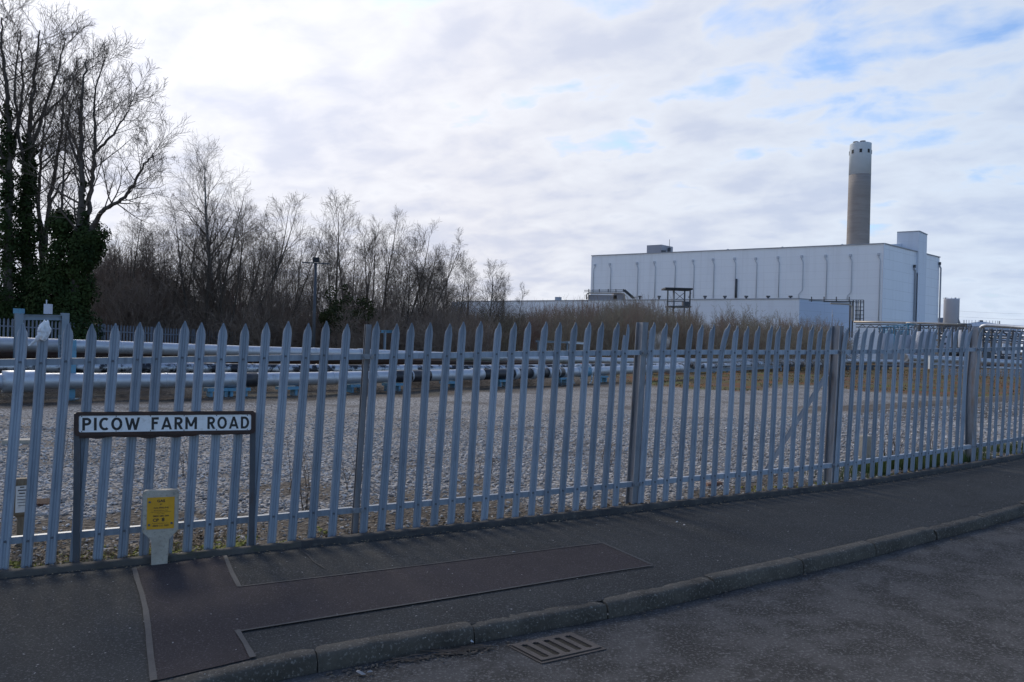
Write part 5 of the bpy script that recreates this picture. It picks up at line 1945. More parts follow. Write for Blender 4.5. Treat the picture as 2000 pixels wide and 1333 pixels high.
obj('stair_tower', mb, m_tower, hall)
mb = MB()
mb.bar(Vector((tP.x, tP.y, tz + 0.08)) + eN * 0.05, Vector((tQ.x, tQ.y, zq + 0.08)) + eN * 0.05, 0.3, 0.2)
mb.bar(Vector((tS.x, tS.y, tz + 0.08)) + fN * 0.05, Vector((tP.x, tP.y, tz + 0.08)) + fN * 0.05, 0.3, 0.2)
obj('tower_coping', mb, m_trim, hall)
# upper roof step seen behind the end wall
uA = ray_wall(1732, cB, cC); uB = ray_wall(1786, cB, cC)
uA2 = uA - fT * 2.0 - fN * 8; 
zz_ = zpx(1740, 476.5, uA2.y)
mb = MB()
q0 = pt(1735, 640, 216); q1 = pt(1762, 640, 224)
slope_wall(mb, q0, q1, roofB - 3, zpx(1735, 477.5, 216), zpx(1762, 476, 224)); obj('roof_upstand', mb, m_tower, hall)
# plant box on the roof
rA = pt(1259, 640, 248.5); rB_ = pt(1287.5, 640, 246.0); rC_ = pt(1310, 640, 255)
for q in (rA, rB_, rC_):
    q.z = 0
rD = rA + (rC_ - rB_)
za, zb_, zc_ = zpx(1259, 479.5, rA.y), zpx(1287.5, 478, rB_.y), zpx(1310, 482.5, rC_.y)
base_z = roofA - 1.5
mb = MB(); slope_wall(mb, rA, rB_, base_z, za, zb_); slope_wall(mb, rB_, rC_, base_z, zb_, zc_); slope_wall(mb, rC_, rD, base_z, zc_, za); slope_wall(mb, rD, rA, base_z, za, za)
mb.add([(rA.x, rA.y, za), (rB_.x, rB_.y, zb_), (rC_.x, rC_.y, zc_), (rD.x, rD.y, za)], [(0, 1, 2, 3)])
pb = obj('plant_room', mb, m_panel_g, hall)
mb = MB(); e0 = rB_.lerp(rC_, 0.55) + Vector((0.4, -0.4, 0)); mb.tube([(e0.x, e0.y, base_z), (e0.x, e0.y, zpx(1301, 468, e0.y))], 0.08, 6); mb.box((e0.x, e0.y, zpx(1301, 488, e0.y)), (0.8, 0.5, 1.2))
mb.box((rB_.x + 0.6, rB_.y - 0.5, zpx(1290, 492, rB_.y)), (1.4, 0.6, 0.7))
obj('roof_aerial', mb, m_darksteel, pb)
# small roof fans
for px, py in ((1413, 486.5), (1520, 482), (1637, 477)):
    w0 = ray_wall(px, cA, cB) - fN * 1.5
    mb = MB(); z = zpx(px, py, w0.y); mb.tube([(w0.x, w0.y, z - 1.6), (w0.x, w0.y, z - 0.1), (w0.x, w0.y, z)], [0.35, 0.35, 0.2], 10); obj('roof_cowl', mb, m_trim, hall)

# ------------------------------------------------------------------ chimney
CYd = 245.0
cb_ = pt(1676.2, 640, CYd); cb_ = Vector((cb_.x, cb_.y, GB_))
cb_ = pt(1681, 283, CYd); cb_.z = GB_
rT = 0.5 * 39.5 / FPX * CYd; rB2 = 0.5 * 41.5 / FPX * CYd
zW = zpx(1679, 343, CYd); zT = zpx(1681, 282, CYd)
rW = 0.5 * 40.3 / FPX * CYd
ch = thing('chimney', 'tall round concrete chimney with a white top section behind the turbine hall', 'chimney', cb_)
mb = MB()
pths = [Vector((cb_.x, cb_.y, GB_ + (zW - GB_) * i / 12)) for i in range(13)]
mb.tube(pths, [rB2 * 1.06 + (rW - rB2 * 1.06) * i / 12 for i in range(13)], 48); obj('shaft', mb, m_stack, ch)
mb = MB()
mb.tube([(cb_.x, cb_.y, zW), (cb_.x, cb_.y, zT - 0.2), (cb_.x, cb_.y, zT)], [rW * 1.004, rT, rT], 48)
top_ = obj('white_top', mb, mk('white_chimney_paint', (0.50, 0.56, 0.60), 0.6, 0, (0.55, 0.60, 0.64), 0.3, 5, stretch=(1, 1, 3)), ch)
vx = (Vector((cb_.x, cb_.y, 0)) - Vector((0, 0, 0))).normalized(); a0 = math.atan2(-vx.y, -vx.x)
zo = zpx(1681, 299, CYd)
for k in range(8):
    a = a0 + math.radians(2) + (k - 0) * math.radians(60) * 0.87
    if k > 1 and k < 7 and False:
        continue
    a = a0 + math.radians(1.5) + k * math.radians(45)
    d = Vector((math.cos(a), math.sin(a), 0)); tt = Vector((-d.y, d.x, 0))
    mb = MB(); mb.box(Vector((cb_.x, cb_.y, zo)) + d * (rT * 1.0), (0.25, 0.72, 1.1), (d, tt, Vector((0, 0, 1))))
    obj('opening', mb, m_dark, top_)
m_flue = mk('flue_steel', (0.17, 0.14, 0.125), 0.7, 0.1, (0.22, 0.19, 0.17), 0.8)
for px, py, r_, dy in ((1671.5, 277.5, 0.78, -1.0), (1685, 276, 0.82, -1.2), (1691.5, 279.5, 0.6, 1.3), (1677, 280.5, 0.6, 1.5)):
    c = pt(px, py, CYd + dy); mb = MB(); mb.tube([(c.x, c.y, zT - 0.4), (c.x, c.y, c.z - 0.15), (c.x, c.y, c.z - 0.1), (c.x, c.y, c.z)], [r_, r_, r_ * 1.06, r_ * 1.06], 20); obj('flue', mb, m_flue, ch)

# ------------------------------------------------------------------ low annexe in front of the hall
aB = pt(1560, 640, 160); aA = pt(905, 640, 206); aC = pt(1663, 640, 169)
for q in (aA, aB, aC):
    q.z = 0
zaB, zaA, zaC = zpx(1560, 583.5, 160), zpx(905, 589, 206), zpx(1663, 593.5, 169)
an = thing('annexe', 'long low white clad annexe in front of the turbine hall behind the scrub', 'building', (aB.x, aB.y, GB_))
mb = MB(); slope_wall(mb, aA, aB, GB_, zaA, zaB); obj('front_wall', mb, m_panel_a, an)
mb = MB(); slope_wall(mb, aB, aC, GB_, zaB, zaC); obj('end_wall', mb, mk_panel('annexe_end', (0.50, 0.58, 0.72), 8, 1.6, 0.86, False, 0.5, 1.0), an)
aD = aA + (aC - aB)
mb = MB(); mb.add([(aA.x, aA.y, zaA - .1), (aB.x, aB.y, zaB - .1), (aC.x, aC.y, zaC - .1), (aD.x, aD.y, zaA - .1)], [(0, 1, 2, 3)]); slope_wall(mb, aC, aD, GB_, zaC - .1, zaA - .1); obj('roof', mb, m_panel_g, an)
aT = (aB - aA).normalized(); aN = Vector((aT.y, -aT.x, 0))
mb = MB(); mb.bar(Vector((aA.x, aA.y, zaA)) + aN * 0.06, Vector((aB.x, aB.y, zaB)) + aN * 0.06, 0.25, 0.22); mb.bar(Vector((aB.x, aB.y, zaB)), Vector((aC.x, aC.y, zaC)), 0.25, 0.22); obj('eaves_flashing', mb, m_trim, an)
for px in (1242, 1280, 1370, 1409, 1451, 1494, 1538):
    w0 = ray_wall(px, aA, aB) - aN * 1.5; z = zpx(px, 579.5, w0.y)
    mb = MB(); mb.tube([(w0.x, w0.y, z - 1.2), (w0.x, w0.y, z)], 0.22, 8); mb.box((w0.x, w0.y, z), (0.7, 0.5, 0.35)); obj('roof_cowl', mb, m_darksteel, an)
mb = MB(); w0 = ray_wall(1080, aA, aB) - aN * 2; mb.box((w0.x, w0.y, zpx(1080, 584, w0.y)), (1.6, 1.2, 0.9)); obj('roof_cowl', mb, m_trim, an)
# distant pitched roofs further left behind the trees
bA, bB = pt(880, 640, 230), pt(1012, 640, 226)
fs_ = thing('distant_shed', 'distant low grey roofed shed glimpsed behind the bare trees', 'building', (bA.x, bA.y, GB_))
mb = MB(); slope_wall(mb, Vector((bA.x, bA.y, 0)), Vector((bB.x, bB.y, 0)), GB_, zpx(880, 590, 230), zpx(1012, 587.5, 226)); obj('wall', mb, m_panel_a, fs_)
mb = MB(); a, b = Vector((bA.x, bA.y, zpx(880, 589.8, 230))), Vector((bB.x, bB.y, zpx(1012, 587.3, 226))); mb.add([a, b, b + Vector((0, 22, 1.2)), a + Vector((0, 22, 1.2)), b + Vector((0, 22, -12)), a + Vector((0, 22, -12))], [(0, 1, 2, 3), (3, 2, 4, 5)]); obj('roof', mb, m_panel_g, fs_)

# pipe gantry on the annexe roof at the left end of the hall
Yg = 222.0
gt = thing('roof_gantry', 'steel pipe gantry with a handrail and cream pipe at the left end of the hall', 'gantry', pt(1146, 585, Yg))
m_cream = mk('cream_lagging', (0.42, 0.37, 0.31), 0.5, 0.3, (0.34, 0.30, 0.26), 2)
mb = MB(); mb.tube([pt(1145.5, 585, Yg), pt(1145.5, 577, Yg), pt(1147, 574, Yg), pt(1151, 572.8, Yg), pt(1212, 572.8, Yg), pt(1217.5, 574, Yg), pt(1220, 577, Yg), pt(1220, 592, Yg)], 0.20, 10); obj('cream_pipe', mb, m_cream, gt)
mb = MB()
for y in (566.5, 569.5):
    mb.bar(pt(1141, y + 1, Yg), pt(1221, y, Yg), 0.16)
for x in (1150, 1170.5, 1188, 1203, 1218):
    mb.bar(pt(x, 565, Yg), pt(x, 571, Yg), 0.24)
mb.bar(pt(1150, 570, Yg + 1), pt(1150, 584, Yg + 1), 0.2)
obj('handrail', mb, m_darksteel, gt)
mb = MB()
for dx in (0, 3):
    mb.bar(pt(1217 + dx, 566.5, Yg), pt(1236 + dx, 583, Yg), 0.30, 0.45)
obj('raking_tray', mb, m_darksteel, gt)
mb = MB(); c = pt(1176, 586, Yg + 3); mb.box(c, (8.0, 3, 2.6)); c = pt(1207, 580, Yg + 3); mb.box(c, (3.0, 3, 1.8)); obj('plant_box', mb, m_panel_g, gt)

# open steel tower with a canopy roof
Yt = 150.0
ct = thing('canopy_tower', 'open steel platform with a dark flat canopy in front of the hall', 'platform', pt(1324, 640, Yt))
mb = MB()
for px, dy in ((1304.5, 0), (1337.5, 0), (1316, 3.0), (1348, 3.0)):
    a = pt(px, 566, Yt + dy); mb.bar((a.x, a.y, GB_), a, 0.24)
for a, b in ((1304.5, 1316), (1337.5, 1348)):
    mb.bar(pt(a, 600, Yt), pt(b, 598, Yt + 3), 0.16)
for y in (598, 589):
    mb.bar(pt(1302, y + 0.5, Yt), pt(1338, y, Yt), 0.14)
mb.bar(pt(1318, 571, Yt + 3), pt(1336, 586, Yt + 3), 0.09); mb.bar(pt(1338, 571, Yt + 2), pt(1320, 586, Yt + 2), 0.09)
obj('frame', mb, m_darksteel, ct)
mb = MB(); c = pt(1322, 565.5, Yt + 1.5)
mb.box(c, (5.2, 4.2, 0.32)); obj('canopy', mb, m_dark, ct)
mb = MB(); mb.box(pt(1324, 600, Yt + 1.5), (4.4, 3.4, 0.2)); mb.box(pt(1340, 594, Yt + 2), (1.4, 1.2, 0.9)); obj('deck', mb, m_darksteel, ct)
mb = MB(); mb.tube([pt(1316, 563, Yt + 2), pt(1316, 603, Yt + 2)], 0.2, 8); mb.tube([pt(1348, 568, Yt + 3), pt(1349, 574, Yt + 3), pt(1345, 582, Yt + 3)], 0.12, 6); obj('pipes', mb, m_trim, ct)

# pipe gantry at the right end of the annexe, and the pipe bridge that leads away from it
Yp = 156.0
g2 = thing('pipe_gantry', 'caged pipe riser and cream pipe at the right end of the annexe', 'gantry', pt(1661, 640, Yp))
mb = MB(); mb.tube([pt(1622, 593.2, Yp), pt(1655, 594.5, Yp), pt(1660, 595.5, Yp), pt(1663.5, 599, Yp), pt(1664, 604, Yp), pt(1663.5, 622, Yp), pt(1664.5, 626, Yp), pt(1668, 628.3, Yp), pt(1715, 629.5, Yp - 3)], 0.155, 10); obj('cream_pipe', mb, m_cream, g2)
mb = MB()
for y0, y1 in ((585.5, 586.5), (588, 589.5)):
    mb.bar(pt(1580, y0, Yp), pt(1687, y1, Yp), 0.11)
for x in (1585, 1609.5, 1633.5, 1658.5):
    mb.bar(pt(x, 580, Yp), pt(x, 590, Yp), 0.16)
mb.bar(pt(1609, 589.5, Yp), pt(1668, 590.5, Yp), 0.16)
obj('handrail', mb, m_darksteel, g2)
mb = MB()
for x in (1667, 1672, 1676, 1681, 1687):
    mb.bar(pt(x, 586.5, Yp + (1 if x > 1670 else 0)), pt(x - 0.6, 628, Yp + (1 if x > 1670 else 0)), 0.13)
for y in (592, 600, 607, 615.5, 622.5):
    mb.bar(pt(1670, y, Yp), pt(1687, y, Yp + 1), 0.12)
for x in (1660.5, 1665.5):
    a = pt(x, 588, Yp + 0.8); mb.bar(a, pt(x - 1.5, 660, Yp + 0.8), 0.22)
obj('cage', mb, m_darksteel, g2)
mb = MB()
for x in (1672.5, 1679.5):
    mb.tube([pt(x, 590, Yp + 1.6), pt(x - 0.5, 628, Yp + 1.6)], 0.16, 8)
obj('riser_pipes', mb, m_white_r, g2)
mb = MB(); mb.tube([pt(1626, 605, Yp - 2), pt(1624.5, 640, Yp - 2)], 0.06, 6); mb.box(pt(1626, 617, Yp - 2), (0.2, 0.2, 0.5)); obj('lamp_mast', mb, m_trim, g2)

Yb = 148.0
br_ = thing('pipe_bridge', 'elevated pipe bridge with blue lattice steel crossing towards the right edge', 'pipe bridge', pt(1770, 690, Yb - 8))
mb = MB(); mb.tube([pt(1668, 629, Yb), pt(1720, 629.8, Yb - 4), pt(1780, 631, Yb - 8), pt(1840, 633, Yb - 12), pt(1888, 634, Yb - 15)], 0.20, 10); obj('cream_pipe', mb, m_cream, br_)
mb = MB(); mb.tube([pt(1770, 631.5, Yb - 9), pt(1784, 632, Yb - 10), pt(1789, 633, Yb - 10), pt(1790, 637, Yb - 10), pt(1789, 697, Yb - 10)], 0.19, 10); obj('drop_pipe', mb, m_cream, br_)
mb = MB()
for y in (634.5, 640):
    mb.bar(pt(1672, y - 0.8, Yb - 1), pt(1890, y + 2.6, Yb - 16), 0.16)
for k in range(26):
    x0 = 1676 + k * 8.3; d_ = Yb - 1 - k * 0.58
    mb.bar(pt(x0, 634.4 + k * 0.13, d_), pt(x0 + 8.3, 640.4 + k * 0.13, d_ - 0.58), 0.09) if k % 2 else mb.bar(pt(x0, 640.4 + k * 0.13, d_), pt(x0 + 8.3, 634.6 + k * 0.13, d_ - 0.58), 0.09)
obj('lattice', mb, m_darksteel, br_)
mb = MB()
for y0, y1 in ((640, 633.5), (643.5, 637), (648, 642)):
    mb.bar(pt(1716, y0, Yb - 25), pt(1772, y1, Yb - 12), 0.12)
for k in range(9):
    q = k / 8
    mb.bar(pt(1716 + 56 * q, 640 - 6.5 * q, Yb - 25 + 13 * q), pt(1716 + 56 * min(1, q + 0.09), 648 - 6.0 * q, Yb - 25 + 13 * q), 0.09)
mb.bar(pt(1716, 641, Yb - 25), pt(1772, 633.5, Yb - 12), 0.2); mb.bar(pt(1772, 632, Yb - 12), pt(1790, 637, Yb - 10), 0.25)
obj('blue_truss', mb, m_blue, br_)
for px, y0, dd in ((1726, 641, -24), (1747, 639, -18), (1774, 634, -11), (1797, 634, -10), (1870, 637, -14), (1887, 635, -16)):
    a = pt(px, y0, Yb + dd); mb = MB(); mb.bar((a.x, a.y, -2.5), a, 0.26); obj('column', mb, m_blue if px < 1790 else m_darksteel, br_)
mb = MB()
for x in (1742, 1762):
    c = pt(x, 651, Yb - 14); mb.tube([c - Vector((0.8, 0, 0)), c + Vector((0.8, 0, 0))], 0.5, 12)
c = pt(1748, 660, Yb - 14); mb.box(c, (5.0, 1.0, 0.4))
obj('blue_walkway', mb, m_blue, br_)

# silver header pipe with its elbow at the right
Yh = 70.0
hp = thing('header_pipe', 'large silver pipe rising upright then turning level towards the right edge', 'pipeline', pt(1913, 720, Yh))
mb = MB(); mb.tube([pt(1912, 722, Yh), pt(1912, 690, Yh), pt(1913, 650, Yh), pt(1914.5, 642, Yh - 0.1), pt(1919, 637.5, Yh - 0.3), pt(1928, 635.5, Yh - 0.6), pt(1970, 638, Yh - 2), pt(2010, 641, Yh - 4), pt(2120, 648, Yh - 8)], 0.16, 14); obj('pipe', mb, m_alu, hp)

# storage tank and shed beyond, conical tank roof
Ys = 262.0
st_ = pt(1857.2, 640, Ys)
tk_ = thing('storage_tank', 'tall grey cylindrical storage tank to the right of the hall', 'tank', (st_.x, st_.y, GB_))
r_ = 0.5 * 27.5 / FPX * Ys; zt = zpx(1857.5, 584, Ys)
mb = MB(); mb.tube([(st_.x, st_.y, GB_), (st_.x, st_.y, zt - 0.35), (st_.x, st_.y, zt - 0.3), (st_.x, st_.y, zt)], [r_, r_, r_ * 1.01, r_ * 1.01], 48); obj('shell', mb, m_tank, tk_)
mb = MB()
for k in range(12):
    a = 2 * math.pi * k / 12; mb.bar((st_.x + r_ * math.cos(a), st_.y + r_ * math.sin(a), zt), (st_.x + r_ * math.cos(a), st_.y + r_ * math.sin(a), zt + 0.28), 0.12)
for px in (1847, 1866):
    c = pt(px, 583, Ys - 2); mb.box(c, (0.4, 0.4, 0.5))
obj('roof_fittings', mb, m_trim, tk_)
mb = MB(); a = pt(1871, 618, Ys - 1.5); b = pt(1871, 634, Ys - 1.5); mb.bar(a, b, 0.6, 0.5); mb.bar(pt(1871, 622, Ys - 2), pt(1876, 634, Ys - 2), 0.3); obj('side_stair', mb, m_trim, tk_)
p_ = pt(1838, 628, 300); mb = MB(); mb.tube([(p_.x, p_.y, GB_), (p_.x, p_.y, zpx(1838, 623, 300)), (p_.x, p_.y, zpx(1838, 621, 300))], [1.7, 1.7, 0.9], 24)
tag(obj('dark_silo', mb, mk('dark_blue_grey', (0.14, 0.17, 0.22), 0.6)), 'squat dark round topped silo between the hall and the grey storage tank', 'silo')
cn = pt(1916, 650, 210)
ctk = thing('cone_roof_tank', 'wide tank with a shallow conical roof behind the silver elbow', 'tank', (cn.x, cn.y, GB_))
rr_ = 9.0; ze = zpx(1916, 640, 210); za_ = zpx(1916, 628.5, 210)
mb = MB(); mb.tube([(cn.x, cn.y, GB_), (cn.x, cn.y, ze)], rr_, 40); obj('shell', mb, m_tank, ctk)
mb = MB(); mb.tube([(cn.x, cn.y, ze), (cn.x, cn.y, za_ - 0.02), (cn.x, cn.y, za_)], [rr_ * 1.03, 0.5, 0.3], 40, smooth_=False); obj('cone_roof', mb, mk('roof_blue_grey', (0.30, 0.36, 0.43), 0.45, 0.2), ctk)
mb = MB()
rr = random.Random(6)
for k in range(16):
    a = 0.2 + k * 0.2; q = rr_ * 0.55; c = Vector((cn.x + q * math.cos(a + 3), cn.y - abs(q * math.sin(a)) * 0.3, za_ - 0.55 * (za_ - ze) + 0.25)); mb.bar(c, c + Vector((0, 0, 0.9)), 0.07)
mb.box((cn.x, cn.y, za_ + 0.15), (0.6, 0.6, 0.4))
obj('roof_railing', mb, m_darksteel, ctk)

# white process tanks behind the fence on the right
for i, (px, ytop, ybot, wd, Yd, lab) in enumerate(((1731, 652, 700, 26, 118, 'leftmost, behind the blue lattice steel'), (1765, 655, 700, 30, 122, 'second from the left, beside the upright cream pipe'), (1808, 648, 684, 42, 120, 'widest of the row, in the middle'), (1852, 649, 678, 26, 122, 'tank with a grey band, right of the widest one'), (1884, 645, 680, 22, 124, 'rightmost, just left of the bent fence post'))):
    c = pt(px, 660, Yd); r_ = 0.5 * wd / FPX * Yd
    t_ = thing('process_tank', 'white process tank, ' + lab, 'tank', (c.x, c.y, -1.2), 'white process tanks at the right')
    z1 = zpx(px, ytop, Yd)
    mb = MB(); mb.tube([(c.x, c.y, -1.2), (c.x, c.y, z1 - 0.2), (c.x, c.y, z1)], [r_, r_, r_ * 0.85], 28); obj('shell', mb, mk('tank_white', (0.34, 0.38, 0.45), 0.5, 0, (0.28, 0.32, 0.39), 0.6) if i != 3 else m_tank, t_)
    mb = MB()
    for k in range(14):
        a = 2 * math.pi * k / 14; p0 = Vector((c.x + r_ * math.cos(a), c.y + r_ * math.sin(a), z1)); mb.bar(p0, p0 + Vector((0, 0, 0.9)), 0.06)
        a2 = 2 * math.pi * (k + 1) / 14; p1 = Vector((c.x + r_ * math.cos(a2), c.y + r_ * math.sin(a2), z1)); mb.bar(p0 + Vector((0, 0, 0.9)), p1 + Vector((0, 0, 0.9)), 0.06)
    obj('guard_rail', mb, m_darksteel, t_)
# dark plant between the tanks
rr = random.Random(9)
pr = thing('process_skid', 'dark steel process skid with pumps and pipes between the white tanks', 'plant', pt(1838, 720, 112))
mb = MB()
for k in range(7):
    c = pt(1833 + 2.2 * k, 0, 112); mb.box(pt(1836 + (k % 2) * 5, 652 + k * 6.5, 112), (0.6 + rr.random() * 0.5, 0.8, 0.28))
for x in (1834, 1842, 1860, 1880, 1893):
    mb.bar(pt(x, 640, 110), pt(x - 1, 716, 110), 0.16)
for y in (681, 687):
    mb.bar(pt(1846, y, 109), pt(1898, y + 1, 107), 0.55, 0.35)
for k in range(12):
    mb.box(pt(1845 + k * 4.5, 692 + rr.uniform(-3, 8), 109), (rr.uniform(0.3, 0.9), 0.6, rr.uniform(0.2, 0.7)))
obj('pumps', mb, m_darksteel, pr)
mb = MB()
for y in (698, 703):
    mb.tube([pt(1842, y, 108), pt(1900, y + 2.5, 104)], 0.16, 8)
obj('silver_pipes', mb, m_alu, pr)
# lattice pipe rack at the far right
Yr = 84.0
lr = thing('lattice_rack', 'tall dark lattice rack full of thin pipes at the right edge', 'pipe rack', pt(1960, 720, Yr))
mb = MB()
xs_ = (1921, 1937, 1955, 1978, 2003, 2035, 2070)
for x in xs_:
    mb.bar(pt(x, 641 + (x - 1921) * 0.08, Yr), pt(x - 1.5, 716, Yr), 0.17)
for y in (645, 655, 664.5, 691, 700):
    mb.bar(pt(1918, y, Yr), pt(2072, y + 6, Yr - 4), 0.14)
for i, x in enumerate(xs_[:-1]):
    mb.bar(pt(x, 645, Yr), pt(xs_[i + 1], 664, Yr), 0.10); mb.bar(pt(x, 664, Yr + 1), pt(xs_[i + 1], 646, Yr + 1), 0.10)
    mb.bar(pt(x, 690, Yr), pt(xs_[i + 1], 714, Yr), 0.09)
obj('lattice', mb, m_darksteel, lr)
mb = MB()
for y, r_, m_ in ((649, 0.11, 0), (659, 0.13, 0), (668, 0.10, 0), (694, 0.09, 0), (703, 0.08, 0)):
    mb.tube([pt(1918, y, Yr + 2), pt(2080, y + 6, Yr - 2)], r_, 8)
obj('thin_pipes', mb, m_alu, lr)
mb = MB()
for k in range(16):
    x = rr.uniform(1920, 2010); y = rr.uniform(668, 712)
    mb.box(pt(x, y, Yr + rr.uniform(-1, 3)), (rr.uniform(0.2, 1.0), 0.5, rr.uniform(0.15, 0.6)))
obj('pumps', mb, m_darksteel, lr)
for px, y0, wd, lab in ((1960, 673, 12, 'pale upright vessel behind the lattice rack, left one'), (1985, 672, 14, 'pale upright vessel behind the lattice rack, right one')):
    c = pt(px, 700, 96); r_ = 0.5 * wd / FPX * 96
    mb = MB(); mb.tube([(c.x, c.y, -1), (c.x, c.y, zpx(px, y0, 96)), (c.x, c.y, zpx(px, y0 - 3, 96))], [r_, r_, r_ * 0.5], 20)
    tag(obj('upright_vessel', mb, m_white_r), lab, 'tank')
# white kiosk post in the grass
p_ = on_surface(1818, 720, ground_z); c = pt(1818, 719, 60)
mb = MB(); mb.box((c.x, c.y, c.z + 0.40), (0.30, 0.25, 0.95)); mb.box((c.x, c.y, c.z + 0.9), (0.36, 0.30, 0.06)); tag(obj('white_kiosk', mb, m_white_r), 'slim white kiosk standing in front of the far pipes at the right', 'kiosk')
# pylons' wires far right
mb = MB()
for y0, y1 in ((608, 611), (619, 622.5)):
    A = pt(1872, y0, 600); B = pt(2200, y1 + 4, 560); mb.tube([A.lerp(B, k / 10) - Vector((0, 0, 1.2 * math.sin(math.pi * k / 10))) for k in range(11)], 0.05, 4)
tag(obj('power_lines', mb, m_trim), 'two thin power lines crossing the sky at the far right', 'power line')

# steam drifting behind the scrub
sm_c = pt(1283, 668, 60)
bm = bmesh.new(); bmesh.ops.create_icosphere(bm, subdivisions=3, radius=1.0)
for v in bm.verts:
    n = 1 + 0.4 * mnoise.noise(v.co * 1.7)
    v.co = Vector((v.co.x * 1.25 * n, v.co.y * 0.8 * n, v.co.z * 1.05 * n))
me = bpy.data.meshes.new('steam'); bm.to_mesh(me); bm.free()
stm = bpy.data.objects.new('steam', me); COL.objects.link(stm); stm.location = sm_c
m_st = bpy.data.materials.new('steam'); m_st.use_nodes = True; t__ = m_st.node_tree; t__.nodes.clear()
vo_ = t__.nodes.new('ShaderNodeVolumePrincipled'); out_ = t__.nodes.new('ShaderNodeOutputMaterial')
vo_.inputs['Color'].default_value = (0.95, 0.95, 0.95, 1)
nz_ = t__.nodes.new('ShaderNodeTexNoise'); nz_.inputs['Scale'].default_value = 1.6; nz_.inputs['Detail'].default_value = 4
mr_ = t__.nodes.new('ShaderNodeMapRange'); mr_.inputs[1].default_value = 0.46; mr_.inputs[2].default_value = 0.68; mr_.inputs[4].default_value = 1.3
tc_ = t__.nodes.new('ShaderNodeTexCoord'); t__.links.new(tc_.outputs['Object'], nz_.inputs['Vector']); t__.links.new(nz_.outputs['Fac'], mr_.inputs[0]); t__.links.new(mr_.outputs[0], vo_.inputs['Density']); t__.links.new(vo_.outputs[0], out_.inputs['Volume'])
me.materials.append(m_st)
tag(stm, 'wisp of pale steam drifting up in front of the brown scrub', 'steam', kind='stuff')

# ------------------------------------------------------------------ bare winter trees
def grow_tree(seed, H, r0, lean=(0, 0), nlimb=14, spread=0.55, up=0.09, wig=0.10, first=0.15, lim_len=0.45, maxl=4, kids=(6, 5, 4), multi=1, twr=0.007, ang=(25, 48), droop=0.0, fork=None, stemspread=0.18):
    """list of (p0, p1, r0, r1, level) and twig tips; grows along +z from the origin"""
    rr = random.Random(seed)
    segs = []; tips = []

    def branch(p, d, L, r, lvl):
        n = (16, 9, 7, 5, 4)[lvl]
        st = L / n
        pts = [p.copy()]
        wg = wig * (0.32, 0.75, 0.95, 1.1, 1.2)[lvl]
        rend = max(twr * 0.6, r * (0.10 if lvl == 0 else 0.2))
        for i in range(n):
            d = (d + Vector((rr.gauss(0, wg), rr.gauss(0, wg), rr.gauss(0, wg * 0.7) + up * (0.5, 0.35, 0.2, 0.1, 0.0)[lvl]))).normalized()
            q = p + d * st
            ra = max(twr * 0.6, r + (rend - r) * i / n); rb = max(twr * 0.6, r + (rend - r) * (i + 1) / n)
            segs.append((p, q, ra, rb, lvl))
            p = q; pts.append(p.copy())
        tips.append((p, d, lvl))
        if lvl + 1 < maxl + 1 and lvl < 4:
            nk = nlimb if lvl == 0 else kids[lvl - 1]
            s0 = first if lvl == 0 else 0.2
            for k in range(nk):
                fr = s0 + (1 - s0) * (k + rr.random() * 0.9) / nk
                fr = min(0.98, fr)
                ix = fr * n; i = min(n - 1, int(ix))
                base = pts[i].lerp(pts[i + 1], ix - i)
                dd = (pts[i + 1] - pts[i]).normalized()
                az = rr.uniform(0, 2 * math.pi)
                sd_ = dd.cross(Vector((math.cos(az), math.sin(az), 0.2))).normalized()
                an = R(rr.uniform(*ang)) * (1.15 - 0.35 * fr if lvl == 0 else 1.1)
                nd = (dd * math.cos(an) + sd_ * math.sin(an)).normalized()
                if lvl == 0:
                    cl = H * lim_len * (1.08 - 0.75 * fr) * rr.uniform(0.7, 1.15)
                    cr = max(twr, (r + (rend - r) * fr) * rr.uniform(0.30, 0.46))
                else:
                    cl = L * rr.uniform(0.42, 0.74) * (1.15 - 0.5 * fr)
                    cr = max(twr * (1.0 if lvl < 2 else 0.7), (r + (rend - r) * fr) * rr.uniform(0.36, 0.55))
                branch(base, nd, cl, cr, lvl + 1)

    for m in range(multi):
        az = 2 * math.pi * m / max(1, multi) + rr.uniform(-0.4, 0.4)
        sp_ = 0 if multi == 1 else stemspread * rr.uniform(0.6, 1.4)
        d = Vector((lean[0] + sp_ * math.cos(az), lean[1] + sp_ * math.sin(az), 1)).normalized()
        hh = H * (1 if m == 0 else rr.uniform(0.72, 1.0))
        branch(Vector((0.05 * math.cos(az), 0.05 * math.sin(az), 0)) * (0 if multi == 1 else 3), d, hh, r0 * (1 if m == 0 else rr.uniform(0.6, 0.95)), 0)
    return segs, tips


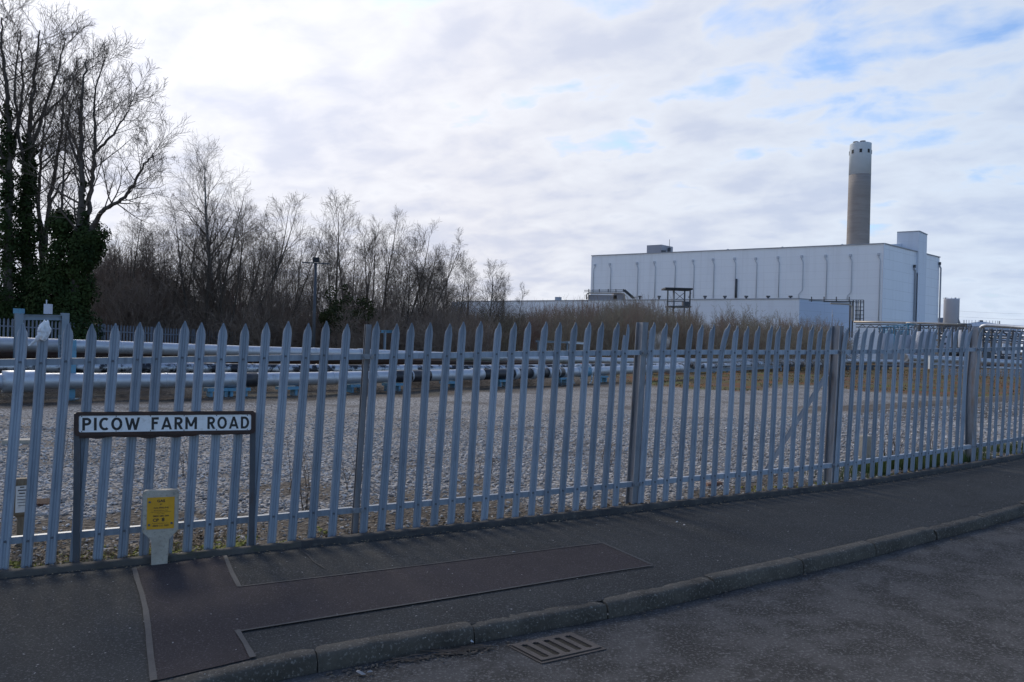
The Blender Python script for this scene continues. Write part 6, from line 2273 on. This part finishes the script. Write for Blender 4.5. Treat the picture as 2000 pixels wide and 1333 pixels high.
def tubes_np(segs, sides):
    """every segment a small prism, vectorised"""
    p0 = np.array([s[0][:] for s in segs]); p1 = np.array([s[1][:] for s in segs])
    r0 = np.array([s[2] for s in segs])[:, None, None]; r1 = np.array([s[3] for s in segs])[:, None, None]
    d = p1 - p0; L = np.linalg.norm(d, axis=1, keepdims=True); d = d / np.maximum(L, 1e-6)
    ref = np.where(np.abs(d[:, 2:3]) > 0.95, np.array([[1.0, 0, 0]]), np.array([[0, 0, 1.0]]))
    a = np.cross(d, ref); a /= np.linalg.norm(a, axis=1, keepdims=True); b = np.cross(d, a)
    ang = np.arange(sides) * 2 * math.pi / sides
    off = a[:, None, :] * np.cos(ang)[None, :, None] + b[:, None, :] * np.sin(ang)[None, :, None]
    e = (p1 + d * np.minimum(L * 0.05, 0.02))[:, None, :]
    v = np.concatenate([p0[:, None, :] + off * r0, e + off * r1], 1).reshape(-1, 3)
    k = np.arange(sides); k2 = (k + 1) % sides
    f = np.stack([k, k2, sides + k2, sides + k], 1)
    F = (f[None] + (np.arange(len(segs)) * 2 * sides)[:, None, None]).reshape(-1, 4)
    return v, F


def bud_quads(tips, n, size, seed):
    rg = np.random.default_rng(seed)
    tp = np.array([t[0][:] for t in tips if t[2] >= 2]); td = np.array([t[1][:] for t in tips if t[2] >= 2])
    if len(tp) == 0:
        return np.zeros((0, 3)), np.zeros((0, 4), int)
    ix = rg.integers(0, len(tp), n)
    c = tp[ix] - td[ix] * rg.uniform(0, 0.25, n)[:, None] + rg.normal(0, 0.02, (n, 3))
    t1 = td[ix] + rg.normal(0, 0.5, (n, 3)); t1 /= np.linalg.norm(t1, axis=1, keepdims=True)
    t2 = np.cross(t1, rg.normal(size=(n, 3))); t2 /= np.linalg.norm(t2, axis=1, keepdims=True)
    s_ = (size * rg.uniform(0.6, 1.3, n))[:, None]
    v = np.stack([c - t1 * s_, c + t2 * s_ * 0.4, c + t1 * s_, c - t2 * s_ * 0.4], 1).reshape(-1, 3)
    return v, (np.arange(n) * 4)[:, None] + np.arange(4)[None]


def make_tree(name, label, cat, loc, segs, tips, m_tr=None, m_cr=None, group=None, buds=0, bsize=0.03, seed=1, split=1):
    t = thing(name, label, cat, loc, group)
    a = [s for s in segs if s[4] < split]; b = [s for s in segs if s[4] >= split]
    if a:
        v, f = tubes_np(a, 7)
        np_obj('trunk', v, f, m_tr or m_bark, parent=t, smooth_=True, off=True)
    fine = [s for s in b if s[4] >= 2]; mid = [s for s in b if s[4] < 2]
    v1, f1 = tubes_np(mid, 5) if mid else (np.zeros((0, 3)), np.zeros((0, 4), int))
    v2, f2 = tubes_np(fine, 3) if fine else (np.zeros((0, 3)), np.zeros((0, 4), int))
    v3, f3 = bud_quads(tips, buds, bsize, seed) if buds else (np.zeros((0, 3)), np.zeros((0, 4), int))
    np_obj('crown', np.concatenate([v1, v2, v3]), np.concatenate([f1, f2 + len(v1), f3 + len(v1) + len(v2)]), m_cr or m_twig, parent=t, off=True)
    return t


def base_at(px, Y):
    c = pt(px, hor(px), Y)
    return Vector((c.x, c.y, ground_z(c.x, c.y) - 0.05))


def height_for(px, ytop, Y):
    return zpx(px, ytop, Y) - ground_z(pt(px, 0, Y).x, Y)


def seg_tree_from_px(stems, Y, seed, twigs_len=1.0, twr=0.008, kids=(0, 9, 7), ang=(25, 55), up=0.10, start=0.35, lean_y=0.0):
    """stems: [(list of (px, py, dy)), r0, r1, limb length]; limbs and twigs grow from them"""
    rr = random.Random(seed)
    segs = []; tips = []

    def br(p, d, L, r, lvl):
        n = (0, 9, 7, 5)[lvl]; st = L / n; pts = [p.copy()]
        rend = max(twr * 0.5, r * 0.3)
        for i in range(n):
            wg = (0, 0.055, 0.075, 0.09)[lvl]
            d = (d + Vector((rr.gauss(0, wg), rr.gauss(0, wg), rr.gauss(0, wg) + up * (0, 0.5, 0.5, 0.4)[lvl]))).normalized()
            q = p + d * st
            segs.append((p, q, max(twr * 0.5, r + (rend - r) * i / n), max(twr * 0.5, r + (rend - r) * (i + 1) / n), lvl)); p = q; pts.append(p.copy())
        tips.append((p, d, lvl))
        if lvl < 3:
            for k in range(kids[lvl]):
                fr = 0.2 + 0.78 * (k + rr.random()) / kids[lvl]; fr = min(fr, 0.98); i = min(n - 1, int(fr * n))
                dd = (pts[i + 1] - pts[i]).normalized(); az = rr.uniform(0, 6.28)
                sd_ = dd.cross(Vector((math.cos(az), math.sin(az), 0.2))).normalized(); an = R(rr.uniform(*ang))
                br(pts[i].lerp(pts[i + 1], fr * n - i), dd * math.cos(an) + sd_ * math.sin(an), L * rr.uniform(0.35, 0.6) * (1.15 - 0.5 * fr), max(twr * (0.8 if lvl == 1 else 0.6), (r + (rend - r) * fr) * 0.5), lvl + 1)

    for pth, r0, r1, LL, nk in stems:
        r0 *= 0.80; LL *= 1.25; nk = int(nk * 1.4)
        ctrl = [pt(a, b, Y + c) for a, b, c in pth]
        P = []
        for i in range(len(ctrl) - 1):
            for k in range(6):
                P.append(catmull(ctrl, i, k / 6) + Vector((rr.gauss(0, 0.03), rr.gauss(0, 0.03), 0)))
        P.append(ctrl[-1]); n = len(P) - 1
        for i in range(n):
            segs.append((P[i], P[i + 1], r0 + (r1 - r0) * i / n, r0 + (r1 - r0) * (i + 1) / n, 0))
        tips.append((P[-1], (P[-1] - P[-2]).normalized(), 2))
        for k in range(nk):
            fr = start + (1 - start) * (k + rr.random()) / nk; fr = min(0.985, fr); i = min(n - 1, int(fr * n))
            dd = (P[i + 1] - P[i]).normalized(); az = rr.uniform(0, 6.28)
            sd_ = dd.cross(Vector((math.cos(az), math.sin(az), 0.15))).normalized(); an = R(rr.uniform(32, 66))
            br(P[i].lerp(P[i + 1], fr * n - i), dd * math.cos(an) + sd_ * math.sin(an), LL * rr.uniform(0.6, 1.15) * (1.2 - 0.6 * fr), max(twr * 1.3, (r0 + (r1 - r0) * fr) * rr.uniform(0.28, 0.42)), 1)
    return segs, tips


def ivy_np(center_list, n, seed, size=(0.05, 0.105)):
    """leaves hung round a list of (point, radius) blobs"""
    rg = np.random.default_rng(seed)
    C = np.array([c[:] for c, r in center_list]); Rr = np.array([r for c, r in center_list])
    w = Rr ** 2; w = w / w.sum()
    ix = rg.choice(len(C), n, p=w)
    d = rg.normal(size=(n, 3)); d /= np.linalg.norm(d, axis=1, keepdims=True)
    c = C[ix] + d * (Rr[ix] * rg.uniform(0.55, 1.12, n))[:, None]
    nrm = d + rg.normal(0, 0.45, (n, 3)); nrm /= np.linalg.norm(nrm, axis=1, keepdims=True)
    t1 = np.cross(nrm, rg.normal(size=(n, 3))); t1 /= np.linalg.norm(t1, axis=1, keepdims=True); t2 = np.cross(nrm, t1)
    s_ = rg.uniform(size[0], size[1], n)[:, None]
    v = np.stack([c - t1 * s_, c - t2 * s_ * 0.55, c + t1 * s_ * 0.9, c + t2 * s_ * 0.6], 1).reshape(-1, 3)
    return v, (np.arange(n) * 4)[:, None] + np.arange(4)[None]


def stem_blobs(path, Y, r0, r1, n, seed, jit=0.12):
    rr = random.Random(seed)
    ctrl = [pt(a, b, Y + c) for a, b, c in path]
    out = []
    for k in range(n):
        q = k / (n - 1) * (len(ctrl) - 1); i = min(len(ctrl) - 2, int(q))
        c = ctrl[i].lerp(ctrl[i + 1], q - i)
        out.append((c + Vector((rr.gauss(0, jit), rr.gauss(0, jit), 0)), (r0 + (r1 - r0) * k / (n - 1)) * rr.uniform(0.7, 1.3)))
    return out


def px_tree(name, label, stems, Y, seed, ivy=None, nleaf=0, **kw):
    segs, tips = seg_tree_from_px(stems, Y, seed, **kw)
    p0 = min((s[0] for s in segs), key=lambda q: q.z)
    t = thing(name, label, 'tree', (p0.x, p0.y, p0.z), 'big ivy clad trees at the left')
    a = [s for s in segs if s[4] == 0]; b = [s for s in segs if s[4] == 1]; c = [s for s in segs if s[4] >= 2]
    v, f = tubes_np(a, 8); np_obj('trunk', v, f, m_bark, parent=t, smooth_=True)
    v1, f1 = tubes_np(b, 5); v2, f2 = tubes_np(c, 3)
    v3, f3 = bud_quads(tips, 600, 0.025, seed)
    np_obj('crown', np.concatenate([v1, v2, v3]), np.concatenate([f1, f2 + len(v1), f3 + len(v1) + len(v2)]), m_twig, parent=t)
    if ivy:
        v, f = ivy_np(ivy, nleaf, seed + 3); np_obj('ivy', v, f, m_ivy, parent=t)
    return t


YT = 38.0
px_tree('ivy_clad_tree', 'tall bare tree at the left edge, its upright trunk wrapped in ivy',
        [([(14, 690, 0), (16, 560, 0), (16, 430, 0), (18, 300, 0), (14, 190, 0), (6, 110, 0), (4, 35, 0)], 0.30, 0.03, 3.2, 14),
         ([(16, 330, 0), (34, 250, .5), (44, 150, .8), (34, 70, 1)], 0.12, 0.02, 2.0, 8), ([(14, 330, 0), (-20, 230, -.5), (-50, 120, -1)], 0.13, 0.02, 2.2, 8)],
        YT, 21, ivy=stem_blobs([(8, 660, 0), (14, 520, 0), (15, 400, 0), (17, 300, 0), (15, 215, 0)], YT, 0.62, 0.22, 40, 1) + stem_blobs([(-40, 640, 0), (-20, 600, 0.5), (30, 620, 0)], YT, 0.9, 0.8, 8, 2, 0.3), nleaf=15000, twr=0.010, start=0.36)
px_tree('ivy_clad_tree', 'tallest bare tree second from the left, ivy to half its height',
        [([(60, 690, 0), (56, 560, 0), (50, 430, 0), (56, 330, 0), (58, 250, 0), (66, 160, 0), (78, 60, 0)], 0.34, 0.03, 3.4, 16),
         ([(56, 300, 0), (82, 230, .6), (108, 150, 1), (128, 75, 1.2)], 0.13, 0.02, 2.2, 10), ([(54, 350, 0), (36, 260, -.6), (30, 160, -.8), (40, 60, -1)], 0.12, 0.02, 2.0, 8),
         ([(56, 260, 0), (96, 215, -.5), (130, 185, -.8), (146, 140, -1)], 0.09, 0.015, 1.6, 7)],
        YT + 1, 22, ivy=stem_blobs([(58, 680, 0), (56, 560, 0), (50, 430, 0), (55, 340, 0), (57, 270, 0)], YT + 1, 0.62, 0.26, 40, 3), nleaf=15000, twr=0.010, start=0.42)
px_tree('forked_tree', 'slender bare tree with several upright stems third from the left',
        [([(88, 690, 0), (86, 560, 0), (80, 470, 0), (76, 380, 0), (82, 290, 0), (92, 200, 0)], 0.22, 0.02, 2.2, 12),
         ([(86, 500, 0), (96, 400, .4), (112, 310, .6), (122, 220, .8), (126, 150, 1)], 0.17, 0.02, 2.0, 12), ([(87, 480, 0), (70, 360, -.3), (64, 260, -.5)], 0.11, 0.015, 1.5, 8),
         ([(96, 400, .4), (120, 360, .1), (148, 320, -.2), (152, 280, -.4)], 0.08, 0.012, 1.2, 6)],
        YT + 2, 23, twr=0.0095, start=0.3)
px_tree('ivy_clad_tree', 'spreading bare tree with a broad ivy mound round its forked trunk',
        [([(142, 690, 0), (148, 560, 0), (150, 470, 0), (158, 420, 0), (160, 330, 0), (158, 250, 0), (162, 170, 0), (170, 115, 0)], 0.30, 0.025, 2.6, 15),
         ([(156, 470, 0), (172, 420, .3), (178, 360, .5), (186, 280, .8), (182, 200, 1), (204, 118, 1.2)], 0.19, 0.02, 2.8, 17),
         ([(160, 480, 0), (186, 435, -.4), (206, 408, -.8), (236, 390, -1.1), (264, 355, -1.4), (282, 320, -1.6), (300, 305, -1.7)], 0.17, 0.02, 2.2, 16),
         ([(182, 300, .7), (214, 270, .2), (246, 225, 0), (268, 170, -.2)], 0.09, 0.012, 1.7, 10), ([(160, 330, 0), (134, 260, .3), (140, 180, .5)], 0.10, 0.012, 1.6, 9),
         ([(112, 600, 0), (116, 480, 0), (122, 380, .3), (128, 280, .6), (146, 180, .8)], 0.12, 0.015, 1.6, 10)],
        YT - 0.5, 24, ivy=stem_blobs([(140, 680, 0), (146, 600, 0), (150, 520, 0), (154, 470, 0)], YT - .5, 0.82, 0.70, 14, 5, 0.2) + stem_blobs([(118, 650, 0), (112, 570, 0), (116, 500, 0), (122, 450, 0), (130, 425, 0)], YT - .5, 0.70, 0.45, 14, 6, 0.2)
        + stem_blobs([(158, 480, 0), (172, 455, 0), (182, 460, 0), (170, 500, 0)], YT - .5, 0.55, 0.5, 9, 7, 0.15) + stem_blobs([(164, 450, 0.2), (160, 400, 0), (164, 360, 0)], YT - .5, 0.28, 0.14, 8, 8, 0.05) + stem_blobs([(90, 660, 0), (84, 600, 0), (92, 540, 0)], YT - .5, 0.7, 0.4, 8, 9, 0.2), nleaf=34000, twr=0.0095, start=0.32)

# the row of bare trees towards the middle, each one grown by itself
row = [
    # px, ytop, depth, seed, stems, label, name, growth
    (232, 392, 46, 31, 7, 'dense bare many stemmed tree right of the ivy mound', 'multi_stemmed_tree', dict(nlimb=11, kids=(8, 6, 0), maxl=3, wig=0.065, stemspread=0.34, lim_len=0.36)),
    (318, 412, 48, 32, 5, 'bare thin stemmed tree between the ivy mound and the tall birch', 'multi_stemmed_tree', dict(nlimb=11, kids=(8, 6, 0), maxl=3, wig=0.065, stemspread=0.26, lim_len=0.36)),
    (398, 346, 46, 33, 5, 'bare budding tree with fanned stems just left of the tall birch', 'multi_stemmed_tree', dict(nlimb=14, kids=(8, 7, 0), maxl=3, wig=0.065, stemspread=0.25, lim_len=0.36)),
    (415, 258, 49, 34, 1, 'tallest bare birch in the row with a pale lower trunk', 'birch_tree', dict(nlimb=38, kids=(10, 7, 0), maxl=3, wig=0.065, lim_len=0.40, ang=(30, 55), up=0.12, lean=(0.055, 0))),
    (440, 372, 45, 35, 4, 'bare tree leaning right beside the tall birch', 'leaning_tree', dict(nlimb=13, kids=(8, 7, 0), maxl=3, wig=0.065, lim_len=0.36, lean=(0.30, 0), stemspread=0.24)),
    (528, 430, 47, 36, 3, 'slight bare tree just left of the floodlight column', 'bare_tree', dict(nlimb=13, kids=(8, 6, 0), maxl=3, wig=0.065, lim_len=0.36, lean=(0.16, 0), stemspread=0.2)),
    (650, 368, 46, 37, 2, 'upright budding tree just right of the floodlight column', 'bare_tree', dict(nlimb=20, kids=(8, 7, 0), maxl=3, wig=0.065, lim_len=0.42, ang=(26, 48), up=0.12, stemspread=0.08, lean=(0.03, 0))),
    (730, 398, 49, 38, 3, 'bare forked tree in the middle of the row', 'bare_tree', dict(nlimb=15, kids=(8, 7, 0), maxl=3, wig=0.065, lim_len=0.36, stemspread=0.16)),
    (768, 424, 50, 39, 4, 'broad budding tree with fanned limbs right of the forked tree', 'bare_tree', dict(nlimb=15, kids=(8, 7, 0), maxl=3, wig=0.065, lim_len=0.40, lean=(0.12, 0), stemspread=0.26)),
    (790, 440, 48, 40, 4, 'bare tree leaning far right at the end of the tall trees', 'leaning_tree', dict(nlimb=14, kids=(8, 7, 0), maxl=3, wig=0.065, lim_len=0.38, lean=(0.30, 0), stemspread=0.22)),
    (880, 488, 56, 41, 3, 'thin bare tree left of the small birch', 'bare_tree', dict(nlimb=14, kids=(8, 6, 0), maxl=3, wig=0.065, lim_len=0.38, stemspread=0.22)),
    (950, 504, 58, 42, 1, 'small bare birch with a pale trunk at the right end of the row', 'birch_tree', dict(nlimb=26, kids=(8, 7, 0), maxl=3, wig=0.065, lim_len=0.40, up=0.12)),
    (992, 548, 60, 43, 3, 'low bare sapling beside the small birch', 'sapling', dict(nlimb=12, kids=(7, 6, 0), maxl=3, wig=0.065, lim_len=0.36, stemspread=0.24)),
]
for px, yt, Y, sd_, mu_, lab, nm, kw in row:
    H = height_for(px, yt, Y)
    segs, tips = grow_tree(sd_, H * 0.97, 0.024 * H ** 0.85 if mu_ == 1 else 0.015 * H ** 0.85, multi=mu_, twr=0.0066, **kw)
    zt = max(s[1].z for s in segs); k = H / zt
    segs = [(a * k, b * k, ra, rb_, l) for a, b, ra, rb_, l in segs]; tips = [(a * k, d, l) for a, d, l in tips]
    make_tree(nm, lab, 'tree', base_at(px, Y), segs, tips, m_birch if nm == 'birch_tree' else m_bark, m_twig, 'bare trees behind the pipes', buds=1100 if sd_ in (33, 37, 39, 40) else 150, bsize=0.028 if sd_ in (33, 37, 39, 40) else 0.02, seed=sd_)

# more bare trees behind the row, copies of the ones above with a place and turn of their own
rr = random.Random(303)
src = [o for o in bpy.data.objects if o.get('group') == 'bare trees behind the pipes' and o.parent is None and o.name.split('.')[0] in ('bare_tree', 'multi_stemmed_tree')]
for k, (px, yt, Y, lab) in enumerate(((200, 440, 56, 'bare tree half hidden behind the right edge of the ivy mound'), (275, 430, 57, 'bare tree behind the gap between the ivy mound and the thin stemmed tree'), (352, 400, 58, 'bare tree standing behind the thin stemmed tree'), (485, 372, 57, 'bare tree behind the one leaning right of the tall birch'), (560, 440, 58, 'bare tree standing behind and left of the floodlight column'), (600, 470, 60, 'low bare tree directly behind the floodlight column'), (690, 420, 58, 'bare tree behind the gap right of the upright budding tree'), (838, 450, 60, 'bare tree behind the far right leaning tree'), (862, 505, 62, 'low bare tree between the leaning tree and the small birch'), (915, 500, 64, 'thin bare tree just left of the small birch and behind it'), (975, 530, 66, 'thin bare tree just right of the small birch and behind it'))):
    o = src[k % len(src)]
    c = copy_tree(o)
    hs = max((v[2] for ch in o.children for v in ch.bound_box))
    H = height_for(px, yt, Y); q = H / hs
    c.location = base_at(px, Y); c.scale = (q, q, q); c.rotation_euler = (0, 0, rr.uniform(0, 6.28))
    c['label'] = lab

# evergreen bramble clumps at the feet of the row
for px, yb, Y, rad, n, lab in ((670, 612, 44, 0.85, 900, 'dark green leafy bush at the foot of the upright budding tree'), (715, 616, 45, 0.8, 700, 'smaller dark green bush right of the leafy one'), (640, 632, 43.5, 0.6, 900, 'low dark green bush at the foot of the floodlight column')):
    c = pt(px, yb, Y)
    t_ = thing('leafy_bush', lab, 'bush', base_at(px, Y))
    rr = random.Random(px); bl = [(c + Vector((rr.gauss(0, rad * 0.6), rr.gauss(0, 0.4), rr.gauss(0, rad * 0.7))), rad * rr.uniform(0.25, 0.5)) for _ in range(16)]
    v, f = ivy_np(bl, n, px, (0.05, 0.10)); np_obj('foliage', v, f, m_leaf, parent=t_)
    segs, tips = grow_tree(px, rad * 2.2, 0.03, nlimb=6, kids=(3, 2, 2), multi=3, maxl=2, stemspread=0.4); v, f = tubes_np(segs, 4); np_obj('stems', v, f, m_bark, parent=t_, off=True)

# thickets: many bare bushes that read as one brown mass
def bush_proto(seed, H=2.0, stems=16, spread=0.35, kids=4):
    return grow_tree(seed, H, 0.0085, nlimb=7, kids=(kids, 3, 0), multi=stems, maxl=2, lim_len=0.42, wig=0.07, up=0.12, stemspread=spread, twr=0.0042, first=0.2, ang=(14, 38))[0]


protos = []
for sd_ in (51, 52, 53, 54):
    sg = bush_proto(sd_)
    protos.append(tubes_np(sg, 3))


tangle = [tubes_np(grow_tree(q, 2.0, 0.0095, nlimb=8, kids=(5, 3, 0), multi=11, maxl=2, lim_len=0.62, wig=0.15, up=0.05, stemspread=0.6, twr=0.0048, first=0.12, ang=(25, 70))[0], 3) for q in (61, 62, 63, 64)]


def thicket(name, label, spots, mat, seed, kind='stuff', protos=protos):
    rr = random.Random(seed); V = []; Fc = []; o = 0
    for px, ytop, Y in spots:
        b = base_at(px, Y); H = max(0.8, height_for(px, ytop, Y))
        v, f = protos[rr.randrange(len(protos))]
        a = rr.uniform(0, 6.28); k = H / 2.05; kw = k * rr.uniform(0.75, 1.1) if H < 4 else k * 0.65
        x = (v[:, 0] * math.cos(a) - v[:, 1] * math.sin(a)) * kw; y = (v[:, 0] * math.sin(a) + v[:, 1] * math.cos(a)) * kw
        V.append(np.stack([x + b.x, y + b.y, v[:, 2] * k + b.z], 1)); Fc.append(f + o); o += len(v)
    return tag(np_obj(name, np.concatenate(V), np.concatenate(Fc), mat, kind=kind), label, 'scrub', kind=kind)


def low_tangle(n, seed):
    rr = random.Random(seed); V = []; Fc = []; o = 0
    for _ in range(n):
        s = rr.uniform(0.05, 0.72) * L1[-1]
        p, d = along_path(path1, L1, s)
        q = Vector((-d.y, d.x, 0)).normalized() * rr.uniform(-1.1, 2.6)
        x0, y0 = p.x + q.x, p.y + q.y; z0 = ground_z(x0, y0) - 0.05
        v, f = tangle[rr.randrange(4)]; a = rr.uniform(0, 6.28); k = rr.uniform(0.09, 0.20); kw = rr.uniform(0.35, 0.6)
        keep = slice(0, len(v) // 24 * 12)                 # half of each tangle is plenty at this size
        v = v[keep]; f = f[:len(v) // 6 * 3]
        V.append(np.stack([(v[:, 0] * math.cos(a) - v[:, 1] * math.sin(a)) * kw + x0, (v[:, 0] * math.sin(a) + v[:, 1] * math.cos(a)) * kw + y0, v[:, 2] * k + z0], 1)); Fc.append(f + o); o += len(v)
    return tag(np_obj('dead_brambles', np.concatenate(V), np.concatenate(Fc), m_twig, kind='stuff'), 'low dead brambles and weeds under the nearest pipes', 'brambles', kind='stuff')


low_tangle(110, 44)
rr = random.Random(101)
sp1 = []
for k in range(210):
    px = rr.uniform(160, 930)
    lo_ = float(np.interp(px, [160, 260, 360, 600, 900], [470, 490, 560, 575, 590]))
    sp1.append((px, lo_ + abs(rr.gauss(0, 38)), rr.uniform(43, 60)))
thicket('undergrowth', 'tangled brown undergrowth beneath the bare trees', sp1, m_under, 5, protos=tangle)
prof_ = lambda x: float(np.interp(x, [880, 1000, 1080, 1150, 1210, 1290, 1340, 1385, 1410, 1440, 1480, 1530, 1560, 1600, 1640, 1660], [606, 596, 594, 586, 582, 594, 606, 622, 612, 600, 612, 610, 612, 618, 632, 642]))


def scrub_spots(n, seed, lo, hi, y0, y1, drop):
    rr = random.Random(seed); out = []
    for k in range(n):
        px = rr.uniform(lo, hi)
        cl = 26 * mnoise.noise(Vector((px * 0.03, seed + 0.37, 0))) + 16 * mnoise.noise(Vector((px * 0.11, seed, 4)))
        out.append((px, prof_(px) + max(-9, cl) + abs(rr.gauss(0, drop)), rr.uniform(y0, y1)))
    return out


thicket('scrub', 'grey brown tangled scrub filling the belt in front of the white annexe', scrub_spots(165, 6, 860, 1640, 58, 100, 14), m_twig_g, 6, protos=tangle)
thicket('scrub', 'reddish upright stems rising out of the scrub in front of the white annexe', scrub_spots(75, 7, 1010, 1640, 60, 100, 12), m_twig_r, 7)

rr = random.Random(202)
sp3 = []
for k in range(24):
    px = rr.uniform(165, 930)
    top = float(np.interp(px, [165, 240, 330, 430, 540, 620, 700, 800, 880, 930], [500, 470, 490, 480, 520, 530, 510, 515, 560, 575]))
    sp3.append((px, top + abs(rr.gauss(0, 45)), rr.uniform(44, 58)))
thicket('saplings', 'thin upright bare saplings crowded between the trees behind the pipes', sp3, m_under, 9)
